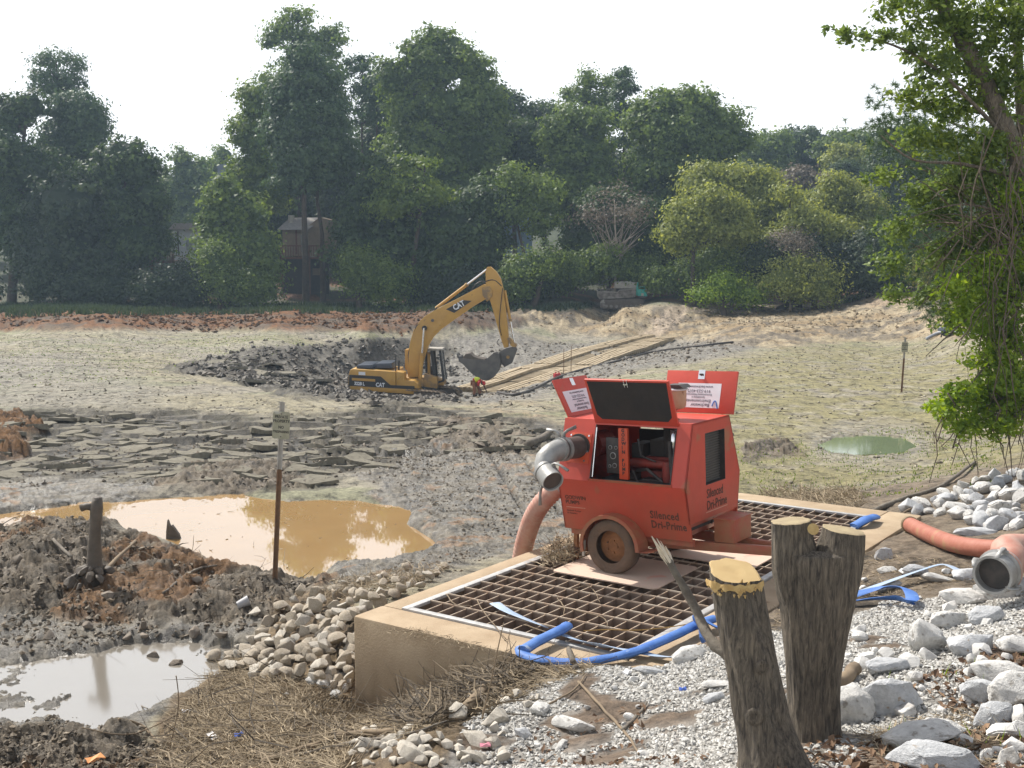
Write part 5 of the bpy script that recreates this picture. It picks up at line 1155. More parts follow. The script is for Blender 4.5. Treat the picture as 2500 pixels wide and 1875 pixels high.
def f_(u, v, rs):
    p = gpt(u, v); s = rs.uniform(.075, .145) * (.85 if v < 1450 else 1); lift = rs.choice((0, 0, .05, .10)) * (1 if 700 < u < 1000 else .4)
    zone = 'on the upper tail of the pile running behind the box corner' if v < 1462 else ('against the left face of the concrete box' if u > 800 else ('at the left foot of the stone pile' if u < 640 else ('in the lower front of the stone pile' if v > 1600 else 'on the crest of the stone pile')))
    i = rs.randrange(9); szw = 'large' if s > .12 else ('small' if s < .09 else 'middling'); cw = 'tan' if i % 2 == 0 else 'pale tan'
    rock(ROCKM['tan'][i], p + Vector((0, 0, lift)), s, szw + ' ' + cw + ' stone ' + zone, szw + ' ' + cw + ' stones ' + zone, .25)
scatter(pile, 178, f_, 15, 4)
SRV, SRF = {}, {}
def srock(me, p, s, key, sink=.4, st=(1, 1, 1)):
    M = Matrix.Translation((p.x, p.y, p.z + s * (1 - sink) * .6 * st[2])) @ Euler((R.uniform(-.5, .5), R.uniform(-.5, .5), R.uniform(0, 6.28))).to_matrix().to_4x4() @ Matrix.Diagonal((s * st[0], s * st[1], s * st[2], 1))
    SRV.setdefault(key, MB()).add([v.co for v in me.vertices], [tuple(f.vertices) for f in me.polygons], M)
# larger singled-out rocks of the pile
for (u, v, s, lab) in [(600, 1600, .15, 'tan boulder at the far left foot of the stone pile, beside the pale slurry'), (620, 1500, .13, 'upright tan stone on the upper left shoulder of the stone pile'), (735, 1500, .16, 'long pale stone lying on the crest of the stone pile'), (660, 1580, .16, 'pale flat stone low in the left of the stone pile'), (800, 1540, .15, 'leaning pale tan stone halfway up the pile, nearest the crest'), (375, 1612, .11, 'dark muddy stone standing alone in the slurry, left'), (432, 1630, .12, 'muddy pointed stone in the slurry right of its neighbour'), (522, 1610, .13, 'rounded grey tan stone where slurry meets straw bank')]:
    rock(R.choice(ROCKM['mud' if u < 450 else 'tan']), gpt(u, v), s, lab, sink=.3)
for (u, v, s) in [(880 - 40, 1690, .09), (790, 1680, .10), (760, 1672, .08), (820, 1705, .09), (700, 1700, .05), (740, 1735, .05)]:
    rock(R.choice(ROCKM['lime']), gpt(u, v), s, 'small white stone in the straw just left of the concrete wall', 'white stones left of the concrete wall', .3)
# tan rocks below the front wall
for (u, v, s, lab, st) in [(1120, 1755, .17, 'hooked tan rock in the brush below the concrete wall', (1, .8, 1)), (1215, 1765, .16, 'broad tan rock below the wall, right of the hooked one', (1.1, .8, .9)), (1165, 1815, .15, 'flat tan rock low in front of the hooked rock', (1.3, .8, .6)), (1000, 1850, .15, 'rounded tan rock near the bottom edge, left', (1.2, .9, .7)), (890, 1835, .15, 'pointed pale rock at the bottom edge, left of centre', (1, .8, 1)), (945, 1815, .13, 'brown grey rock behind the bottom rocks', (1.3, .8, .6)), (1205, 1825, .11, 'round cream rock at bottom centre', (.8, .8, .9)), (1165, 1860, .13, 'white slab rock cut by the bottom edge of the picture', (1.2, .8, .7)), (1320, 1740, .14, 'large round white rock at the edge of the gravel', (1.15, .9, .8)), (1400, 1780, .21, 'big low white slab half buried in gravel', (1.5, .8, .5)), (1275, 1800, .10, 'white wedge rock left of the gravel', (.7, 1.3, .7)), (1370, 1825, .08, 'small white rock in gravel near the bottom', (1.3, .7, .6))]:
    big = ROCKBT if u < 1230 else ROCKB
    o = rock(big[int(u) % len(big)], gpt(u, v), s, lab, sink=.45, st=st)
scatter([(860, 1790), (1000, 1780), (1120, 1810), (1260, 1770), (1330, 1690), (1240, 1700), (1210, 1760), (1260, 1870), (850, 1873)], 60, lambda u, v, rs: srock(rs.choice(ROCKM['tan'] + ROCKM['lime'][:3]), gpt(u, v), rs.uniform(.03, .09), 'bottom'), 16, 9)
def lime_far(u, v, rs):
    s_ = rs.uniform(.09, .21); sw = 'large' if s_ > .17 else ('small' if s_ < .12 else 'middling'); z_ = 'at the top of the upper right bank' if v < 1205 else ('just above the salmon hose' if v > 1255 else 'halfway down the upper right bank'); z_ += ', touching the right side' if u > 2430 else ''
    rock(rs.choice(ROCKM['lime']), gpt(u, v), s_, sw + ' white riprap stone ' + z_, sw + ' white riprap stones ' + z_, .35)
# limestone at right: singled-out ones
LR = [(2020 + 50, 1755, .20, 'big blue grey boulder at the foot of the forked stump', (.9, .9, 1.05)), (2170, 1735, .20, 'large shaded grey boulder right of the stump-foot boulder', (1.1, .8, 1)), (2250, 1815, .20, 'broad white boulder with a brown leaf on it, bottom right', (1.3, .9, .6)), (2280, 1870, .19, 'grey boulder cut by the bottom edge, right of centre', (1.3, .9, .6)),
      (2260, 1590, .20, 'tall upright white stone standing in the gravel', (.75, .8, 1.25)), (2160, 1640, .16, 'long low white rock in the middle of the gravel', (1.5, .8, .6)), (2310, 1530, .17, 'grey boulder behind the tall upright stone', (1.2, .9, .8)), (2370, 1590, .19, 'bluish white boulder right of the upright stone', (1.2, .9, .8)), (2440, 1660, .17, 'white triangular rock near the right edge', (1.2, .9, .8)), (2415, 1710, .15, 'white rock below the triangular one, near the right edge', (1.2, .9, .8)), (2480, 1720, .18, 'round shaded grey boulder at the right edge', (1, 1, 1.1)), (2425, 1770, .14, 'white boulder half in shade low on the right', (1, .9, .9)), (2490, 1600, .17, 'pale grey boulder touching the right edge above the leaf litter', (1.2, 1, .8)), (2400, 1520, .16, 'white boulder right of the grey one under the silver coupling', (1.2, .9, .8)), (2430, 1460, .18, 'blocky grey white boulder just below the silver coupling', (1.2, .9, .9)), (2495, 1450, .20, 'large pale boulder at the right edge beside the silver coupling', (1.1, 1, .9)), (2350, 1470, .17, 'white boulder left of and below the silver coupling', (1.3, .9, .8)),
      (2160, 1365, .12, 'pointed white rock right of the forked stump', (1, .8, 1.1)), (2165, 1398, .10, 'small square white rock under the pointed one', (1.1, .9, .7)), (2235, 1400, .12, 'grey white rock below the salmon hose', (1.3, .9, .7)), (2290, 1420, .14, 'white flat rock where the faded hose crosses', (1.5, .9, .6)), (2165, 1440, .12, 'white rock with a green stain behind the faded hose strip', (1.5, .8, .6)), (2100, 1455, .09, 'small white rock beside the forked stump', (1.2, .9, .7)), (2360, 1410, .15, 'pale rock left of the silver coupling', (1.3, 1, .8)), (2370, 1278, .12, 'cube shaped white rock above the salmon hose', (1.2, 1, .9)), (2390, 1305, .16, 'long flat bluish rock just above the salmon hose', (1.8, .9, .5)), (1680, 1610, .13, 'white boulder resting on the near rim of the grate against the blue hose', (1.25, .9, .8)), (1590, 1645, .10, 'long pale driftlike rock at the top edge of the gravel', (1.6, .7, .5)), (1745, 1680, .12, 'white slab beside the left foot of the yellow topped stump', (1.2, .9, .5)), (1740, 1715, .08, 'orange stained stone beside the yellow topped stump', (1.2, 1, .8)), (1760, 1590, .10, 'white rock left of the yellow topped stump at the rim', (1.2, .9, .7))]
for i, (u, v, s, lab, st) in enumerate(LR):
    rock(ROCKB[i % 8], gpt(u, v), s * 1.18, lab, sink=.4, rot=(R.uniform(-.25, .25), R.uniform(-.25, .25), R.uniform(-.5, .5)), st=st)
scatter([(2210, 1245), (2290, 1215), (2370, 1180), (2440, 1165), (2500, 1150), (2500, 1300), (2430, 1300), (2330, 1262), (2250, 1262)], 60, lime_far, 20, 14)
scatter([(2080, 1400), (2300, 1380), (2500, 1420), (2500, 1870), (2150, 1870), (2100, 1650), (1900, 1560), (1720, 1560), (1800, 1500)], 80, lambda u, v, rs: srock(rs.choice(ROCKM['lime']), gpt(u, v), rs.uniform(.035, .11), 'bank'), 22, 15)
scatter([(1350, 1690), (1700, 1600), (1760, 1700), (1700, 1870), (1300, 1870), (1250, 1830)], 16, lambda u, v, rs: srock(rs.choice(ROCKM['lime']), gpt(u, v), rs.uniform(.03, .06), 'bank'), 30, 16)
scatter([(0, 1300), (600, 1420), (650, 1480), (560, 1560), (100, 1560), (0, 1500)], 24, lambda u, v, rs: srock(rs.choice(ROCKM['mud']), gpt(u, v), rs.uniform(.05, .14), 'mud'), 25, 17)
scatter([(980, 1040), (1300, 1010), (1350, 1080), (1150, 1110)], 12, lambda u, v, rs: srock(rs.choice(ROCKM['mud']), gpt(u, v), rs.uniform(.08, .2), 'mud', .5, (1.3, 1, .5)), 20, 18)
for key, nm, m_, lab in (('bottom', 'loose_stones', M_TANROCK2, 'small loose tan stones strewn along the bottom edge'), ('bank', 'loose_stones', M_LIME, 'small white stones strewn over the gravel bank'), ('mud', 'mud_lumps', M_DARKROCK, 'dark lumps sticking out of the churned mud')):
    tag(SRV[key].build(nm, m_, auto=30), lab, kind='stuff')
# ================================================================== GRAVEL, STRAW, TWIGS (uncountable)
def pebbles(poly, count, smin, smax, m, name, label, seed, pw=1.0):
    rs = np.random.RandomState(seed); us = [p[0] for p in poly]; vs_ = [p[1] for p in poly]
    c = [gpt(u, min(v, 1950)) for u, v in poly]; x0, x1 = min(p.x for p in c) - 1, max(p.x for p in c) + 1; y0, y1 = min(p.y for p in c) - 1, max(p.y for p in c) + 1
    X = rs.uniform(x0, x1, count * 4); Y = rs.uniform(y0, y1, count * 4); Z = hgt(X, Y); U, V, D = proj(X, Y, Z)
    wob = (fbm(X * 1.3, Y * 1.3, 7, 3) - .5) * 120
    ok = sdpoly(U + wob, V + wob * .5, poly) > 0; ok &= fbm(X * 1.6, Y * 1.6, 30, 4) < .63
    GA = (X - GO.x) * EA.x + (Y - GO.y) * EA.y; GB = (X - GO.x) * EB.x + (Y - GO.y) * EB.y
    ok &= ~((GA > A0 - .05) & (GA < A1 + .05) & (GB > B0 - .05) & (GB < B1 + .05))
    X, Y, Z = X[ok][:count], Y[ok][:count], Z[ok][:count]; n = len(X)
    oc = np.array([(1, 0, 0), (0, 1, 0), (-1, 0, 0), (0, -1, 0), (0, 0, 1), (0, 0, -1)], float)
    fc = np.array([(0, 1, 4), (1, 2, 4), (2, 3, 4), (3, 0, 4), (1, 0, 5), (2, 1, 5), (3, 2, 5), (0, 3, 5)])
    S = smin + (smax - smin) * rs.uniform(0, 1, n) ** pw; sc_ = np.stack([S * rs.uniform(.8, 1.5, n), S * rs.uniform(.7, 1.1, n), S * rs.uniform(.5, .9, n)], -1)
    v = oc[None] * sc_[:, None, :] * rs.uniform(.75, 1.2, (n, 6, 1)); v += rs.uniform(-.15, .15, (n, 6, 3)) * S[:, None, None]
    a = rs.uniform(0, 6.28, n); b = rs.uniform(-.6, .6, n); ca, sa, cb, sb = np.cos(a), np.sin(a), np.cos(b), np.sin(b)
    x, y, z = v[..., 0], v[..., 1], v[..., 2]; y, z = y * cb[:, None] - z * sb[:, None], y * sb[:, None] + z * cb[:, None]; x, y = x * ca[:, None] - y * sa[:, None], x * sa[:, None] + y * ca[:, None]
    v = np.stack([x + X[:, None], y + Y[:, None], z + Z[:, None] + S[:, None] * .35], -1).reshape(-1, 3)
    f = (fc[None] + (np.arange(n) * 6)[:, None, None]).reshape(-1, 3)
    me = npmesh(name, v, f, m, smooth=False, tint=np.repeat(rs.uniform(0, 1, n), 8)); return tag(link(name, me), label, kind='stuff')
def tintmat(name, c1, c2, rough=.9):
    m = mat(name, c1, rough); n, l = m.node_tree.nodes, m.node_tree.links; at = n.new('ShaderNodeAttribute'); at.attribute_name = 'tint'; rp = n.new('ShaderNodeValToRGB')
    rp.color_ramp.elements[0].color = (*c1, 1); rp.color_ramp.elements[1].color = (*c2, 1); l.new(at.outputs['Fac'], rp.inputs['Fac']); l.new(rp.outputs[0], n['Principled BSDF'].inputs['Base Color']); return m
M_PEB = tintmat('gravel_stones', (.31, .295, .265), (.58, .57, .54))
pebbles([(1200, 1715), (1480, 1632), (1700, 1565), (1900, 1545), (2300, 1465), (2430, 1440), (2700, 1440), (2700, 2100), (1050, 2100), (1100, 1850)], 34000, .011, .024, M_PEB, 'gravel', 'pale crushed gravel covering the bank around the stumps', 5)
pebbles([(780, 1700), (860, 1690), (862, 1760), (760, 1780), (720, 1740)], 1200, .012, .026, M_PEB, 'gravel', 'thin spill of pale gravel in the straw left of the wall', 6)
M_CLOD = tintmat('mud_crumbs', (.06, .046, .031), (.22, .175, .12), .7)
def crumbs(poly, count, smin, smax, m, name, label, seed): return pebbles(poly, count, smin, smax, m, name, label, seed, 3.0)
crumbs([(-60, 1260), (200, 1260), (330, 1320), (500, 1385), (700, 1405), (840, 1410), (760, 1440), (660, 1500), (560, 1560), (300, 1560), (-60, 1620)], 7000, .006, .05, M_CLOD, 'mud_crumbs', 'dark crumbled mud clods over the churned mound', 7)
crumbs([(-60, 1770), (340, 1770), (420, 1830), (380, 1880), (-60, 1880)], 3500, .008, .04, M_CLOD, 'mud_crumbs', 'dark crumbled mud along the bottom left corner', 8)
crumbs([(0, 1100), (500, 1060), (1100, 1010), (1400, 1060), (1300, 1110), (800, 1190), (300, 1170), (0, 1180)], 2500, .015, .07, M_CLOD, 'mud_crumbs', 'dark mud lumps in the gaps of the cracked bed', 9)
crumbs([(900, 1120), (1100, 1080), (1350, 1100), (1400, 1250), (1250, 1340), (1100, 1400), (900, 1400), (1100, 1320)], 3500, .006, .04, M_CLOD, 'mud_crumbs', 'small crumbs of grey mud right of the orange puddle', 10)
crumbs([(420, 905), (640, 855), (900, 835), (1100, 850), (1100, 980), (880, 985), (560, 925)], 6500, .03, .2, tintmat('black_mud_lumps', (.035, .030, .024), (.14, .12, .095), .7), 'mud_crumbs', 'heaps of black mud lumps in the pit left of the excavator', 11)
crumbs([(1080, 850), (1330, 835), (1700, 820), (1840, 850), (1540, 905), (1250, 985), (1100, 985)], 2500, .03, .13, M_CLOD, 'mud_crumbs', 'grey mud lumps beside the timber road', 12)
M_SANDC = tintmat('sand_clods', (.15, .115, .065), (.34, .27, .18)); crumbs([(1240, 775), (1450, 755), (2000, 750), (2400, 765), (2400, 820), (1740, 800), (1350, 795)], 1800, .03, .16, M_SANDC, 'sand_clods', 'clods of tan soil over the sandy rise', 13)
M_BERMC = tintmat('clay_clods', (.035, .024, .014), (.18, .075, .018)); crumbs([(-60, 768), (900, 762), (1250, 760), (1000, 810), (-60, 808)], 3500, .04, .2, M_BERMC, 'clay_clods', 'rough orange clay clods along the far berm', 14)
M_STRAWT = tintmat('straw_stalks', (.15, .115, .07), (.46, .37, .25))
def stalks(polys, count, lmin, lmax, w, m, name, label, seed, up=.25, lift=.02, fixz=None):
    rs = np.random.RandomState(seed); allv = []; allf = []; tint = []; off = 0
    for poly, frac in polys:
        c = [atZ(u, v, fixz) if fixz is not None else gpt(u, v) for u, v in poly]; n = int(count * frac)
        X = rs.uniform(min(p.x for p in c) - .5, max(p.x for p in c) + .5, n * 6); Y = rs.uniform(min(p.y for p in c) - .5, max(p.y for p in c) + .5, n * 6)
        Z = hgt(X, Y) if fixz is None else np.full(X.shape, fixz); U, V, D = proj(X, Y, Z)
        ok = sdpoly(U, V, poly) > 0
        if fixz is None:
            GA = (X - GO.x) * EA.x + (Y - GO.y) * EA.y; GB = (X - GO.x) * EB.x + (Y - GO.y) * EB.y; ok &= ~((GA > A0) & (GA < A1) & (GB > B0) & (GB < B1))
        X, Y, Z = X[ok][:n], Y[ok][:n], Z[ok][:n]; n = len(X)
        Ln = rs.uniform(lmin, lmax, n) * rs.uniform(.5, 1.2, n); a = rs.uniform(0, 6.28, n); el = np.abs(rs.normal(0, up, n)); el2 = el + rs.normal(0, .5, n); a2 = a + rs.normal(0, .5, n)
        z0 = Z + rs.uniform(0, lift, n)
        p0 = np.stack([X, Y, z0], -1); p1 = p0 + np.stack([np.cos(a) * np.cos(el), np.sin(a) * np.cos(el), np.sin(el)], -1) * (Ln / 2)[:, None]
        p2 = p1 + np.stack([np.cos(a2) * np.cos(el2), np.sin(a2) * np.cos(el2), np.sin(el2)], -1) * (Ln / 2)[:, None]
        if fixz is None:
            for pp in (p1, p2): pp[:, 2] = np.maximum(pp[:, 2], hgt(pp[:, 0], pp[:, 1]) + .004)
        W = rs.uniform(.5, 1.4, n) * w; v = []
        for pp, k_ in ((p0, 1.0), (p1, .9), (p2, .4)):
            for q_ in range(3):
                an = q_ * 2.094; v.append(pp + np.stack([-np.sin(a) * math.cos(an), np.cos(a) * math.cos(an), np.full(n, math.sin(an))], -1) * (W * k_)[:, None])
        v = np.stack(v, 1).reshape(-1, 3); fb = []
        for s_ in (0, 3):
            for q_ in range(3): fb.append((s_ + q_, s_ + (q_ + 1) % 3, s_ + 3 + (q_ + 1) % 3, s_ + 3 + q_))
        f = (np.array(fb)[None] + (np.arange(n) * 9)[:, None, None]).reshape(-1, 4) + off
        allv.append(v); allf.append(f); off += len(v); tint.append(np.repeat(rs.uniform(0, 1, n), 6))
    return tag(link(name, npmesh(name, np.concatenate(allv), np.concatenate(allf), m, tint=np.concatenate(tint))), label, kind='stuff')
bank = [(640, 1640), (760, 1690), (865, 1700), (870, 1760), (960, 1730), (1100, 1670), (1240, 1605), (1500, 1600), (1450, 1635), (1330, 1680), (1200, 1740), (1000, 1800), (860, 1800), (840, 1900), (380, 1900), (400, 1800), (440, 1720), (560, 1640)]
stalks([(bank, 1.0)], 9000, .06, .30, .0035, M_STRAWT, 'straw', 'dry straw and flood wrack matted over the brown bank', 21, .13, .03)
stalks([([(1180, 1400), (1330, 1330), (1390, 1330), (1385, 1370), (1330, 1400), (1260, 1400)], .0), ([(820, 1430), (1000, 1400), (1100, 1395), (1000, 1440), (900, 1470), (760, 1480)], 1)], 900, .06, .3, .004, M_STRAWT, 'straw', 'dry wrack caught among the upper stones of the pile', 22, .4, .12)
stalks([([(1350, 1335), (1420, 1320), (1420, 1365), (1370, 1385), (1320, 1385)], 1)], 700, .06, .28, .005, M_STRAWT, 'straw', 'tangle of dry roots and stalks left of the trailer wheel on the grate', 23, .5, .12, fixz=.03)
stalks([([(930, 1540), (1000, 1530), (1240, 1590), (1230, 1600), (1000, 1560)], 1)], 500, .02, .09, .003, M_STRAWT, 'straw', 'crumbs of dry stalk along the near concrete rim', 24, .1, .01, fixz=.003)
stalks([([(1800, 1250), (1900, 1205), (2100, 1215), (2100, 1250), (1850, 1270)], 1)], 2000, .1, .5, .006, M_STRAWT, 'straw', 'brown flood wrack heaped behind the far end of the box', 25, .4, .2)
stalks([([(2100, 1350), (2400, 1380), (2420, 1420), (2300, 1440), (2100, 1470), (1900, 1560), (1850, 1530)], .5), ([(2080, 1800), (2500, 1700), (2500, 1875), (2200, 1875)], .5)], 2600, .03, .16, .003, M_STRAWT, 'straw', 'broken stalks and twigs over the right bank', 26, .15, .02)
stalks([([(960, 1750), (1040, 1690), (1130, 1650), (1230, 1620), (1300, 1640), (1240, 1700), (1120, 1760), (1000, 1790)], 1)], 900, .15, .5, .008, tintmat('dark_twigs', (.05, .04, .03), (.22, .17, .11)), 'twigs', 'dark tangle of twigs and rootlets heaped against the concrete wall', 28, .20, .10)
stalks([(bank, 1.0)], 420, .35, .9, .007, MATS['dark_twigs'], 'twigs', 'longer bare twigs scattered over the straw bank', 29, .08, .05)
stalks([([(440, 1740), (560, 1600), (700, 1640), (860, 1700), (860, 1760), (640, 1760), (420, 1830)], 1)], 3500, .06, .28, .0035, M_STRAWT, 'straw', 'dry straw along the edge of the slurry pool', 30, .2, .04)
stalks([([(-60, 1240), (700, 1380), (760, 1440), (560, 1560), (-60, 1620)], 1)], 260, .15, .5, .007, MATS['dark_twigs'], 'twigs', 'bare sticks poking from the churned mud', 33, .35, .05)
flat_ = [(-60, 815), (900, 812), (640, 850), (380, 905), (700, 985), (1100, 1005), (1400, 960), (1900, 850), (2400, 830), (2400, 1160), (1850, 1180), (1700, 1060), (1300, 1000), (640, 1015), (-60, 1005)]
stalks([(flat_, 1)], 2600, .10, .45, .008, MATS['dark_twigs'], 'twigs', 'small dark twigs and scraps strewn over the dried lake bed', 34, .06, .02)
M_FLATC = tintmat('crust_flakes', (.10, .085, .06), (.42, .38, .29)); crumbs(flat_, 5000, .012, .075, M_FLATC, 'crust_flakes', 'curled flakes and specks of dried crust over the lake bed', 35)
stalks([([(120, 1245), (560, 1200), (860, 1230), (1040, 1310), (780, 1390), (560, 1360), (300, 1270)], 1)], 55, .03, .16, .006, tintmat('floating_bits', (.20, .13, .07), (.62, .52, .38)), 'floating_debris', 'bits of leaf and stalk floating on the orange puddle', 36, .01, .004, fixz=WZ + .004)
# leaf litter lower right
def litter(poly, count, s0, m, name, label, seed):
    rs = np.random.RandomState(seed); c = [atZ(u, v, .8) for u, v in poly]; n = count
    X = rs.uniform(min(p.x for p in c) - .3, max(p.x for p in c) + .3, n * 4); Y = rs.uniform(min(p.y for p in c) - .3, max(p.y for p in c) + .3, n * 4); Z = hgt(X, Y); U, V, D = proj(X, Y, Z)
    ok = (sdpoly(U, V, poly) > 0) & (fbm(X * 1.2, Y * 1.2, 77, 3) > .42); X, Y, Z = X[ok][:n], Y[ok][:n], Z[ok][:n]; n = len(X)
    a = rs.uniform(0, 6.28, n); S = rs.uniform(.6, 1.3, n) * s0; t1 = rs.normal(0, .5, (n, 3)); d = np.stack([np.cos(a), np.sin(a), t1[:, 0]], -1) * S[:, None]; e = np.stack([-np.sin(a), np.cos(a), t1[:, 1]], -1) * (S * .55)[:, None]
    c0 = np.stack([X, Y, Z + .012 + np.abs(t1[:, 2]) * .02], -1); up = np.zeros((n, 3)); up[:, 2] = S * .3
    v = np.stack([c0 - d, c0 + e + up, c0 + d, c0 - e + up], 1).reshape(-1, 3); f = (np.array([(0, 1, 2), (0, 2, 3)])[None] + (np.arange(n) * 4)[:, None, None]).reshape(-1, 3)
    return tag(link(name, npmesh(name, v, f, m, tint=np.repeat(rs.uniform(0, 1, n), 2))), label, kind='stuff')
M_DLEAF = tintmat('dead_leaf', (.09, .05, .03), (.27, .17, .10)); litter([(1900, 1790), (2150, 1700), (2400, 1600), (2500, 1560), (2600, 1600), (2600, 1950), (1850, 1950)], 900, .033, M_DLEAF, 'leaf_litter', 'brown dead leaves between the boulders at lower right', 31)
litter([(1250, 1700), (1700, 1620), (1740, 1875), (1250, 1875)], 160, .025, M_DLEAF, 'leaf_litter', 'few brown leaves on the gravel left of the stumps', 32)
# ---- branches one can tell apart
BR = [([(640, 1868), (740, 1838), (850, 1800), (960, 1790), (1060, 1755)], .028, 'long grey branch lying along the bottom of the straw bank'), ([(720, 1852), (850, 1822), (1000, 1795), (1090, 1768)], .016, 'thinner branch beside the long grey one'),
      ([(985, 1762), (1030, 1700), (1062, 1670)], .045, 'short thick log end leaning against the concrete wall'), ([(975, 1760), (1005, 1735), (1035, 1730)], .03, 'dark branch stub crossing the thick log end'), ([(1105, 1645), (1150, 1650), (1165, 1655)], .045, 'cut log end in the wrack at the wall top'),
      ([(1110, 1760), (1170, 1680), (1240, 1600)], .035, 'dark muddy branch in the debris heap at the wall'), ([(1130, 1750), (1185, 1690), (1225, 1650)], .05, 'thick black log under the debris heap at the wall'),
      ([(1405, 1640), (1460, 1612), (1540, 1600), (1640, 1612), (1700, 1600)], .030, 'long weathered root along the top edge of the gravel'), ([(1300, 1650), (1330, 1610), (1400, 1628)], .035, 'pale forked root beside the blue hose'),
      ([(1412, 1670), (1480, 1745), (1530, 1800), (1560, 1850)], .014, 'slim bare branch lying down the gravel slope'), ([(1330, 1730), (1400, 1690), (1430, 1650)], .010, 'thin stick slanting up at the left edge of the gravel'), ([(1520, 1790), (1560, 1750), (1580, 1720)], .014, 'short tan stick on the gravel'),
      ([(290, 1760), (345, 1775), (380, 1810), (430, 1850), (480, 1875)], .016, 'pale root curving down at the bottom left'), ([(200, 1785), (330, 1795), (480, 1720), (560, 1700), (700, 1715)], .007, 'thin arching twig at the edge of the slurry'), ([(430, 1650), (436, 1720), (420, 1800), (400, 1850)], .006, 'upright bare stem in front of the slurry'),
      ([(380, 1820), (420, 1810), (520, 1770)], .010, 'dark wet twig at the slurry edge'), ([(290, 1705), (330, 1722), (360, 1735)], .012, 'black stick lying in the slurry'), ([(540, 1800), (600, 1760), (700, 1690), (760, 1670)], .008, 'curved grey twig over the straw bank'), ([(470, 1780), (520, 1730), (640, 1700), (860, 1690)], .010, 'long thin branch across the straw bank toward the wall'),
      ([(870, 1705), (920, 1730), (985, 1735)], .008, 'twig curling round the corner of the concrete wall'), ([(1175, 1760), (1190, 1700), (1230, 1520)], .008, 'bare forked twig sticking up in front of the wall'), ([(1060, 1700), (1110, 1640), (1240, 1560)], .006, 'thin twig leaning on the wall top'),
      ([(800, 1668), (830, 1640), (865, 1630)], .025, 'dark branch stub between the white stones and the wall'), ([(2160, 1620), (2240, 1595), (2330, 1570)], .030, 'bone pale branch lying across the gravel by the upright stone'), ([(1990, 1700), (2040, 1690), (2085, 1650)], .06, 'grey log end right of the forked stump foot'), ([(1885, 1745), (1930, 1740), (1960, 1740)], .05, 'pale log end between the two stumps'),
      ([(2080, 1290), (2160, 1240), (2300, 1190), (2380, 1130)], .045, 'bent grey pole lying from the box end up the lake side of the right bank'), ([(1750, 935), (1790, 925)], .13, 'pale cut log lying on the flat behind the pump'), ([(1290, 1095), (1340, 1068)], .12, 'pale log end lying behind the pump elbow'),
      ([(130, 1325), (175, 1370)], .03, 'broken stake leaning in the mud mound'), ([(255, 1400), (330, 1335)], .035, 'split plank end in the mud mound'), ([(400, 1450), (470, 1400), (530, 1385)], .02, 'muddy root in the churned mound'), ([(1800, 1225), (1900, 1215), (2080, 1240)], .02, 'thin pole in the wrack behind the box'), ([(2080, 1350), (2200, 1260), (2230, 1245)], .022, 'grey stick lying along the right rim of the box')]
for i, (pp, r_, lab) in enumerate(BR):
    lift = .012 + r_ * .8; P_ = [gpt(u, v) + Vector((0, 0, lift)) for u, v in pp]
    if 'upright' in lab or 'sticking up' in lab or 'leaning on' in lab:
        y0 = P_[0].y if 'upright' not in lab else P_[-1].y; P_ = [atY(u, v, y0 + (.05 * j)) for j, (u, v) in enumerate(pp)]
    limb('branch', P_, [r_, r_ * .95, r_ * .8, r_ * .5 if r_ < .02 else r_ * .8], M_TWIG if r_ < .012 else (M_LIMB if i % 3 else M_TWIG), lab, seed=i, wob=r_ * .25)
# twigs on the grate
for i, pp in enumerate([[(1165, 1465), (1185, 1500), (1235, 1560)], [(1090, 1450), (1110, 1475), (1160, 1480)], [(1365, 1482), (1450, 1500), (1480, 1515), (1482, 1530)], [(1395, 1440), (1440, 1432), (1465, 1470)], [(1360, 1460), (1376, 1480), (1377, 1500)], [(1280, 1525), (1340, 1545), (1420, 1560)]]):
    limb('branch', [G(u, v, .045) for u, v in pp], [.007, .006, .004], M_TWIG, 'thin dry twig lying on the grate bars', 'twig', 'twigs on the grate', seed=50 + i, wob=.004)
# ================================================================== SMALL THINGS IN THE MUD
pb = gpt(232, 1405); py = pb.y
mp_ = empty('muddy_standpipe', pb, (0, 0, 0), 'mud coated black post with a stub arm standing on the mud mound, left', 'post')
r0 = lambda u, v: atY(u, v, py) - pb
k = MB(); k.tube([r0(228, 1440), r0(230, 1380), r0(232, 1300), r0(236, 1240), r0(238, 1214)], [.22, .12, .085, .095, .07], 14); k.build('post', M_MUDPOST, mp_, smooth=True)
k = MB(); k.tube([r0(234, 1240), r0(212, 1236), r0(198, 1240)], [.06, .055, .06], 10); k.build('stub_arm', M_MUDPOST, mp_, smooth=True)
k = MB()
for i in range(26):
    a = R.uniform(0, 6.28); d_ = R.uniform(.08, .42); h_ = max(.05, .34 - d_ * .7); me_ = ROCKM['mud'][i % 5]; s_ = R.uniform(.07, .15)
    k.add([v.co for v in me_.vertices], [tuple(f.vertices) for f in me_.polygons], Matrix.Translation((d_ * math.cos(a), d_ * math.sin(a), h_ - .12)) @ Euler((a, d_, a)).to_matrix().to_4x4() @ Matrix.Scale(s_, 4))
k.build('mud_base', M_MUDPOST, mp_, auto=40)['kind'] = 'stuff'
q_ = gpt(425, 1322); o = MB().prism([(-.14, 0), (.14, 0), (.10, .14), (-.02, .32), (-.06, .30), (-.10, .42), (-.13, .2)], -.05, .05).build('mud_peak', M_MUDPOST); o.location = q_; tag(o, 'small pointed chunk of mud standing at the near edge of the orange puddle', 'mud lump')
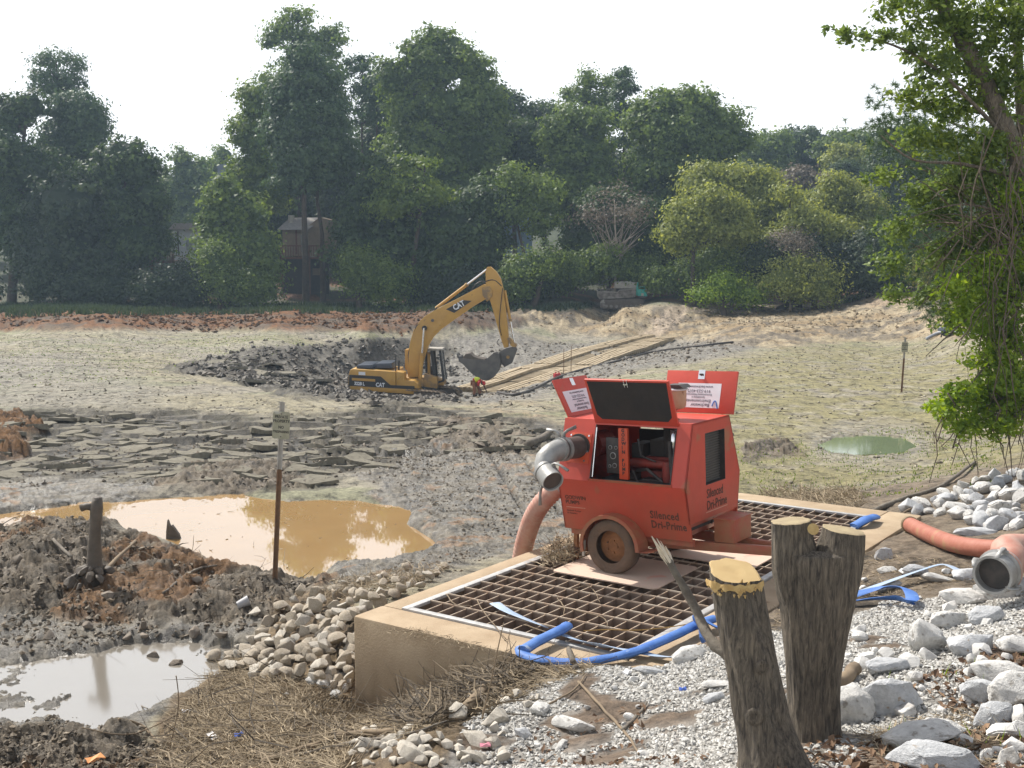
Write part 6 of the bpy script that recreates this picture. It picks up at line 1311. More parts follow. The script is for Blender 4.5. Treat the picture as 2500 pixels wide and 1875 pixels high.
q_ = gpt(580, 1487); o = MB().lathe([(.055, 0), (.075, .17), (.07, .17), (.05, .01)], 14, Matrix.Rotation(rad(70), 4, 'Y')).build('plastic_cup', M_GREYPL, auto=30); o.location = q_ + Vector((0, 0, .05)); o.rotation_euler = (0, 0, rad(25)); tag(o, 'grey plastic cup lying on its side in the dark mud', 'cup')
for (u, v, m_, lab, s_) in [(232, 1858, M_ORLIT, 'crushed orange wrapper at the bottom left edge', (.09, .05, .03)), (520, 1803, M_LITTER, 'flat white scrap of litter on the straw bank', (.10, .04, .012)), (585, 1800, M_BLLIT, 'small blue and white scrap on the straw bank', (.05, .025, .03)), (455, 1740, M_LITTER, 'white scrap at the edge of the slurry', (.05, .03, .02)), (1667, 1690, M_BLLIT, 'small blue bottle cap piece on the gravel', (.03, .02, .02)), (1530, 1648, M_LITTER, 'blue white crumpled scrap at the top of the gravel', (.04, .03, .02)), (1185, 1828, mat('pink_plastic', (.75, .30, .38), .5), 'pink scrap between bottom rocks', (.04, .02, .02)), (1975, 1240, M_LITTER, 'pinkish white scrap on the flat behind the forked stump', (.10, .05, .03))]:
    k = MB(); sx_, sy_, sz_ = s_; k.add([(-sx_, -sy_, 0), (0, -sy_ * .8, sz_), (sx_, -sy_, sz_ * .2), (sx_ * .9, sy_, sz_), (0, sy_, sz_ * .3), (-sx_, sy_ * .8, sz_ * .8), (-sx_, -sy_, -.004), (sx_, -sy_, -.004), (sx_ * .9, sy_, -.004), (-sx_, sy_ * .8, -.004)], [(0, 1, 4, 5), (1, 2, 3, 4), (9, 8, 7, 6), (0, 6, 7, 2, 1), (2, 7, 8, 3), (3, 8, 9, 5, 4), (5, 9, 6, 0)])
    o = k.build('litter', m_); o.location = gpt(u, v) + Vector((0, 0, .025)); o.rotation_euler = (0, 0, R.uniform(-1, 1)); tag(o, lab, 'litter')
# ================================================================== EXCAVATOR
XS = 63 / 2884 / 3.687
def EX(x, z): return ((x - 650) * XS, (1392 - z) * XS)
def exo(pts): return [EX(*p) for p in pts]
eb_ = atY(976, 977, 63)
exc = empty('excavator', (eb_.x, eb_.y, eb_.z + .02), (0, 0, rad(-4)), 'yellow tracked excavator working down in the pit, its bucket hanging over the timber road', 'excavator')
YN, YF = -1.35, 1.35
body = exo([(228, 1240), (240, 1125), (255, 1092), (300, 1093), (725, 1122), (727, 1190), (815, 1192), (850, 1225), (862, 1262), (228, 1236)])
MB().prism(exo([(228, 1240), (233, 1140), (246, 1098), (268, 1090), (470, 1102), (652, 1112), (655, 1246)]), YN, YF).build('rear_housing', M_YEL, exc, bevel=.05)
MB().prism(exo([(657, 1112), (727, 1120), (727, 1192), (815, 1192), (850, 1222), (862, 1264), (657, 1248)]), YN + .01, -.45).build('side_housing', M_YEL, exc, bevel=.04)
MB().prism(exo([(657, 1180), (880, 1190), (880, 1262), (657, 1248)]), -.44, YF - .02).build('deck', M_YELD, exc, bevel=.03)
MB().prism(exo([(226, 1242), (862, 1272), (876, 1288), (868, 1306), (800, 1312), (228, 1278)]), YN - .03, YF + .03).build('lower_skirt', M_YEL, exc, bevel=.03)
MB().prism(exo([(238, 1142), (520, 1156), (606, 1232), (822, 1240), (822, 1270), (232, 1240)]), YN - .016, YN - .004).build('black_stripe', M_BLK, exc)
MB().prism(exo([(262, 1170), (470, 1180), (470, 1202), (262, 1192)]), YN - .032, YN - .018).build('yellow_moulding', M_YEL, exc)
MB().prism(exo([(322, 1115), (382, 1117), (382, 1146), (322, 1144)]), YN - .01, YN - .004).build('white_decal', M_WHITE, exc)
def etext(t, x, z, s, sx=1.0, rot=0.0, y=YN - .02, m_=None):
    p = EX(x, z); textmesh(t, s, m_ or M_WHITE, 'lettering', exc, Matrix.Translation((p[0], y, p[1])) @ Matrix.Rotation(rad(90), 4, 'X') @ Matrix.Rotation(rad(rot), 4, 'Z'), .004, bold=.012, sx=sx)
etext('322B L', 282, 1232, .235, .82, -3); etext('CAT', 474, 1246, .30, .80, -3)
for a_, b_ in ((290, 445), (448, 612)):
    MB().prism(exo([(a_, 1092), (a_ + 12, 1060 - (a_ > 400) * 12), (b_ - 8, 1056 - (a_ > 400) * 12), (b_, 1094)]), YN + .25 + (a_ > 400) * .3, YF - .3).build('engine_hood', M_HOOD, exc, bevel=.05)
k = MB(); p = EX(650, 1112); q_ = EX(652, 965); k.tube([(p[0], YN + .15, p[1]), (q_[0], YN + .15, q_[1]), (EX(700, 962)[0], YN + .15, q_[1] + .02)], .028, 6); k.build('grab_rail', M_BLK, exc)
p = EX(662, 1110); k = MB(); k.tube([(p[0], -.6, p[1]), (p[0], -.6, p[1] + .5)], .05, 8); k.build('exhaust_stack', M_BLK, exc)
MB().prism(exo([(700, 935), (742, 930), (748, 1120), (698, 1120)]), .05, .55).build('valve_tower', M_YEL, exc, bevel=.02)
boom = [(735, 1180), (722, 1090), (738, 960), (758, 860), (790, 755), (845, 675), (905, 620), (1010, 560), (1170, 480), (1330, 395), (1420, 345), (1465, 360), (1470, 430), (1440, 470), (1330, 535), (1180, 640), (1040, 740), (965, 815), (915, 900), (880, 1010), (850, 1110), (830, 1180)]
bo = MB().prism(exo(boom), -.28, .28).build('boom', M_YEL, exc, bevel=.03)
# flange line welded along the lower edge
k = MB(); low = exo([(1440, 470), (1330, 535), (1180, 640), (1040, 740), (965, 815), (915, 900), (880, 1010)])
for i in range(len(low) - 1): k.bar((low[i][0], -.30, low[i][1]), (low[i + 1][0], -.30, low[i + 1][1]), .05, .06)
k.build('boom_flange', M_YEL, bo)
MB().prism(exo([(1083, 568), (1235, 486), (1315, 492), (1158, 600)]), -.30, -.284).build('boom_decal', M_BLK, bo)
etext('CAT', 1160, 578, .42, .78, 27, y=-.305)
k = MB(); c = EX(962, 668); k.tube([(c[0], -.285, c[1]), (c[0], -.33, c[1])], .08, 14); k.build('pin_boss', M_MUDMETAL, bo); c = EX(890, 735); k = MB(); k.tube([(c[0], -.45, c[1]), (c[0], .45, c[1])], .13, 14); k.build('boom_pin', M_BLK, bo)
stick = [(1438, 215), (1455, 192), (1482, 190), (1532, 232), (1572, 292), (1592, 380), (1612, 520), (1630, 700), (1642, 822), (1640, 905), (1602, 912), (1580, 850), (1548, 740), (1510, 600), (1480, 500), (1448, 440), (1438, 330)]
stk = MB().prism(exo(stick), -.22, .22).build('stick', M_YEL, exc, bevel=.03)
MB().prism(exo([(1405, 372), (1475, 360), (1500, 400), (1498, 450), (1450, 500), (1410, 440)]), -.30, .30).build('elbow_pin_plate', M_YELD, stk, bevel=.02)
def cyl(a, b, r1, r2, split, y, nm='hydraulic_cylinder', m1=None):
    A_ = EX(*a); B_ = EX(*b); A = Vector((A_[0], y, A_[1])); B = Vector((B_[0], y, B_[1])); S = A.lerp(B, split)
    o = MB().tube([A, S], r1, 12).build(nm, m1 or M_YEL, exc, auto=40); MB().tube([S, B], r2, 10).build('piston_rod', M_CHROME, o, auto=40)
    MB().tube([S - (B - A).normalized() * .10, S + (B - A).normalized() * .02], r1 * 1.25, 12).build('cylinder_head', M_YELD, o, auto=40)
cyl((985, 562), (1458, 205), .085, .05, .60, 0)
cyl((848, 1190), (888, 735), .10, .055, .50, -.42); cyl((905, 1190), (908, 735), .10, .055, .50, .42)
cyl((1606, 400), (1692, 872), .075, .045, .58, 0)
def hosep(pts, r_=.022, y=-.24): MB().tube(bez([(EX(*p)[0], y - .02 * (i % 2), EX(*p)[1]) for i, p in enumerate(pts)], 5), r_, 6).build('hydraulic_line', M_BLK, exc, smooth=True)
hosep([(745, 1130), (740, 980), (775, 850), (815, 722), (880, 690)], .03); hosep([(865, 660), (960, 590), (1100, 520), (1260, 440), (1400, 345), (1460, 312), (1520, 310), (1580, 360)], .03, -.2)
hosep([(900, 610), (920, 575), (985, 570), (1000, 548)], .03); hosep([(1300, 410), (1340, 350), (1400, 318), (1440, 330)], .028, .1); hosep([(1590, 380), (1570, 560), (1560, 700), (1580, 800)], .02, -.25); hosep([(1560, 830), (1540, 860), (1560, 890)], .02)
k = MB(); k.prism(exo([(1628, 822), (1650, 818), (1718, 890), (1700, 915), (1660, 890)]), -.26, .26); k.build('bucket_link', M_YELD, exc, bevel=.02)
k = MB(); k.prism(exo([(1540, 962), (1600, 925), (1700, 900), (1716, 930), (1672, 1048), (1608, 1082), (1565, 1040)]), -.30, -.24); k.prism(exo([(1540, 962), (1600, 925), (1700, 900), (1716, 930), (1672, 1048), (1608, 1082), (1565, 1040)]), .24, .30); k.box(*(lambda a, b: (a[0], b[0], -.24, .24, b[1], a[1]))(EX(1580, 950), EX(1660, 1040))); k.build('quick_coupler', M_MUDMETAL, exc, bevel=.01)
c = EX(1638, 992); MB().tube([(c[0], -.34, c[1]), (c[0], .34, c[1])], .09, 12).build('coupler_pin', M_YELD, exc)
# bucket: side plates, curved back, teeth
bk = [(1198, 985), (1222, 1000), (1330, 1012), (1440, 1018), (1500, 965), (1560, 955), (1575, 1060), (1555, 1120), (1520, 1165), (1470, 1196), (1425, 1198), (1370, 1178), (1310, 1130), (1235, 1050), (1200, 1030)]
bkt = MB().prism(exo(bk), -.62, -.57).build('bucket', M_MUDMETAL, exc); MB().prism(exo(bk), .57, .62).build('bucket_side', M_MUDMETAL, bkt)
k = MB(); sh = exo([(1198, 985), (1200, 1030), (1235, 1050), (1310, 1130), (1370, 1178), (1425, 1198), (1470, 1196), (1520, 1165), (1555, 1120), (1575, 1060), (1560, 955)]); ins = exo([(1208, 985), (1210, 1022), (1242, 1042), (1318, 1120), (1376, 1168), (1427, 1186), (1466, 1184), (1512, 1155), (1545, 1112), (1563, 1058), (1550, 955)])
for i in range(len(sh) - 1): k.prism([sh[i], sh[i + 1], ins[i + 1], ins[i]], -.57, .57)
k.build('bucket_shell', M_MUDMETAL, bkt, auto=40)
for i in range(5):
    y = -.52 + i * .26; k = MB(); k.prism(exo([(1196, 984), (1222, 988), (1222, 1012), (1190, 1000), (1180, 962)]), y - .05, y + .05); k.build('bucket_tooth', M_MUDMETAL, bkt)
k = MB(); k.prism(exo([(1230, 1004), (1260, 960), (1300, 955), (1330, 985), (1380, 1000), (1440, 1012), (1400, 1030), (1300, 1030)]), -.5, .5); k.build('mud_load', M_MUDPOST, bkt, bevel=.08)
# cab on the far side
cx0, cz0 = EX(890, 1250); cx1, cz1 = EX(1040, 935)
def pil(a, b, w=.09, y=.35, m_=M_BLK, nm='cab_pillar'): A_ = EX(*a); B_ = EX(*b); MB().bar((A_[0], y, A_[1]), (B_[0], y, B_[1]), w).build(nm, m_, cab)
cab = empty('cab', (0, 0, 0)); cab.parent = exc
for yy in (.32, 1.28):
    pil((936, 945), (962, 1200), .13, yy); pil((1012, 940), (1046, 1220), .12, yy); pil((1046, 1220), (905, 1262), .10, yy); pil((885, 940), (890, 1200), .10, yy)
MB().prism(exo([(880, 925), (1035, 928), (1042, 945), (878, 948)]), .25, 1.35).build('cab_roof', M_LIDGREY, cab, bevel=.03)
MB().prism(exo([(1020, 950), (1052, 1215), (1048, 1215), (1016, 950)]), .36, 1.24).build('windscreen', M_GLASS, cab)
MB().prism(exo([(962, 1200), (1046, 1222), (1046, 1264), (890, 1262), (890, 1200)]), .28, 1.32).build('cab_base', M_YELD, cab, bevel=.03)
MB().prism(exo([(915, 1090), (950, 1090), (955, 1200), (910, 1200)]), .6, 1.1).build('operator_seat', M_DARK, cab, bevel=.04)
MB().prism(exo([(880, 1150), (1000, 1180), (995, 1285), (880, 1285)]), -.30, .26).build('front_deck', M_YELD, exc, bevel=.03)
MB().prism(exo([(860, 1262), (1000, 1280), (1000, 1300), (860, 1300)]), -.4, 1.3).build('front_beam', M_BLK, exc)
# undercarriage turned a little towards the camera, sunk in the mud
uc = empty('undercarriage', (EX(745, 0)[0], 0, -.15), (0, rad(1.5), rad(-14))); uc.parent = exc
MB().lathe([(.75, .75), (.75, 1.02)], 20).build('slewing_ring', M_BLK, uc); MB().box(-1.1, 1.1, -.8, .8, .35, .78).build('car_body', M_TRACK, uc, bevel=.04)
for sgn in (-1, 1):
    y0 = sgn * 1.0; L, hh, r_ = 2.05, .42, .42; outline = []
    for i in range(9): a = rad(90 + i * 22.5); outline.append((-L + r_ * math.cos(a), hh + r_ * math.sin(a)))
    for i in range(9): a = rad(270 + i * 22.5); outline.append((L + r_ * math.cos(a), hh + r_ * math.sin(a)))
    tk = MB().prism([(x * .96, .42 + (z - .42) * .86) for x, z in outline], y0 - .24, y0 + .24).build('track_frame', M_MUDPOST, uc)
    def along(s_):                                   # point and direction round the track
        per = [2 * L, math.pi * r_, 2 * L, math.pi * r_]; s_ %= sum(per)
        if s_ < per[0]: return (-L + s_, hh - r_, 0)
        s_ -= per[0]
        if s_ < per[1]: a = -math.pi / 2 + s_ / r_; return (L + r_ * math.cos(a), hh + r_ * math.sin(a), a + math.pi / 2)
        s_ -= per[1]
        if s_ < per[2]: return (L - s_, hh + r_, math.pi)
        s_ -= per[2]; a = math.pi / 2 + s_ / r_; return (-L + r_ * math.cos(a), hh + r_ * math.sin(a), a + math.pi / 2)
    n_s = 46; tot = 4 * L + 2 * math.pi * r_; sm = None
    for i in range(n_s):
        x, z, a = along(i * tot / n_s)
        if sm is None:
            k = MB(); k.box(-.105, .105, -.35, .35, -.03, .02); k.box(-.02, .02, -.35, .35, -.06, -.03); o = k.build('track_shoe', M_TRACK, tk); sm = o
        else: o = sm.copy(); COL.objects.link(o); o.parent = tk
        o.location = (x, y0, z); o.rotation_euler = (0, -a, 0)
# ================================================================== CRAWLER DUMP TRUCK
DS = gpt(1517, 754).y / 2884 / 12.289
def DX(x, z): return ((x - 950) * DS, (1030 - z) * DS)
dx = lambda pts: [DX(*p) for p in pts]
dp = gpt(1517, 754); dp.z += .05
dt = empty('crawler_dump_truck', (dp.x, dp.y, dp.z), (0, 0, rad(-9)), 'muddy tracked dump truck with a teal cab parked on the sandy rise below the trees', 'dump truck')
k = MB(); k.prism(dx([(240, 480), (300, 520), (850, 535), (900, 480), (960, 470), (1400, 430), (1400, 640), (1300, 690), (900, 715), (320, 745), (250, 660)]), -.95, -.88); k.build('dump_bed_side', M_DUMP, dt)
k = MB(); k.prism(dx([(240, 440), (300, 470), (730, 420), (850, 440), (1400, 430), (1400, 640), (1300, 690), (900, 715), (320, 745), (250, 660)]), .88, .95); k.build('dump_bed_side', M_DUMP, dt)
k = MB(); k.prism(dx([(250, 640), (1300, 650), (1300, 690), (900, 715), (320, 745)]), -.88, .88); k.prism(dx([(235, 440), (262, 440), (265, 660), (240, 660)]), -.9, .9); k.build('dump_bed', M_DUMP, dt)
for xx in (980, 1070, 1160, 1250, 1340):
    MB().prism(dx([(xx, 475), (xx + 22, 474), (xx + 22, 670), (xx, 672)]), -1.0, -.952).build('bed_rib', M_DUMP, dt)
MB().prism(dx([(240, 478), (300, 512), (850, 525), (905, 470), (1400, 420), (1400, 438), (905, 488), (860, 545), (300, 530), (240, 495)]), -1.01, -.93).build('bed_rim', M_LIDGREY, dt)
MB().prism(dx([(780, 245), (1430, 245), (1385, 430), (730, 425)]), -.55, .85).build('headboard', M_LIDGREY, dt, bevel=.03)
MB().prism(dx([(840, 222), (1225, 215), (1240, 246), (800, 246)]), -.4, .7).build('canopy_top', M_LIDGREY, dt, bevel=.02)
MB().prism(dx([(1432, 240), (1460, 240), (1450, 440), (1440, 640), (1385, 610), (1392, 425)]), -.8, .9).build('cab_back', M_TEAL, dt, bevel=.02)
MB().prism(dx([(1450, 440), (1640, 450), (1650, 520), (1700, 545), (1725, 650), (1450, 640)]), -.85, .3).build('cab_body', M_TEAL, dt, bevel=.05)
MB().prism(dx([(1450, 640), (1735, 655), (1700, 690), (1440, 685)]), -.9, .9).build('bumper', M_BLK, dt)
k = MB()
for a_, b_ in (((1475, 445), (1475, 385)), ((1475, 380), (1660, 375)), ((1655, 380), (1665, 520))): A_, B_ = DX(*a_), DX(*b_); k.bar((A_[0], -.8, A_[1]), (B_[0], -.8, B_[1]), .05)
k.build('cab_guard', M_TEAL, dt)
MB().prism(dx([(1550, 560), (1620, 560), (1620, 645), (1550, 645)]), -.87, -.852).build('cab_panel', M_LIDGREY, dt); A_, B_ = DX(1690, 470), DX(1710, 420); MB().bar((A_[0], -.85, A_[1]), (B_[0], -.85, B_[1]), .05, .1).build('mirror', M_LIDGREY, dt)
for sgn in (-1, 1):
    tk = MB().prism(dx([(330, 870), (380, 780), (460, 750), (1500, 720), (1640, 760), (1640, 900), (1560, 1000), (1400, 1040), (480, 1045), (350, 1000)]), sgn * .62 - .26, sgn * .62 + .26).build('crawler_track', M_MUDPOST, dt, bevel=.04)
    for i in range(7):
        c = DX(520 + i * 150, 955); MB().lathe([(.02, 0), (.13, .01), (.15, .03), (.15, .06)], 14, Matrix.Translation((c[0], sgn * .62 - .27, c[1])) @ Matrix.Rotation(rad(90), 4, 'X')).build('road_wheel', M_DUMP, tk)
MB().prism(dx([(325, 850), (380, 775), (455, 750), (460, 830), (490, 850)]), -.92, -.34).build('track_end_plate', M_LIDGREY, dt)
MB().prism(dx([(330, 860), (490, 856), (500, 1030), (380, 1030), (330, 960)]), -.93, -.35).build('idler_face', M_DUMP, dt, bevel=.03)
# ================================================================== WORKER
PS = gpt(1165, 969).y / 2884 / 11.853
def PX(x, z, y=0.0): return Vector(((x - 790) * PS, y, (1272 - z) * PS))
pp = gpt(1165, 969); print('person at', pp, 'road near', gpt(1270, 960)); pp.z += .03; wk = empty('person', (pp.x, pp.y, pp.z), (0, 0, rad(-12)), 'worker in red shirt and yellow vest bending down beside the timber road', 'person')
def skin(name, joints, edges, m_, root=0, parent=wk, lv=2):
    me = bpy.data.meshes.new(name); me.from_pydata([tuple(j[0]) for j in joints], edges, []); o = link(name, me, parent)
    sm_ = o.modifiers.new('skin', 'SKIN'); me.skin_vertices.new() if not me.skin_vertices else None
    for i, j in enumerate(joints):
        r_ = j[1] if hasattr(j[1], '__len__') else (j[1], j[1]); me.skin_vertices[0].data[i].radius = r_; me.skin_vertices[0].data[i].use_root = (i == root)
    o.modifiers.new('sub', 'SUBSURF').levels = lv; o.modifiers['sub'].render_levels = lv
    dg = bpy.context.evaluated_depsgraph_get(); dg.update(); nm = bpy.data.meshes.new_from_object(o.evaluated_get(dg)); o.modifiers.clear(); o.data = nm; nm.name = name
    nm.materials.clear(); nm.materials.append(m_); nm.polygons.foreach_set('use_smooth', [True] * len(nm.polygons)); return o
hip = PX(668, 850); chest = PX(800, 790); neck = PX(905, 850); head = PX(962, 900); 
J = [(hip, .13), (PX(735, 790), .12), (chest, .13), (PX(870, 815), .09), (neck, .05), (PX(940, 885), .085), (PX(968, 915), .075),
     (PX(690, 870, -.10), .09), (PX(735, 1040, -.13), .065), (PX(712, 1235, -.12), .045), (PX(760, 1262, -.18), .035),
     (PX(700, 870, .10), .09), (PX(840, 1040, .12), .065), (PX(850, 1235, .14), .045), (PX(905, 1262, .10), .035),
     (PX(868, 850, -.19), .06), (PX(850, 985, -.22), .042), (PX(960, 1110, -.20), .03), (PX(992, 1130, -.19), .03),
     (PX(890, 850, .19), .06), (PX(965, 960, .22), .042), (PX(1040, 1110, .16), .03), (PX(1055, 1148, .15), .03)]
Ed = [(0, 1), (1, 2), (2, 3), (3, 4), (4, 5), (5, 6), (0, 7), (7, 8), (8, 9), (9, 10), (0, 11), (11, 12), (12, 13), (13, 14), (3, 15), (15, 16), (16, 17), (17, 18), (3, 19), (19, 20), (20, 21), (21, 22)]
for base, dirn in ((18, Vector((.6, 0, -.8))), (22, Vector((.5, 0, -.85)))):
    for i in range(5):
        o_ = Vector((0, (i - 2) * .014, 0)); p0 = J[base][0]; n0 = len(J); J.append((p0 + dirn * .05 + o_ * 1.5, .009)); J.append((p0 + dirn * (.09 if i else .06) + o_ * 1.8 + Vector((-.02, 0, -.01)), .007)); Ed += [(base, n0), (n0, n0 + 1)]
skin('body', J, Ed, M_SKIN)
skin('trousers', [(hip, .155), (PX(690, 870, -.10), .115), (PX(735, 1040, -.13), .09), (PX(712, 1225, -.12), .075), (PX(700, 870, .10), .115), (PX(840, 1040, .12), .09), (PX(850, 1225, .14), .075)], [(0, 1), (1, 2), (2, 3), (0, 4), (4, 5), (5, 6)], M_TROUS)
skin('shirt', [(hip + Vector((-.01, 0, .03)), .15), (PX(735, 792), .15), (chest, .155), (PX(868, 825), .11), (PX(868, 850, -.19), .08), (PX(852, 960, -.22), .06), (PX(890, 850, .19), .08), (PX(950, 940, .22), .06)], [(0, 1), (1, 2), (2, 3), (3, 4), (4, 5), (3, 6), (6, 7)], M_SHIRT)
skin('vest', [(PX(712, 800), .168), (PX(760, 785), .172), (PX(815, 790), .172), (PX(872, 828), .125)], [(0, 1), (1, 2), (2, 3)], M_VEST)
MB().lathe([(.14, 0), (.115, .01), (.11, .06), (.08, .10), (.02, .125)], 16, Matrix.Translation(PX(975, 885)) @ Matrix.Rotation(rad(65), 4, 'Y')).build('hard_hat', M_HAT, wk, smooth=True)
for y in (-.12, .14):
    p = PX(712 if y < 0 else 850, 1262, y); MB().box(p.x - .06, p.x + .17, y - .05, y + .05, p.z - .03, p.z + .08).build('boot', M_BOOT, wk, bevel=.02)
# ================================================================== TIMBER ROAD
near_l, near_r = gpt(1125, 958), gpt(1265, 958)
road_pts = [(1115, 962, 1275, 950), (1225, 922, 1385, 922), (1310, 893, 1450, 895), (1395, 868, 1510, 872), (1470, 848, 1570, 850), (1540, 832, 1610, 834), (1580, 824, 1640, 824)]
LR_ = [(gpt(a, b), gpt(c, d)) for a, b, c, d in road_pts]
Lc = bez([p for p, _ in LR_], 3); Rc = bez([q for _, q in LR_], 3)
tmr = empty('timber_road', Lc[0], (0, 0, 0), 'long road of pale timber mats climbing from the pit toward the sandy rise', 'timber road')
nseg = 9; ns = len(Lc) - 1
def road_at(t):
    x = min(max(t, 0), 1) * ns; i = min(int(x), ns - 1); f = x - i; a = Lc[i].lerp(Lc[i + 1], f); b = Rc[i].lerp(Rc[i + 1], f)
    w = (b - a); c_ = (a + b) / 2; wdir = w.normalized(); zc = gz(c_.x, c_.y); return c_, wdir, zc
for s_ in range(nseg):
    t0, t1 = s_ / nseg + .003, (s_ + 1) / nseg - .003; c0, w0, z0 = road_at(t0); c1, w1, z1 = road_at(t1)
    dirv = (c1 - c0); dh_ = Vector((dirv.x, dirv.y, 0)).normalized(); sd = Vector((dh_.y, -dh_.x, 0)); hw = 1.9
    z0 = max(gz(*(c0 + sd * q2).xy) for q2 in (-1.5, 0, 1.5)) * .4 + z0 * .6; z1 = max(gz(*(c1 + sd * q2).xy) for q2 in (-1.5, 0, 1.5)) * .4 + z1 * .6
    for j, off in enumerate((-1.9, -1.62, -1.34, -1.06, -.78, .78, 1.06, 1.34, 1.62, 1.9)):
        a = Vector((c0.x, c0.y, z0 + .12)) + sd * (off + R.uniform(-.04, .04)) - dh_ * R.uniform(0, .3); b = Vector((c1.x, c1.y, z1 + .12)) + sd * (off + R.uniform(-.04, .04)) + dh_ * R.uniform(0, .3)
        k = MB(); k.bar(a - Lc[0], b - Lc[0] + Vector((0, 0, R.uniform(-.02, .04))), .19, .16); k.build('timber', M_TIMBER, tmr)
    for j in range(9):
        t = (j + .5) / 9; c_ = Vector((c0.x, c0.y, z0)).lerp(Vector((c1.x, c1.y, z1)), t) + Vector((0, 0, -.04))
        k = MB(); k.bar(c_ - sd * 2.0 - Lc[0], c_ + sd * 2.0 - Lc[0] + dh_ * R.uniform(-.1, .1), .22, .15); k.build('cross_timber', M_TIMBER, tmr)
# ================================================================== SMALL THINGS FAR OUT
p = gpt(1360, 922); o = empty('fuel_can', p, (0, 0, .4), 'small red fuel can standing in grey mud right of the timber road', 'fuel can')
MB().box(-.19, .19, -.14, .14, 0, .26).build('can_body', M_REDCAN, o, bevel=.05); MB().tube([(-.1, 0, .26), (-.1, 0, .34), (.1, 0, .34), (.1, 0, .26)], .025, 6).build('can_handle', M_REDCAN, o); MB().lathe([(.04, .25), (.04, .31)], 10, Matrix.Translation((.14, 0, 0))).build('can_cap', M_REDCAN, o)
for (u, v, h_, lab) in ((1376, 916, 1.5, 'left of two thin stakes standing by the red fuel can'), (1394, 910, 1.55, 'right of two thin stakes standing by the red fuel can')):
    p = gpt(u, v); o = MB().tube([(0, 0, -.1), (.01, 0, h_)], .022, 6).build('stake', M_POSTRUST); o.location = p; tag(o, lab, 'stake')
def gl(pts, r_, m_, nm, lab, cat, dz=.08): return tag(MB().tube(bez([gpt(u, v) + Vector((0, 0, dz)) for u, v in pts], 5), r_, 7).build(nm, m_, smooth=True), lab, cat)
gl([(1215, 962), (1255, 968), (1300, 955), (1360, 925), (1420, 905), (1500, 885), (1600, 860), (1700, 848), (1790, 838)], .065, M_DARK, 'black_hose', 'long black hose snaking over the grey mud from the worker to the right', 'hose')
gl([(2262, 832), (2290, 818), (2318, 812)], .10, mat('grey_hose', (.28, .30, .33), .5), 'grey_hose', 'grey hose running left from the small pump on the far right', 'hose', .12)
gl([(2330, 812), (2360, 818), (2400, 820)], .07, MATS['grey_hose'], 'grey_hose', 'thin grey hose running right from the small pump under the vines', 'hose', .12)
p = gpt(2312, 822); o = empty('small_pump', p, (0, 0, .3), 'small blue and dark pump on the bare dirt at far right', 'pump')
MB().box(-.45, .45, -.3, .3, .35, .55).build('pump_top', mat('slate_blue_metal', (.08, .10, .15), .5), o, bevel=.04); MB().lathe([(.2, .05), (.26, .12), (.22, .32)], 14).build('pump_bowl', M_BLK, o); MB().bar((-.4, 0, 0), (-.3, 0, .36), .06).build('leg', M_BLK, o); MB().bar((.4, 0, 0), (.3, 0, .36), .06).build('leg', M_BLK, o)
# ================================================================== TREES
LM = {
 'deep': leafmat('leaf_deep_green', (.030, .056, .022), (.085, .135, .042), .35),
 'mid': leafmat('leaf_mid_green', (.060, .105, .030), (.185, .26, .065), .44),
 'light': leafmat('leaf_light_green', (.065, .115, .024), (.19, .26, .055), .42),
 'willow': leafmat('leaf_willow', (.14, .18, .04), (.32, .36, .095), .45),
 'pine': leafmat('pine_needles', (.038, .074, .036), (.095, .15, .06), .30),
 'lime': leafmat('leaf_lime', (.10, .19, .020), (.27, .38, .055), .45),
 'yellow': leafmat('leaf_yellowing', (.16, .19, .03), (.32, .32, .06), .45),
 'brown': leafmat('leaf_brown', (.11, .095, .07), (.22, .19, .14), .25),
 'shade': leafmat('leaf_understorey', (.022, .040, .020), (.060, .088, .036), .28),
}
M_TRUNK = mat('distant_trunk', (.085, .065, .050), .95, col2=(.05, .04, .03), nscale=3, bump=.6, bscale=6)
M_PALETRUNK = mat('pale_branches', (.34, .29, .23), .9)
def leaves(C, S, n_rs, size, asp=1.0, droop=0.0, quad=False, N=None):
    """triangles (or diamonds) at centres C"""
    n = len(C); a = n_rs.normal(0, 1, (n, 3)); a[:, 2] *= .7; a[:, 2] -= droop; a /= np.linalg.norm(a, axis=1)[:, None] + 1e-9
    if N is not None:
        N = N / (np.linalg.norm(N, axis=1)[:, None] + 1e-9) + n_rs.normal(0, .42, (n, 3)); N[:, 2] += .35; N /= np.linalg.norm(N, axis=1)[:, None]
        a -= N * (a * N).sum(1)[:, None]; a /= np.linalg.norm(a, axis=1)[:, None] + 1e-9
    b = np.cross(a, N if N is not None else n_rs.normal(0, 1, (n, 3))); b /= np.linalg.norm(b, axis=1)[:, None] + 1e-9
    s = (size * n_rs.uniform(.6, 1.4, n) * S)[:, None]
    if quad:
        v = np.stack([C - a * s, C + b * s * .5 * asp, C + a * s, C - b * s * .5 * asp], 1).reshape(-1, 3)
        f = (np.array([(0, 1, 2), (0, 2, 3)])[None] + (np.arange(n) * 4)[:, None, None]).reshape(-1, 3); return v, f, 2
    v = np.stack([C - a * s, C + b * s * .75 * asp + a * s * .3, C - b * s * .75 * asp + a * s * .5], 1).reshape(-1, 3)
    return v, np.arange(n * 3).reshape(-1, 3), 1
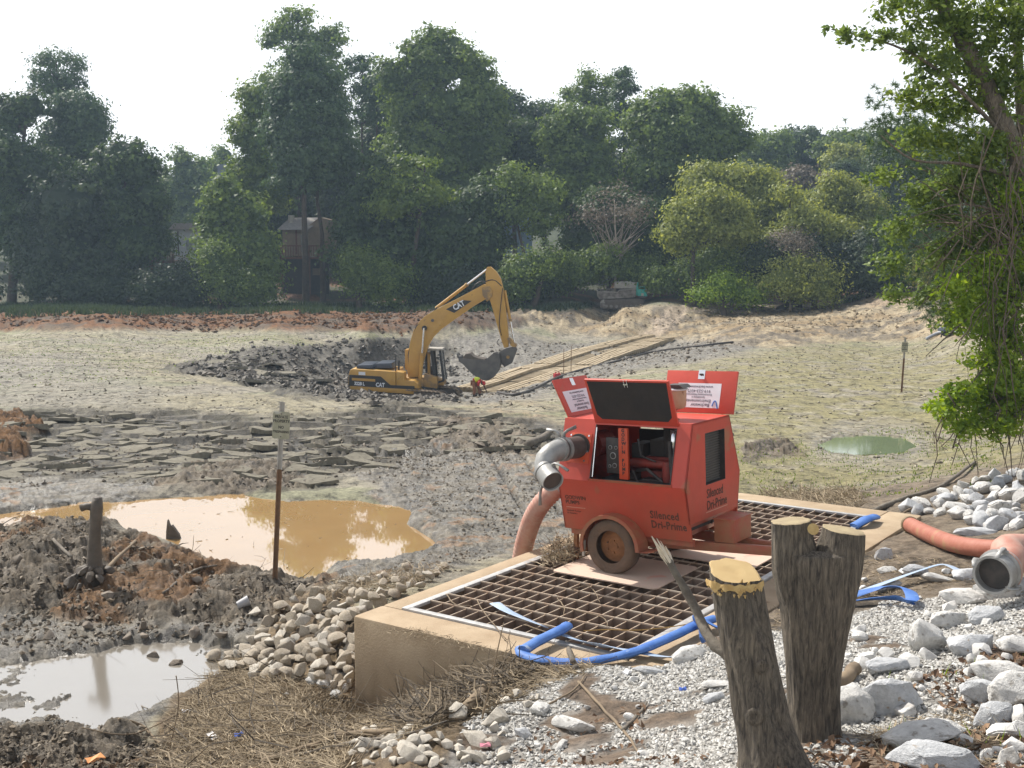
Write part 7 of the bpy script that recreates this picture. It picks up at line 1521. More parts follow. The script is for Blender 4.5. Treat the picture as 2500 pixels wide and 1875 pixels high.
def crown_points(lobes, n, rs, clump=.9, shell=.62, cl_per=26):
    """lobes: (centre, radii); clumps sit through each lobe's outer volume"""
    vol = np.array([(r[0] * r[1] * r[2]) ** .72 for _, r in lobes]); vol /= vol.sum(); C = []; tint = []; NN = []
    for (c, r), w in zip(lobes, vol):
        m = max(3, int(n * w / cl_per)); d = rs.normal(0, 1, (m, 3)); d /= np.linalg.norm(d, axis=1)[:, None]
        rad_ = shell + (1 - shell) * rs.uniform(0, 1, m) ** .6; rad_ *= 1 + .14 * np.sin(d[:, 0] * 5 + c[0]) * np.sin(d[:, 2] * 6 + c[2]) + rs.normal(0, .05, m)
        cc = np.array(c)[None] + d * rad_[:, None] * np.array(r)[None]
        ct = rs.uniform(0, 1, m)
        k = rs.poisson(cl_per * .9, m) + 3; rep = np.repeat(np.arange(m), k); cs = clump * rs.uniform(.6, 1.4, m)
        off = rs.normal(0, .45, (len(rep), 3)) * cs[rep][:, None]; off[:, 2] *= .6
        C.append(cc[rep] + off); NN.append(off / cs[rep][:, None] * 1.2 + d[rep] * .5); tint.append(np.clip(ct[rep] * .7 - .05 + rs.uniform(0, .4, len(rep)), 0, 1))
    return np.concatenate(C), np.concatenate(tint), np.concatenate(NN)
_ico = None
def core(lobes, rs, k=.70):
    V = []; Fc = []; off = 0
    bm = bmesh.new(); bmesh.ops.create_icosphere(bm, subdivisions=2, radius=1); iv = np.array([v.co[:] for v in bm.verts]); fi = np.array([[v.index for v in f.verts] for f in bm.faces]); bm.free()
    for c, r in lobes:
        w = 1 + .22 * (rs.uniform(0, 1, len(iv)) - .5); V.append(np.array(c)[None] + iv * w[:, None] * np.array(r)[None] * k); Fc.append(fi + off); off += len(iv)
    return np.concatenate(V), np.concatenate(Fc)
def crown(name, lobes, n, leaf, m, rs, parent, clump=.9, corek=.70, droop=0.0, shell=.62, asp=1.0, cl_per=26):
    C, t, N = crown_points(lobes, n, rs, clump, shell, cl_per); v, f, k = leaves(C, np.ones(len(C)), rs, leaf, asp, droop, N=N)
    t = np.repeat(t, k)
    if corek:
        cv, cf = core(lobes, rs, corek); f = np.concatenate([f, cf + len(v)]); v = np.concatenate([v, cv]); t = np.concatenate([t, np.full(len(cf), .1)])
    return link(name, npmesh(name, v, f, m, tint=t), parent)
def trunk(base_r, top, parent, m=M_TRUNK, limbs=(), name='trunk', bend=.3, seed=0):
    rs = random.Random(seed); p = [(0, 0, -1.0), (0, 0, 0)]; k = 5
    for i in range(1, k + 1):
        t = i / k; p.append((top[0] * t + rs.uniform(-bend, bend) * math.sin(t * 3), top[1] * t + rs.uniform(-bend, bend) * .5, top[2] * t))
    o = MB().tube(p, [base_r * 1.3, base_r] + [base_r * (1 - .8 * i / k) for i in range(1, k + 1)], 8).build(name, m, parent, smooth=True)
    for (a, b, r_) in limbs:
        a = Vector(a); b = Vector(b); md = a.lerp(b, .5) + Vector((0, 0, -.12 * (b - a).length))
        MB().tube([a, md, b], [r_, r_ * .7, r_ * .25], 6).build('limb', m, parent, smooth=True)
    return o
NT = 0
LEAF_K, LEAF_N = .62, 1.6
def ptree(label, cat, Y, base, lobes, leaf, n, size=.34, trunk_px=None, tr_r=.3, group=None, name='tree', corek=.72, clump=.9, limbs=True, tm=None, dy=.8, droop=0.0, cl_per=26, shell=.62, extra=None):
    """base (u, v) and lobes (u, v, ru, rv) are sizes as seen; the crown gets its own depth"""
    global NT; NT += 1; rs = np.random.RandomState(900 + NT)
    x = (base[0] - 1250) * Y / F_PX; z = gz(x, Y); root = empty(name, (x, Y, z), (0, 0, 0), label, cat, group)
    L = []
    for (u, v, ru, rv) in lobes:
        p = atY(u, v, Y); ax = ru * Y / F_PX; az = rv * Y / F_PX; L.append(((p.x - x, rs.uniform(-.25, .25) * ax, p.z - z), (ax, max(ax * dy, min(az, 2.5) * .8), az)))
    if leaf: crown('crown', L, int(n * LEAF_N), size * LEAF_K, LM[leaf], rs, root, clump * 1.25, corek, droop, cl_per=int(cl_per * 2.2), shell=shell)
    top = max(L, key=lambda l_: l_[0][2]); tp = (top[0][0] if not trunk_px else (trunk_px - base[0]) * Y / F_PX, 0, top[0][2] + top[1][2] * .3)
    lm = []
    if limbs:
        for c, r in L:
            zz = max(1.0, c[2] - r[2] * .9); t = min(.95, zz / max(tp[2], .1)); a = (tp[0] * t, 0, zz)
            for q_ in range(2): lm.append((a, (c[0] + rs.uniform(-.5, .5) * r[0], c[1] + rs.uniform(-.5, .5) * r[1], c[2] + r[2] * rs.uniform(-.1, .5)), tr_r * .4))
    trunk(tr_r, tp, root, tm or M_TRUNK, lm, seed=NT)
    return root
TREES = [
 # label, cat, Y, base, lobes, leaf, n, kwargs
 ('slender pine with a round see-through top, tallest at the far left', 'pine tree', 124, (140, 744), [(140, 160, 62, 38), (118, 205, 52, 26), (165, 210, 46, 24), (140, 245, 30, 22)], 'pine', 4200, dict(size=.26, corek=0, clump=.8, tr_r=.28)),
 ('dark domed pine standing in front of the slender pine at far left', 'pine tree', 117, (160, 744), [(190, 275, 70, 50), (205, 320, 62, 46), (150, 330, 60, 40), (175, 375, 90, 30)], 'pine', 9000, dict(size=.30, trunk_px=165, tr_r=.5, corek=.75)),
 ('broad dark tree cut by the left edge of the picture', 'tree', 112, (30, 744), [(20, 285, 55, 50), (70, 260, 45, 38), (-10, 380, 100, 70), (70, 420, 90, 60), (10, 520, 110, 70), (90, 600, 80, 80)], 'deep', 15000, dict(tr_r=.5)),
 ('bulging dark broadleaf tree between the left pines and the house', 'tree', 110, (300, 744), [(300, 380, 60, 45), (340, 410, 55, 40), (260, 430, 70, 50), (300, 500, 100, 60), (330, 590, 90, 60), (230, 560, 80, 80), (370, 480, 45, 45)], 'deep', 15000, dict(tr_r=.45)),
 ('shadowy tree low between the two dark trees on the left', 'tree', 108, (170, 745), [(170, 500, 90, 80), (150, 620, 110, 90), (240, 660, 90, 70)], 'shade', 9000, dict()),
 ('paler tree far back in the gap left of the chimney', 'tree', 165, (440, 720), [(445, 390, 30, 28), (470, 430, 50, 50), (430, 480, 50, 60), (480, 520, 60, 70)], 'mid', 6500, dict(size=.42)),
 ('small pointed tree far back beside the chimney', 'tree', 172, (545, 720), [(548, 375, 24, 16), (540, 410, 34, 26), (560, 470, 50, 50), (520, 540, 60, 70)], 'mid', 5500, dict(size=.42)),
 ('sunlit bushy tree in front of the gap, right of the wooden deck', 'tree', 106, (560, 745), [(545, 470, 40, 36), (530, 520, 50, 40), (590, 520, 50, 42), (600, 590, 70, 50), (545, 610, 70, 60), (610, 660, 80, 60)], 'mid', 12000, dict()),
 ('airy broadleaf crown reaching above the tall pine, centre left', 'tree', 134, (735, 738), [(725, 40, 32, 32), (690, 75, 34, 34), (668, 105, 30, 18), (735, 95, 40, 40), (815, 90, 36, 26), (790, 110, 40, 30), (780, 160, 60, 50), (700, 200, 60, 60), (810, 230, 50, 60)], 'mid', 9000, dict(size=.33, corek=.45, tr_r=.45)),
 ('tall pine with a bare straight trunk in front of the little house', 'pine tree', 109, (748, 720), [(735, 145, 44, 38), (760, 200, 66, 50), (700, 230, 56, 44), (800, 280, 60, 44), (740, 300, 90, 50), (690, 330, 60, 40), (810, 350, 60, 40), (745, 390, 90, 44), (720, 440, 60, 30), (800, 430, 50, 28)], 'pine', 17000, dict(size=.29, trunk_px=745, tr_r=.34, corek=.62, clump=.8)),
 ('bright green broadleaf tree behind the left side of the tall pine', 'tree', 118, (640, 740), [(625, 250, 34, 50), (610, 320, 40, 50), (640, 380, 50, 50), (600, 420, 40, 44), (650, 460, 60, 60)], 'light', 8500, dict()),
 ('second bare pine trunk to the right of the tall pine', 'pine tree', 111, (790, 715), [(800, 330, 50, 30), (830, 390, 50, 34)], 'pine', 3000, dict(tr_r=.28, trunk_px=785, size=.29)),
 ('thin ragged pine left of the highest broadleaf crown', 'pine tree', 128, (893, 738), [(870, 160, 30, 20), (895, 150, 22, 16), (905, 190, 26, 16), (875, 215, 24, 14), (900, 245, 26, 16), (885, 285, 30, 18)], 'pine', 2600, dict(size=.27, corek=0, trunk_px=894, tr_r=.24, clump=.7)),
 ('second thin pine right beside the ragged one', 'pine tree', 126, (922, 738), [(918, 200, 22, 14), (925, 235, 24, 16), (915, 275, 26, 18)], 'pine', 1300, dict(size=.27, corek=0, tr_r=.2, clump=.7)),
 ('highest and broadest broadleaf tree of the far shore, centre', 'tree', 121, (1060, 742), [(1060, 100, 44, 34), (1100, 110, 48, 34), (1015, 130, 40, 34), (950, 165, 34, 24), (965, 200, 50, 34), (1060, 170, 70, 50), (1130, 160, 44, 50), (1170, 190, 40, 50), (1010, 270, 70, 50), (1120, 260, 90, 60), (1190, 270, 50, 60), (1040, 360, 120, 70), (1170, 360, 80, 70), (1100, 460, 120, 70)], 'mid', 26000, dict(tr_r=.6, corek=.66)),
 ('rounded dark tree stepping down right of the highest broadleaf', 'tree', 123, (1260, 742), [(1250, 330, 56, 44), (1290, 345, 44, 44), (1280, 410, 70, 50), (1230, 450, 60, 60), (1310, 420, 50, 50)], 'deep', 10000, dict()),
 ('dark tree mass under the highest broadleaf, centre', 'tree', 108, (950, 745), [(940, 440, 70, 60), (900, 520, 80, 70), (990, 540, 90, 70), (940, 630, 110, 80), (860, 620, 60, 80)], 'deep', 14000, dict()),
 ('maple with sunlit fan shaped sprays, lower centre left', 'tree', 105, (1000, 745), [(1000, 400, 40, 16), (1040, 395, 34, 12), (990, 440, 70, 30), (1010, 480, 90, 34), (950, 500, 60, 34)], 'light', 4500, dict(corek=.4, size=.28)),
 ('shadowed tree right of the boom top of the excavator', 'tree', 107, (1120, 745), [(1100, 560, 90, 70), (1170, 600, 90, 70), (1100, 660, 110, 70), (1200, 500, 70, 60)], 'deep', 13000, dict()),
 ('thin stemmed tree with pale green leaves, right of centre', 'tree', 106, (1290, 745), [(1250, 430, 36, 30), (1290, 460, 40, 40), (1250, 510, 40, 40), (1310, 530, 50, 40), (1330, 470, 40, 40)], 'mid', 5500, dict(corek=.3, size=.26, tr_r=.22)),
 ('olive topped tree left of the spiky conifers', 'tree', 118, (1400, 745), [(1400, 290, 60, 34), (1440, 300, 50, 36), (1360, 330, 50, 40), (1420, 370, 80, 50), (1380, 450, 80, 60), (1450, 470, 70, 60)], 'mid', 13000, dict()),
 ('open crowned tree with bare gaps rising behind the olive one', 'tree', 132, (1450, 742), [(1440, 190, 28, 20), (1400, 235, 34, 18), (1455, 230, 40, 26), (1490, 200, 24, 14), (1470, 265, 34, 20), (1480, 300, 30, 20)], 'mid', 3400, dict(corek=0, size=.30)),
 ('spiky layered conifer standing above the right tree line', 'conifer', 127, (1516, 742), [(1525, 180, 22, 12), (1520, 205, 32, 8), (1545, 215, 26, 6), (1510, 235, 26, 8), (1530, 258, 34, 9), (1505, 285, 30, 10), (1530, 310, 34, 10), (1515, 345, 30, 14)], 'pine', 4200, dict(size=.26, corek=0, clump=.6, trunk_px=1518, tr_r=.25)),
 ('huge rounded broadleaf tree on the right of the conifers', 'tree', 119, (1640, 745), [(1620, 260, 60, 40), (1680, 250, 60, 40), (1720, 270, 50, 40), (1570, 300, 50, 50), (1640, 330, 90, 60), (1740, 320, 60, 50), (1780, 300, 40, 40), (1600, 420, 90, 60), (1700, 420, 100, 70), (1790, 350, 45, 40), (1600, 520, 90, 60)], 'mid', 23000, dict(tr_r=.55)),
 ('dark lower tree behind the dead tree, right of centre', 'tree', 110, (1520, 745), [(1480, 520, 70, 60), (1560, 540, 80, 60), (1600, 610, 70, 60), (1440, 590, 60, 60)], 'deep', 11000, dict()),
 ('round tree at the left end of the distant ridge', 'tree', 160, (1860, 720), [(1850, 370, 50, 34), (1890, 350, 44, 30), (1860, 420, 70, 50)], 'mid', 7500, dict(size=.42)),
 ('dark domed tree in the middle of the distant ridge', 'tree', 168, (1955, 715), [(1950, 340, 50, 30), (1990, 350, 44, 30), (1920, 370, 50, 34), (1960, 420, 80, 50)], 'deep', 8000, dict(size=.44)),
 ('yellow green tree standing out on the distant ridge', 'tree', 150, (2070, 725), [(2070, 375, 36, 26), (2050, 400, 34, 30), (2100, 410, 36, 34), (2060, 440, 44, 34)], 'willow', 6500, dict(size=.36)),
 ('rounded tree at the right end of the distant ridge', 'tree', 163, (2070, 712), [(2060, 345, 44, 26), (2100, 355, 40, 28), (2020, 370, 34, 30), (2130, 380, 50, 40)], 'mid', 7000, dict(size=.42)),
 ('bushy dark tree under the overhanging vines, far right', 'tree', 130, (2200, 735), [(2180, 340, 50, 40), (2240, 330, 60, 40), (2190, 400, 70, 50), (2280, 390, 90, 60), (2220, 480, 90, 60)], 'deep', 12000, dict()),
 ('brownish purple hazy tree on the ridge behind the willows', 'tree', 138, (1960, 738), [(1950, 435, 34, 26), (1990, 450, 34, 26), (1930, 450, 24, 20)], 'brown', 2600, dict(corek=.5)),
 ('front willow with a visible dark trunk, right of the dump truck', 'willow tree', 101, (1695, 748), [(1680, 520, 50, 36), (1740, 500, 56, 40), (1790, 520, 44, 36), (1650, 560, 40, 40), (1710, 560, 60, 34), (1790, 570, 50, 30), (1670, 600, 40, 20)], 'willow', 10500, dict(size=.24, droop=.6, corek=.6, tr_r=.25, trunk_px=1690)),
 ('big rounded willow behind the front one', 'willow tree', 108, (1800, 748), [(1730, 430, 46, 34), (1700, 455, 44, 40), (1790, 440, 54, 34), (1850, 440, 50, 34), (1850, 490, 70, 44), (1890, 500, 50, 44), (1850, 560, 70, 50)], 'willow', 14000, dict(size=.25, droop=.6)),
 ('tall domed willow to the right of the big one', 'willow tree', 109, (2040, 748), [(2040, 450, 34, 26), (2060, 480, 48, 40), (2090, 465, 26, 22), (2010, 500, 50, 34), (1960, 510, 44, 34), (2020, 550, 70, 40)], 'willow', 11000, dict(size=.25, droop=.6)),
 ('small round willow at the right end of the willow clump', 'willow tree', 107, (2128, 745), [(2125, 500, 28, 22), (2130, 530, 32, 32)], 'willow', 3600, dict(size=.24, droop=.6)),
 ('low willow in front of the tall domed one', 'willow tree', 103, (1950, 748), [(1930, 470, 26, 22), (1970, 540, 60, 40), (2040, 580, 60, 50), (1900, 600, 40, 40)], 'willow', 8000, dict(size=.24, droop=.6)),
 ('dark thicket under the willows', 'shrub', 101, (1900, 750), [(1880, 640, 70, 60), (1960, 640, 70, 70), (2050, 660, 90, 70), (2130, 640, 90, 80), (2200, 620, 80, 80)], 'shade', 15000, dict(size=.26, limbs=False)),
 ('dead tree with pale bare twigs, right of centre', 'dead tree', 106, (1500, 742), [(1500, 500, 66, 50), (1540, 520, 50, 40), (1450, 540, 40, 34)], 'brown', 1300, dict(size=.2, corek=0, limbs=False, tm=M_PALETRUNK, tr_r=.16, clump=1.1)),
 ('purplish bare bush between the willows', 'shrub', 99, (1930, 748), [(1930, 590, 44, 34), (1960, 620, 34, 30)], 'brown', 2400, dict(size=.15, corek=.3, tm=M_PALETRUNK, tr_r=.1)),
 ('grey green bush behind the dump truck', 'shrub', 107, (1500, 750), [(1400, 660, 70, 44), (1480, 640, 60, 44), (1560, 660, 60, 44), (1330, 680, 60, 40)], 'mid', 11000, dict(size=.22, limbs=False)),
 ('bush with a sunlit top right of the dump truck', 'shrub', 103, (1660, 750), [(1620, 680, 40, 34), (1690, 670, 50, 40), (1760, 650, 60, 50), (1800, 690, 60, 50)], 'mid', 10000, dict(size=.22, limbs=False)),
 ('pale bush with feathery top under the willow clump', 'shrub', 98, (1990, 750), [(1960, 650, 50, 30), (2010, 670, 44, 34), (1900, 690, 70, 44), (1990, 710, 60, 34)], 'willow', 6500, dict(size=.18, limbs=False)),
 ('low lime green bush at the edge of the sand', 'shrub', 97, (1770, 750), [(1770, 700, 50, 34), (1720, 720, 34, 22), (1830, 720, 40, 24)], 'lime', 3500, dict(size=.17, limbs=False)),
 ('low green bush on the left flank of the dirt mound', 'shrub', 104, (2085, 745), [(2085, 735, 30, 14), (2110, 730, 20, 10)], 'light', 1300, dict(size=.15, limbs=False)),
 ('young yellow leaved tree on the right of the dirt mound', 'tree', 96, (2262, 735), [(2262, 645, 32, 24), (2250, 670, 30, 22), (2275, 690, 28, 22), (2290, 660, 22, 20)], 'yellow', 2600, dict(size=.17, corek=.25, tr_r=.08)),
 ('bush behind the yellow leaved tree at right', 'shrub', 99, (2330, 735), [(2330, 670, 50, 40), (2300, 700, 50, 34), (2400, 660, 70, 60)], 'light', 6000, dict(size=.2, limbs=False)),
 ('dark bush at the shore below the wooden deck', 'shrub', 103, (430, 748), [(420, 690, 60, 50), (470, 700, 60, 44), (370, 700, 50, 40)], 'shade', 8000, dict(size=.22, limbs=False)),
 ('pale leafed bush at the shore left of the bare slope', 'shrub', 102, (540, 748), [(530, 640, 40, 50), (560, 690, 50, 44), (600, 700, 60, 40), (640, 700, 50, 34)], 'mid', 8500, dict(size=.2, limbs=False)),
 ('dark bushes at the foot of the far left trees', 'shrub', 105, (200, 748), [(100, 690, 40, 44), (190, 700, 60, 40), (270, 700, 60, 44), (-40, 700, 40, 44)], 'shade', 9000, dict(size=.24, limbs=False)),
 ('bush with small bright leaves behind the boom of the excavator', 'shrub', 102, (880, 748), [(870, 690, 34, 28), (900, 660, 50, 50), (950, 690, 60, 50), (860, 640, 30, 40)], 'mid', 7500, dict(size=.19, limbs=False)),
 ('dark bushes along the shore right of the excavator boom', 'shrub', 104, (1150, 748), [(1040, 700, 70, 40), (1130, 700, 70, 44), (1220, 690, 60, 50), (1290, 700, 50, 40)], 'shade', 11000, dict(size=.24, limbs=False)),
 ('mid green bush under the thin stemmed tree', 'shrub', 101, (1300, 748), [(1280, 660, 50, 40), (1330, 640, 44, 40), (1250, 700, 50, 34)], 'mid', 6000, dict(size=.2, limbs=False)),
]
for (lab, cat, Y, base, lobes, leaf, n, kw) in TREES:
    nm = {'shrub': 'shrub', 'pine tree': 'pine_tree', 'willow tree': 'willow_tree', 'dead tree': 'dead_tree', 'conifer': 'conifer'}.get(cat, 'tree')
    ptree(lab, cat, Y, base, lobes, leaf, n, name=nm, **kw)
# bare twigs of the dead tree
dtree = [o for o in bpy.data.objects if o.get('category') == 'dead tree'][0]
k = MB(); rs = random.Random(4)
for i in range(46):
    a = rs.uniform(-1.0, 1.0); L = rs.uniform(2.0, 4.6); z0 = rs.uniform(3.5, 6.0); p0 = Vector((rs.uniform(-.6, .6), rs.uniform(-.5, .5), z0)); d = Vector((math.sin(a), rs.uniform(-.5, .5), math.cos(a) * 1.1)).normalized()
    p1 = p0 + d * L * .5 + Vector((rs.uniform(-.3, .3), 0, 0)); p2 = p0 + d * L + Vector((rs.uniform(-.6, .6), 0, rs.uniform(-.2, .4))); k.tube([p0, p1, p2], [.05, .025, .008], 4)
k.build('bare_twigs', M_PALETRUNK, dtree)['kind'] = 'stuff'
# unseen depth of the wood behind the front trees: copies of a few plain trees
def copytree(src, loc, s, rz, label, group):
    r = src.copy(); COL.objects.link(r); r.location = loc; r.rotation_euler = (0, 0, rz); r.scale = (s, s, s); r['label'] = label; r['group'] = group
    for ch in src.children:
        c = ch.copy(); COL.objects.link(c); c.parent = r
    return r
protos = [o for o in bpy.data.objects if o.get('label') in ('rounded dark tree stepping down right of the highest broadleaf', 'dark tree mass under the highest broadleaf, centre', 'shadowed tree right of the boom top of the excavator', 'dark lower tree behind the dead tree, right of centre', 'shadowy tree low between the two dark trees on the left')]
rs = random.Random(12)
def wz(u): return 'the far left pines' if u < 280 else ('the chimney gap' if u < 600 else ('the tall pine and the little house' if u < 900 else ('the broadest broadleaf' if u < 1300 else ('the spiky conifer' if u < 1620 else ('the willows' if u < 2130 else 'the hanging vines')))))
for (u, Y, s) in [(-90, 140, 1.0), (60, 135, 1.1), (230, 135, 1.15), (330, 140, 1.0), (660, 136, 1.2), (760, 140, 1.3), (860, 133, 1.2), (960, 140, 1.5), (1100, 142, 1.5), (1200, 138, 1.35), (1330, 142, 1.2), (1450, 145, 1.3), (1560, 140, 1.4), (1680, 145, 1.3), (1780, 140, 1.0), (1850, 135, .72), (1950, 142, .66), (2050, 146, .66), (2150, 140, .7), (2260, 126, .85), (2380, 120, 1.25), (2480, 112, 1.3), (2560, 104, 1.4), (2650, 92, 1.3), (2700, 80, 1.2), (1780, 126, .85), (1900, 128, .7), (2000, 130, .7), (2120, 126, .75)]:
    x = (u - 1250) * Y / F_PX; copytree(rs.choice(protos), (x, Y, gz(x, Y) - .3), s * .92, rs.uniform(0, 6.28), 'dark woodland tree deep behind ' + wz(u), 'woodland trees behind ' + wz(u))
for (u, Y, s) in [(-60, 175, 1.0), (120, 185, 1.0), (300, 180, .9), (400, 200, .8), (500, 205, .85), (600, 195, .9), (1750, 175, .6), (1830, 185, .5), (1900, 190, .5), (1990, 195, .52), (2080, 190, .5), (2170, 180, .55), (2260, 175, .6), (2350, 165, .8), (2450, 160, 1.0), (1250, 190, 1.1), (1320, 180, 1.0)]:
    x = (u - 1250) * Y / F_PX; copytree(rs.choice(protos), (x, Y, gz(x, Y) - .3), s, rs.uniform(0, 6.28), 'hazy distant hill tree beyond ' + wz(u), 'hill trees beyond ' + wz(u))
# ---- shore grass and tufts (uncountable)
def blades(poly, count, h0, m, name, label, seed, z=0, w=.02):
    rs = np.random.RandomState(seed); c = [gpt(u, v) for u, v in poly]; X = rs.uniform(min(p.x for p in c) - 1, max(p.x for p in c) + 1, count * 3); Y = rs.uniform(min(p.y for p in c) - 1, max(p.y for p in c) + 1, count * 3); Z = hgt(X, Y); U, V, D = proj(X, Y, Z)
    ok = (sdpoly(U, V, poly) > 0) & (fbm(X * .8, Y * .8, 66, 3) > .45); X, Y, Z = X[ok][:count], Y[ok][:count], Z[ok][:count]; n = len(X)
    if n == 0: return
    a = rs.uniform(0, 6.28, n); h = h0 * rs.uniform(.4, 1.3, n); wv_ = np.stack([np.cos(a), np.sin(a), np.zeros(n)], -1) * w; tip = np.stack([X + rs.normal(0, .3, n) * h, Y + rs.normal(0, .3, n) * h, Z + h], -1); b0 = np.stack([X, Y, Z - .01], -1)
    v = np.stack([b0 - wv_, b0 + wv_, tip], 1).reshape(-1, 3); return tag(link(name, npmesh(name, v, np.arange(3 * n).reshape(-1, 3), m, tint=rs.uniform(0, 1, n))), label, kind='stuff')
blades([(-20, 744), (1450, 744), (1400, 760), (600, 768), (-20, 776)], 16000, .42, LM['shade'], 'grass', 'strip of green reeds and grass along the far shore', 41, w=.07)
blades([(2060, 1690), (2500, 1600), (2500, 1875), (2200, 1875)], 260, .10, LM['lime'], 'grass', 'few fresh green blades among the boulders lower right', 42, w=.006)
blades([(1700, 1100), (2450, 1000), (2450, 1180), (1900, 1240)], 3500, .05, LM['light'], 'grass', 'short green sprouts on the olive flat behind the pump', 43, w=.02)
blades([(0, 830), (1000, 815), (700, 860), (300, 930), (0, 950)], 2500, .04, LM['light'], 'grass', 'thin sprouts over the dried flat on the left', 44, w=.05)
blades([(860, 1830), (880, 1790), (900, 1850)], 30, .10, LM['lime'], 'grass', 'tiny green seedling at the bottom of the straw bank', 45, w=.012)
# ================================================================== HOUSES ON THE FAR SHORE
HY = 116
def hq(u, v, Y=HY): return atY(u, v, Y)
hb = hq(750, 700); house = empty('house', (hb.x, HY, gz(hb.x, HY)), (0, 0, 0), 'small tan wooden house with a grey roof and raised deck behind the tall pine trunk', 'house')
hz = lambda v: hq(750, v).z - house.location.z; hx = lambda u: hq(u, 600).x - house.location.x
k = MB(); k.box(hx(690), hx(800), 0, 6, hz(625), hz(558)); k.prism([(hx(745), hz(558)), (hx(800), hz(558)), (hx(800), hz(535)), (hx(782), hz(530))], 0, 6); k.build('wall', M_SIDING, house)
for i in range(11): xx = hx(692 + i * 10); MB().box(xx - .02, xx + .02, -.03, 0, hz(624), hz(562)).build('siding_batten', M_SIDING, house)
rf = MB(); rf.add([(hx(682), -.8, hz(562)), (hx(755), -.8, hz(562)), (hx(790), 1.8, hz(532)), (hx(700), 1.8, hz(532)), (hx(682), -.8, hz(560)), (hx(755), -.8, hz(560)), (hx(790), 1.8, hz(530)), (hx(700), 1.8, hz(530))], [(0, 1, 2, 3), (7, 6, 5, 4), (0, 4, 5, 1), (1, 5, 6, 2), (2, 6, 7, 3), (3, 7, 4, 0)])
rfo = rf.build('roof', M_ROOF, house); MB().box(hx(702), hx(714), .6, 1.4, hz(556), hz(525)).build('chimney', M_LIDGREY, rfo)
MB().box(hx(722), hx(726), -.06, -.02, hz(620), hz(562)).build('corner_board', M_DECK, house)
MB().box(hx(735), hx(752), -.05, -.01, hz(615), hz(575)).build('sliding_door', M_GLASS, house)
MB().box(hx(690), hx(802), -2.6, 0, hz(632), hz(627)).build('deck_floor', M_DECK, house)
MB().box(hx(690), hx(802), -2.6, -2.52, hz(602), hz(599)).build('deck_handrail', M_DECK, house)
for i in range(19): xx = hx(691 + i * 6.1); MB().box(xx - .03, xx + .03, -2.59, -2.53, hz(627), hz(602)).build('baluster', M_DECK, house)
for u in (700, 765, 800): MB().box(hx(u) - .09, hx(u) + .09, -2.6, -2.42, 0, hz(600)).build('deck_post', M_DECK, house)
MB().box(hx(690), hx(802), 0, .2, 0, hz(632)).build('lower_wall', M_BLK, house); MB().box(hx(762), hx(786), -.06, -.01, hz(672), hz(655)).build('pale_panel', M_SIDING, house)
MB().box(hx(756), hx(760), -2.3, -2.2, 0, hz(632)).build('lattice_post', M_DECK, house)
# raised deck at left
DY = 113; db_ = hq(390, 690, DY); deck = empty('wooden_deck', (db_.x, DY, gz(db_.x, DY)), (0, 0, 0), 'reddish brown wooden deck on braced posts left of the gap in the trees', 'deck')
dz = lambda v: hq(390, v, DY).z - deck.location.z; dxx = lambda u: hq(u, 640, DY).x - deck.location.x
MB().box(dxx(345), dxx(424), 0, 3, dz(642), dz(636)).build('deck_floor', M_DECK, deck); MB().box(dxx(345), dxx(424), 0, .08, dz(616), dz(613)).build('deck_handrail', M_DECK, deck)
for i in range(20): xx = dxx(347 + i * 3.9); MB().box(xx - .03, xx + .03, 0, .06, dz(636), dz(616)).build('baluster', M_DECK, deck)
for u in (369, 395, 421): MB().box(dxx(u) - .08, dxx(u) + .08, .05, .25, 0, dz(636) if u < 420 else dz(613)).build('deck_post', M_DECK, deck)
for a_, b_ in ((369, 352), (369, 392)): MB().bar((dxx(a_), .1, dz(642)), (dxx(b_), .1, dz(672)), .12).build('brace', M_DECK, deck)
for v0, v1 in ((622, 634), (642, 656)): MB().bar((dxx(424), .5, dz(v0)), (dxx(462), .5, dz(v1)), .14).build('stair_rail', M_LIDGREY, deck)
MB().bar((dxx(442), .5, dz(628)), (dxx(442), .5, dz(648)), .1).build('stair_post', M_LIDGREY, deck)
b0 = hq(440, 640, 124); o = empty('pale_house', (b0.x, 124, gz(b0.x, 124)), (0, 0, 0), 'pale bluish house wall glimpsed in the gap between the left trees', 'house')
zz = lambda v: hq(440, v, 124).z - o.location.z; xx_ = lambda u: hq(u, 600, 124).x - o.location.x
MB().box(xx_(425), xx_(500), 0, 5, 0, zz(560)).build('wall', M_WHITEW, o); MB().box(xx_(434), xx_(437), -.06, -.01, zz(625), zz(565)).build('downpipe', M_DARK, o); MB().prism([(xx_(415), zz(560)), (xx_(510), zz(560)), (xx_(500), zz(545)), (xx_(430), zz(545))], -.5, 5.5).build('roof', M_ROOF, o)
MB().box(xx_(455), xx_(470), -.05, -.01, zz(610), zz(585)).build('window', M_GLASS, o)
b0 = hq(553, 430, 158); o = tag(MB().box(-1.0, 1.0, -.8, .8, -8, 0).box(-1.12, 1.12, -.92, .92, -.5, -.35).build('chimney_stack', M_CHIM), 'blue grey chimney rising in the gap between the left trees', 'chimney'); q_ = hq(553, 402, 158); o.location = q_
b0 = hq(1262, 500, 140); o = empty('blue_house', (b0.x, 140, gz(b0.x, 140)), (0, 0, 0), 'bit of a pale blue house wall showing through the trees right of centre', 'house')
zz = lambda v: hq(1262, v, 140).z - o.location.z
MB().box(-1.6, 1.8, 0, 4, 0, zz(482)).build('wall', mat('pale_blue_siding', (.30, .40, .52), .8), o); MB().box(-.4, .5, -.05, 0, zz(515), zz(496)).build('window', M_GLASS, o); MB().prism([(-1.9, zz(482)), (2.1, zz(482)), (1.8, zz(475)), (-1.6, zz(475))], -.3, 4.3).build('roof', M_ROOF, o)
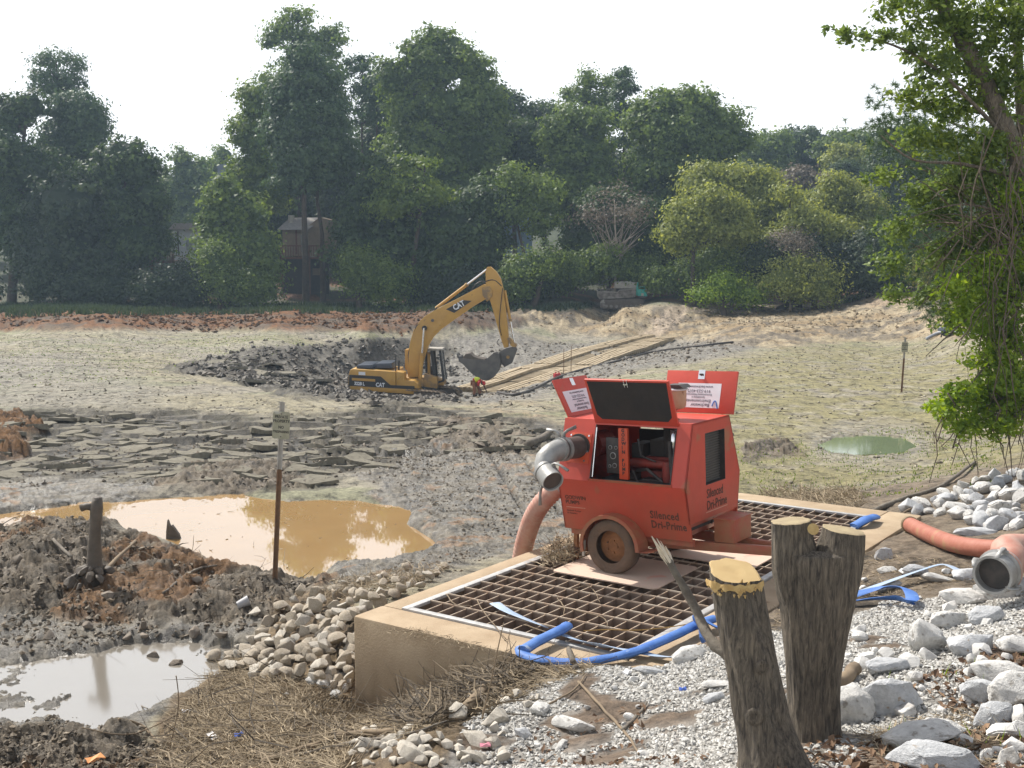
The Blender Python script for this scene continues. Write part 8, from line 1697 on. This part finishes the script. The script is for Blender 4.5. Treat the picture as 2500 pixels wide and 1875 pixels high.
# ================================================================== NEAR TREE WITH VINES, RIGHT EDGE
VY = 21.0
tb = atY(2590, 1180, VY); vt = empty('vine_tree', (tb.x, VY, gz(tb.x, VY)), (0, 0, 0), 'vine draped tree filling the right edge with hanging stems and bright green sprays', 'tree')
off = -Vector(vt.location)
def V_(u, v, dy=0): return atY(u, v, VY + dy) + off
MB().tube([V_(2590, 1290), V_(2570, 1000), V_(2550, 750), V_(2515, 500), V_(2462, 330), V_(2390, 170), V_(2320, 50), V_(2260, -60), V_(2200, -180)], [.22, .19, .17, .165, .16, .15, .13, .11, .08], 10).build('trunk', M_BARK, vt, smooth=True)
MB().tube([V_(2500, 420, .3), V_(2488, 200, .4), V_(2480, 0, .5), V_(2500, -200, .5)], [.10, .09, .08, .07], 8).build('trunk', M_BARK, vt, smooth=True)
rsv = random.Random(77)
for pts, r_ in [([V_(2450, 330), V_(2300, 180, -.5), V_(2180, 110, -.8), V_(2030, 72, -1)], .04), ([V_(2470, 430), V_(2350, 400, -.4), V_(2230, 390, -.8), V_(2150, 330, -1)], .04), ([V_(2480, 700), V_(2360, 780, -.5), V_(2260, 870, -.6)], .03), ([V_(2490, 560), V_(2380, 640, .3), V_(2290, 700, .3), V_(2240, 760, .3)], .035), ([V_(2400, 180), V_(2330, 230, .3), V_(2240, 260, .3)], .04), ([V_(2490, 820), V_(2400, 900, -.5), V_(2330, 1000, -.6)], .03), ([V_(2500, 600), V_(2440, 520, -.2), V_(2330, 500, -.2), V_(2200, 540, -.2)], .03), ([V_(2470, 1000), V_(2400, 960, .2), V_(2310, 940, .2)], .025), ([V_(2470, 480), V_(2350, 560, -.2), V_(2250, 640, -.2)], .025)]:
    MB().tube(bez(pts, 4), [r_ * (1 - .8 * i / (4 * (len(pts) - 1))) for i in range(4 * (len(pts) - 1) + 1)], 6).build('limb', M_BARK, vt, smooth=True)
M_VINE = mat('grey_vine_stem', (.085, .065, .048), .95, col2=(.15, .12, .09), nscale=5)
k = MB()
for i in range(120):
    u0 = rsv.choice((rsv.uniform(2400, 2500), rsv.uniform(2440, 2540), rsv.uniform(2350, 2500))); v0 = rsv.uniform(250, 800); L = rsv.uniform(100, 420); dy = rsv.uniform(-1.2, 1.2); p = []; uu = u0
    for j in range(7): p.append(V_(uu, v0 + L * j / 6, dy + rsv.uniform(-.1, .1))); uu += rsv.uniform(-26, 24)
    r_ = rsv.uniform(.004, .012); k.tube(p, [r_] * 6 + [r_ * .3], 4)
for i in range(13):                       # stems hanging free under the clump and the bare shrub by the rocks
    u0 = rsv.uniform(2300, 2500); p = []; uu = u0; dy = rsv.uniform(-1, 1)
    for j in range(6): p.append(V_(uu, 960 + rsv.uniform(90, 235) * j / 5, dy + rsv.uniform(-.1, .1))); uu += rsv.uniform(-40, 34)
    k.tube(p, [.016, .015, .014, .012, .010, .006], 5)
k.build('hanging_vines', M_VINE, vt, smooth=True)['kind'] = 'stuff'
k = MB()
for i in range(90):
    c = V_(rsv.uniform(2300, 2480), rsv.uniform(430, 640), rsv.uniform(-.8, .8)); d = Vector((rsv.uniform(-1, .3), rsv.uniform(-.4, .4), rsv.uniform(-.7, .5))).normalized() * rsv.uniform(.3, 1.0); k.tube([c, c + d * .5 + Vector((0, 0, .05)), c + d], [.012, .009, .003], 4)
k.build('bare_twigs', M_VINE, vt)['kind'] = 'stuff'
def sprays(name, lobes, n, size, m, seed, clump=.22, cl_per=18, shell=.1, droop=.3, dyk=.8):
    rs = np.random.RandomState(seed); L = []
    for (u, v, ru, rv, dy) in lobes:
        p = V_(u, v, dy); L.append(((p.x, p.y, p.z), (ru * VY / F_PX, max(ru * VY / F_PX * dyk, .3), rv * VY / F_PX)))
    C, t, _ = crown_points(L, n, rs, clump, shell, cl_per); v, f, k_ = leaves(C, np.ones(len(C)), rs, size, 1.0, droop, quad=True); return link(name, npmesh(name, v, f, LM[m], tint=np.repeat(t, k_)), vt)
sprays('crown', [(2420, 40, 130, 90, 0), (2300, 60, 90, 70, -.3), (2350, 150, 110, 70, 0), (2460, 220, 80, 90, 0), (2330, 260, 90, 60, .2), (2240, 230, 60, 40, .2), (2420, 360, 100, 60, 0), (2290, 350, 70, 40, .1), (2200, 20, 60, 30, -.6), (2480, 100, 60, 120, 0), (2250, -40, 120, 60, -.3)], 10500, .055, 'light', 1)
sprays('leaf_sprays', [(2080, 85, 50, 14, -1), (2150, 90, 50, 22, -.9), (2230, 120, 50, 34, -.7), (2035, 73, 26, 6, -1), (2280, 170, 40, 50, -.5)], 1300, .05, 'mid', 2, clump=.15)
sprays('leaf_sprays', [(2330, 700, 44, 30, -.5), (2380, 740, 60, 44, -.4), (2420, 700, 60, 50, 0), (2360, 790, 44, 34, -.5), (2440, 830, 60, 60, 0), (2400, 880, 50, 40, -.3), (2460, 560, 50, 60, 0), (2450, 640, 50, 40, 0), (2420, 780, 60, 60, .2), (2470, 900, 40, 60, .2), (2480, 780, 40, 80, -.4), (2440, 880, 50, 60, -.5), (2400, 640, 50, 40, -.4), (2470, 480, 40, 50, -.4)], 7800, .05, 'lime', 3)
sprays('crown', [(2420, 450, 90, 50, .2), (2330, 440, 70, 40, .3), (2460, 520, 50, 60, .2), (2250, 470, 60, 34, .3), (2380, 580, 70, 50, .4), (2300, 620, 60, 40, .5), (2470, 700, 40, 80, .3), (2400, 690, 60, 60, .5), (2200, 560, 50, 34, .4), (2180, 640, 44, 30, .4), (2330, 780, 50, 40, .6), (2260, 720, 50, 30, .6), (2460, 620, 40, 60, .4), (2150, 430, 36, 24, .4), (2230, 330, 50, 30, .4), (2300, 520, 60, 40, .4), (2180, 720, 30, 24, .6)], 10500, .05, 'mid', 6, clump=.25)
sprays('leaf_sprays', [(2340, 960, 40, 30, -.6), (2310, 1000, 40, 34, -.6), (2350, 1040, 40, 30, -.6), (2400, 970, 60, 44, -.2), (2450, 930, 50, 50, 0), (2400, 1030, 40, 30, -.3), (2470, 1010, 40, 60, 0), (2480, 960, 40, 60, -.6), (2440, 1040, 40, 30, -.6)], 4300, .055, 'lime', 4)
sprays('dead_leaf_tangle', [(2430, 980, 60, 50, -.1), (2460, 800, 30, 110, .2), (2440, 560, 50, 50, .3)], 1500, .04, 'brown', 5)
# pine boughs reaching in from behind the vines
PY = 34.0; q0 = atY(2640, 1000, PY); pn = empty('pine_tree', (q0.x, PY, gz(q0.x, PY)), (0, 0, 0), 'pine leaning in behind the vines with long needled boughs, upper right', 'pine tree'); poff = -Vector(pn.location)
def Pn(u, v, dy=0): return atY(u, v, PY + dy) + poff
MB().tube([(0, 0, -.5), Pn(2620, 700), Pn(2600, 300), Pn(2590, -100)], [.35, .3, .26, .2], 10).build('trunk', M_BARK, pn, smooth=True)
bough = [[(2600, 480), (2450, 460), (2300, 400), (2140, 290)], [(2600, 500), (2450, 470), (2280, 420), (2150, 310)], [(2600, 540), (2440, 560), (2300, 560), (2210, 520)], [(2600, 600), (2450, 640), (2330, 680), (2200, 640)], [(2600, 420), (2450, 350), (2300, 290), (2180, 230)], [(2600, 640), (2480, 700), (2360, 760), (2280, 740)], [(2600, 560), (2440, 620), (2290, 620), (2180, 570)]]
rs = np.random.RandomState(8); NC = []
for i, bb in enumerate(bough):
    pts = bez([Pn(u, v, rs.uniform(-1, 1) if j else 0) for j, (u, v) in enumerate(bb)], 6); MB().tube(pts, [.07 * (1 - .85 * j / (len(pts) - 1)) for j in range(len(pts))], 6).build('limb', M_BARK, pn, smooth=True)
    for p in pts[5:]:
        for q_ in range(15): NC.append(np.array(p) + rs.normal(0, 1, 3) * np.array((.42, .42, .30)))
NC = np.array(NC); nn = 30; C = np.repeat(NC, nn, 0); d = rs.normal(0, 1, (len(C), 3)); d[:, 2] += .25; d /= np.linalg.norm(d, axis=1)[:, None]; L = rs.uniform(.12, .24, len(C))[:, None]; w = np.cross(d, rs.normal(0, 1, d.shape)); w /= np.linalg.norm(w, axis=1)[:, None]
v = np.stack([C - w * .009, C + w * .009, C + d * L], 1).reshape(-1, 3); link('needles', npmesh('needles', v, np.arange(len(v)).reshape(-1, 3), LM['pine'], tint=np.repeat(rs.uniform(0, 1, len(NC)), nn)), pn)
# ================================================================== HAZE
hm = bpy.data.materials.new('air_haze'); hm.use_nodes = True
_n, _l = hm.node_tree.nodes, hm.node_tree.links; _n.clear(); _o = _n.new('ShaderNodeOutputMaterial'); _v = _n.new('ShaderNodeVolumePrincipled')
_v.inputs['Color'].default_value = (.58, .78, 1.0, 1); _v.inputs['Density'].default_value = .00056; _v.inputs['Anisotropy'].default_value = .25
_l.new(_v.outputs[0], _o.inputs['Volume'])
hz_o = MB().box(-260, 260, -30, 330, -8, 62).build('haze', hm); tag(hz_o, 'thin pale summer haze in the air over the lake bed', kind='stuff')
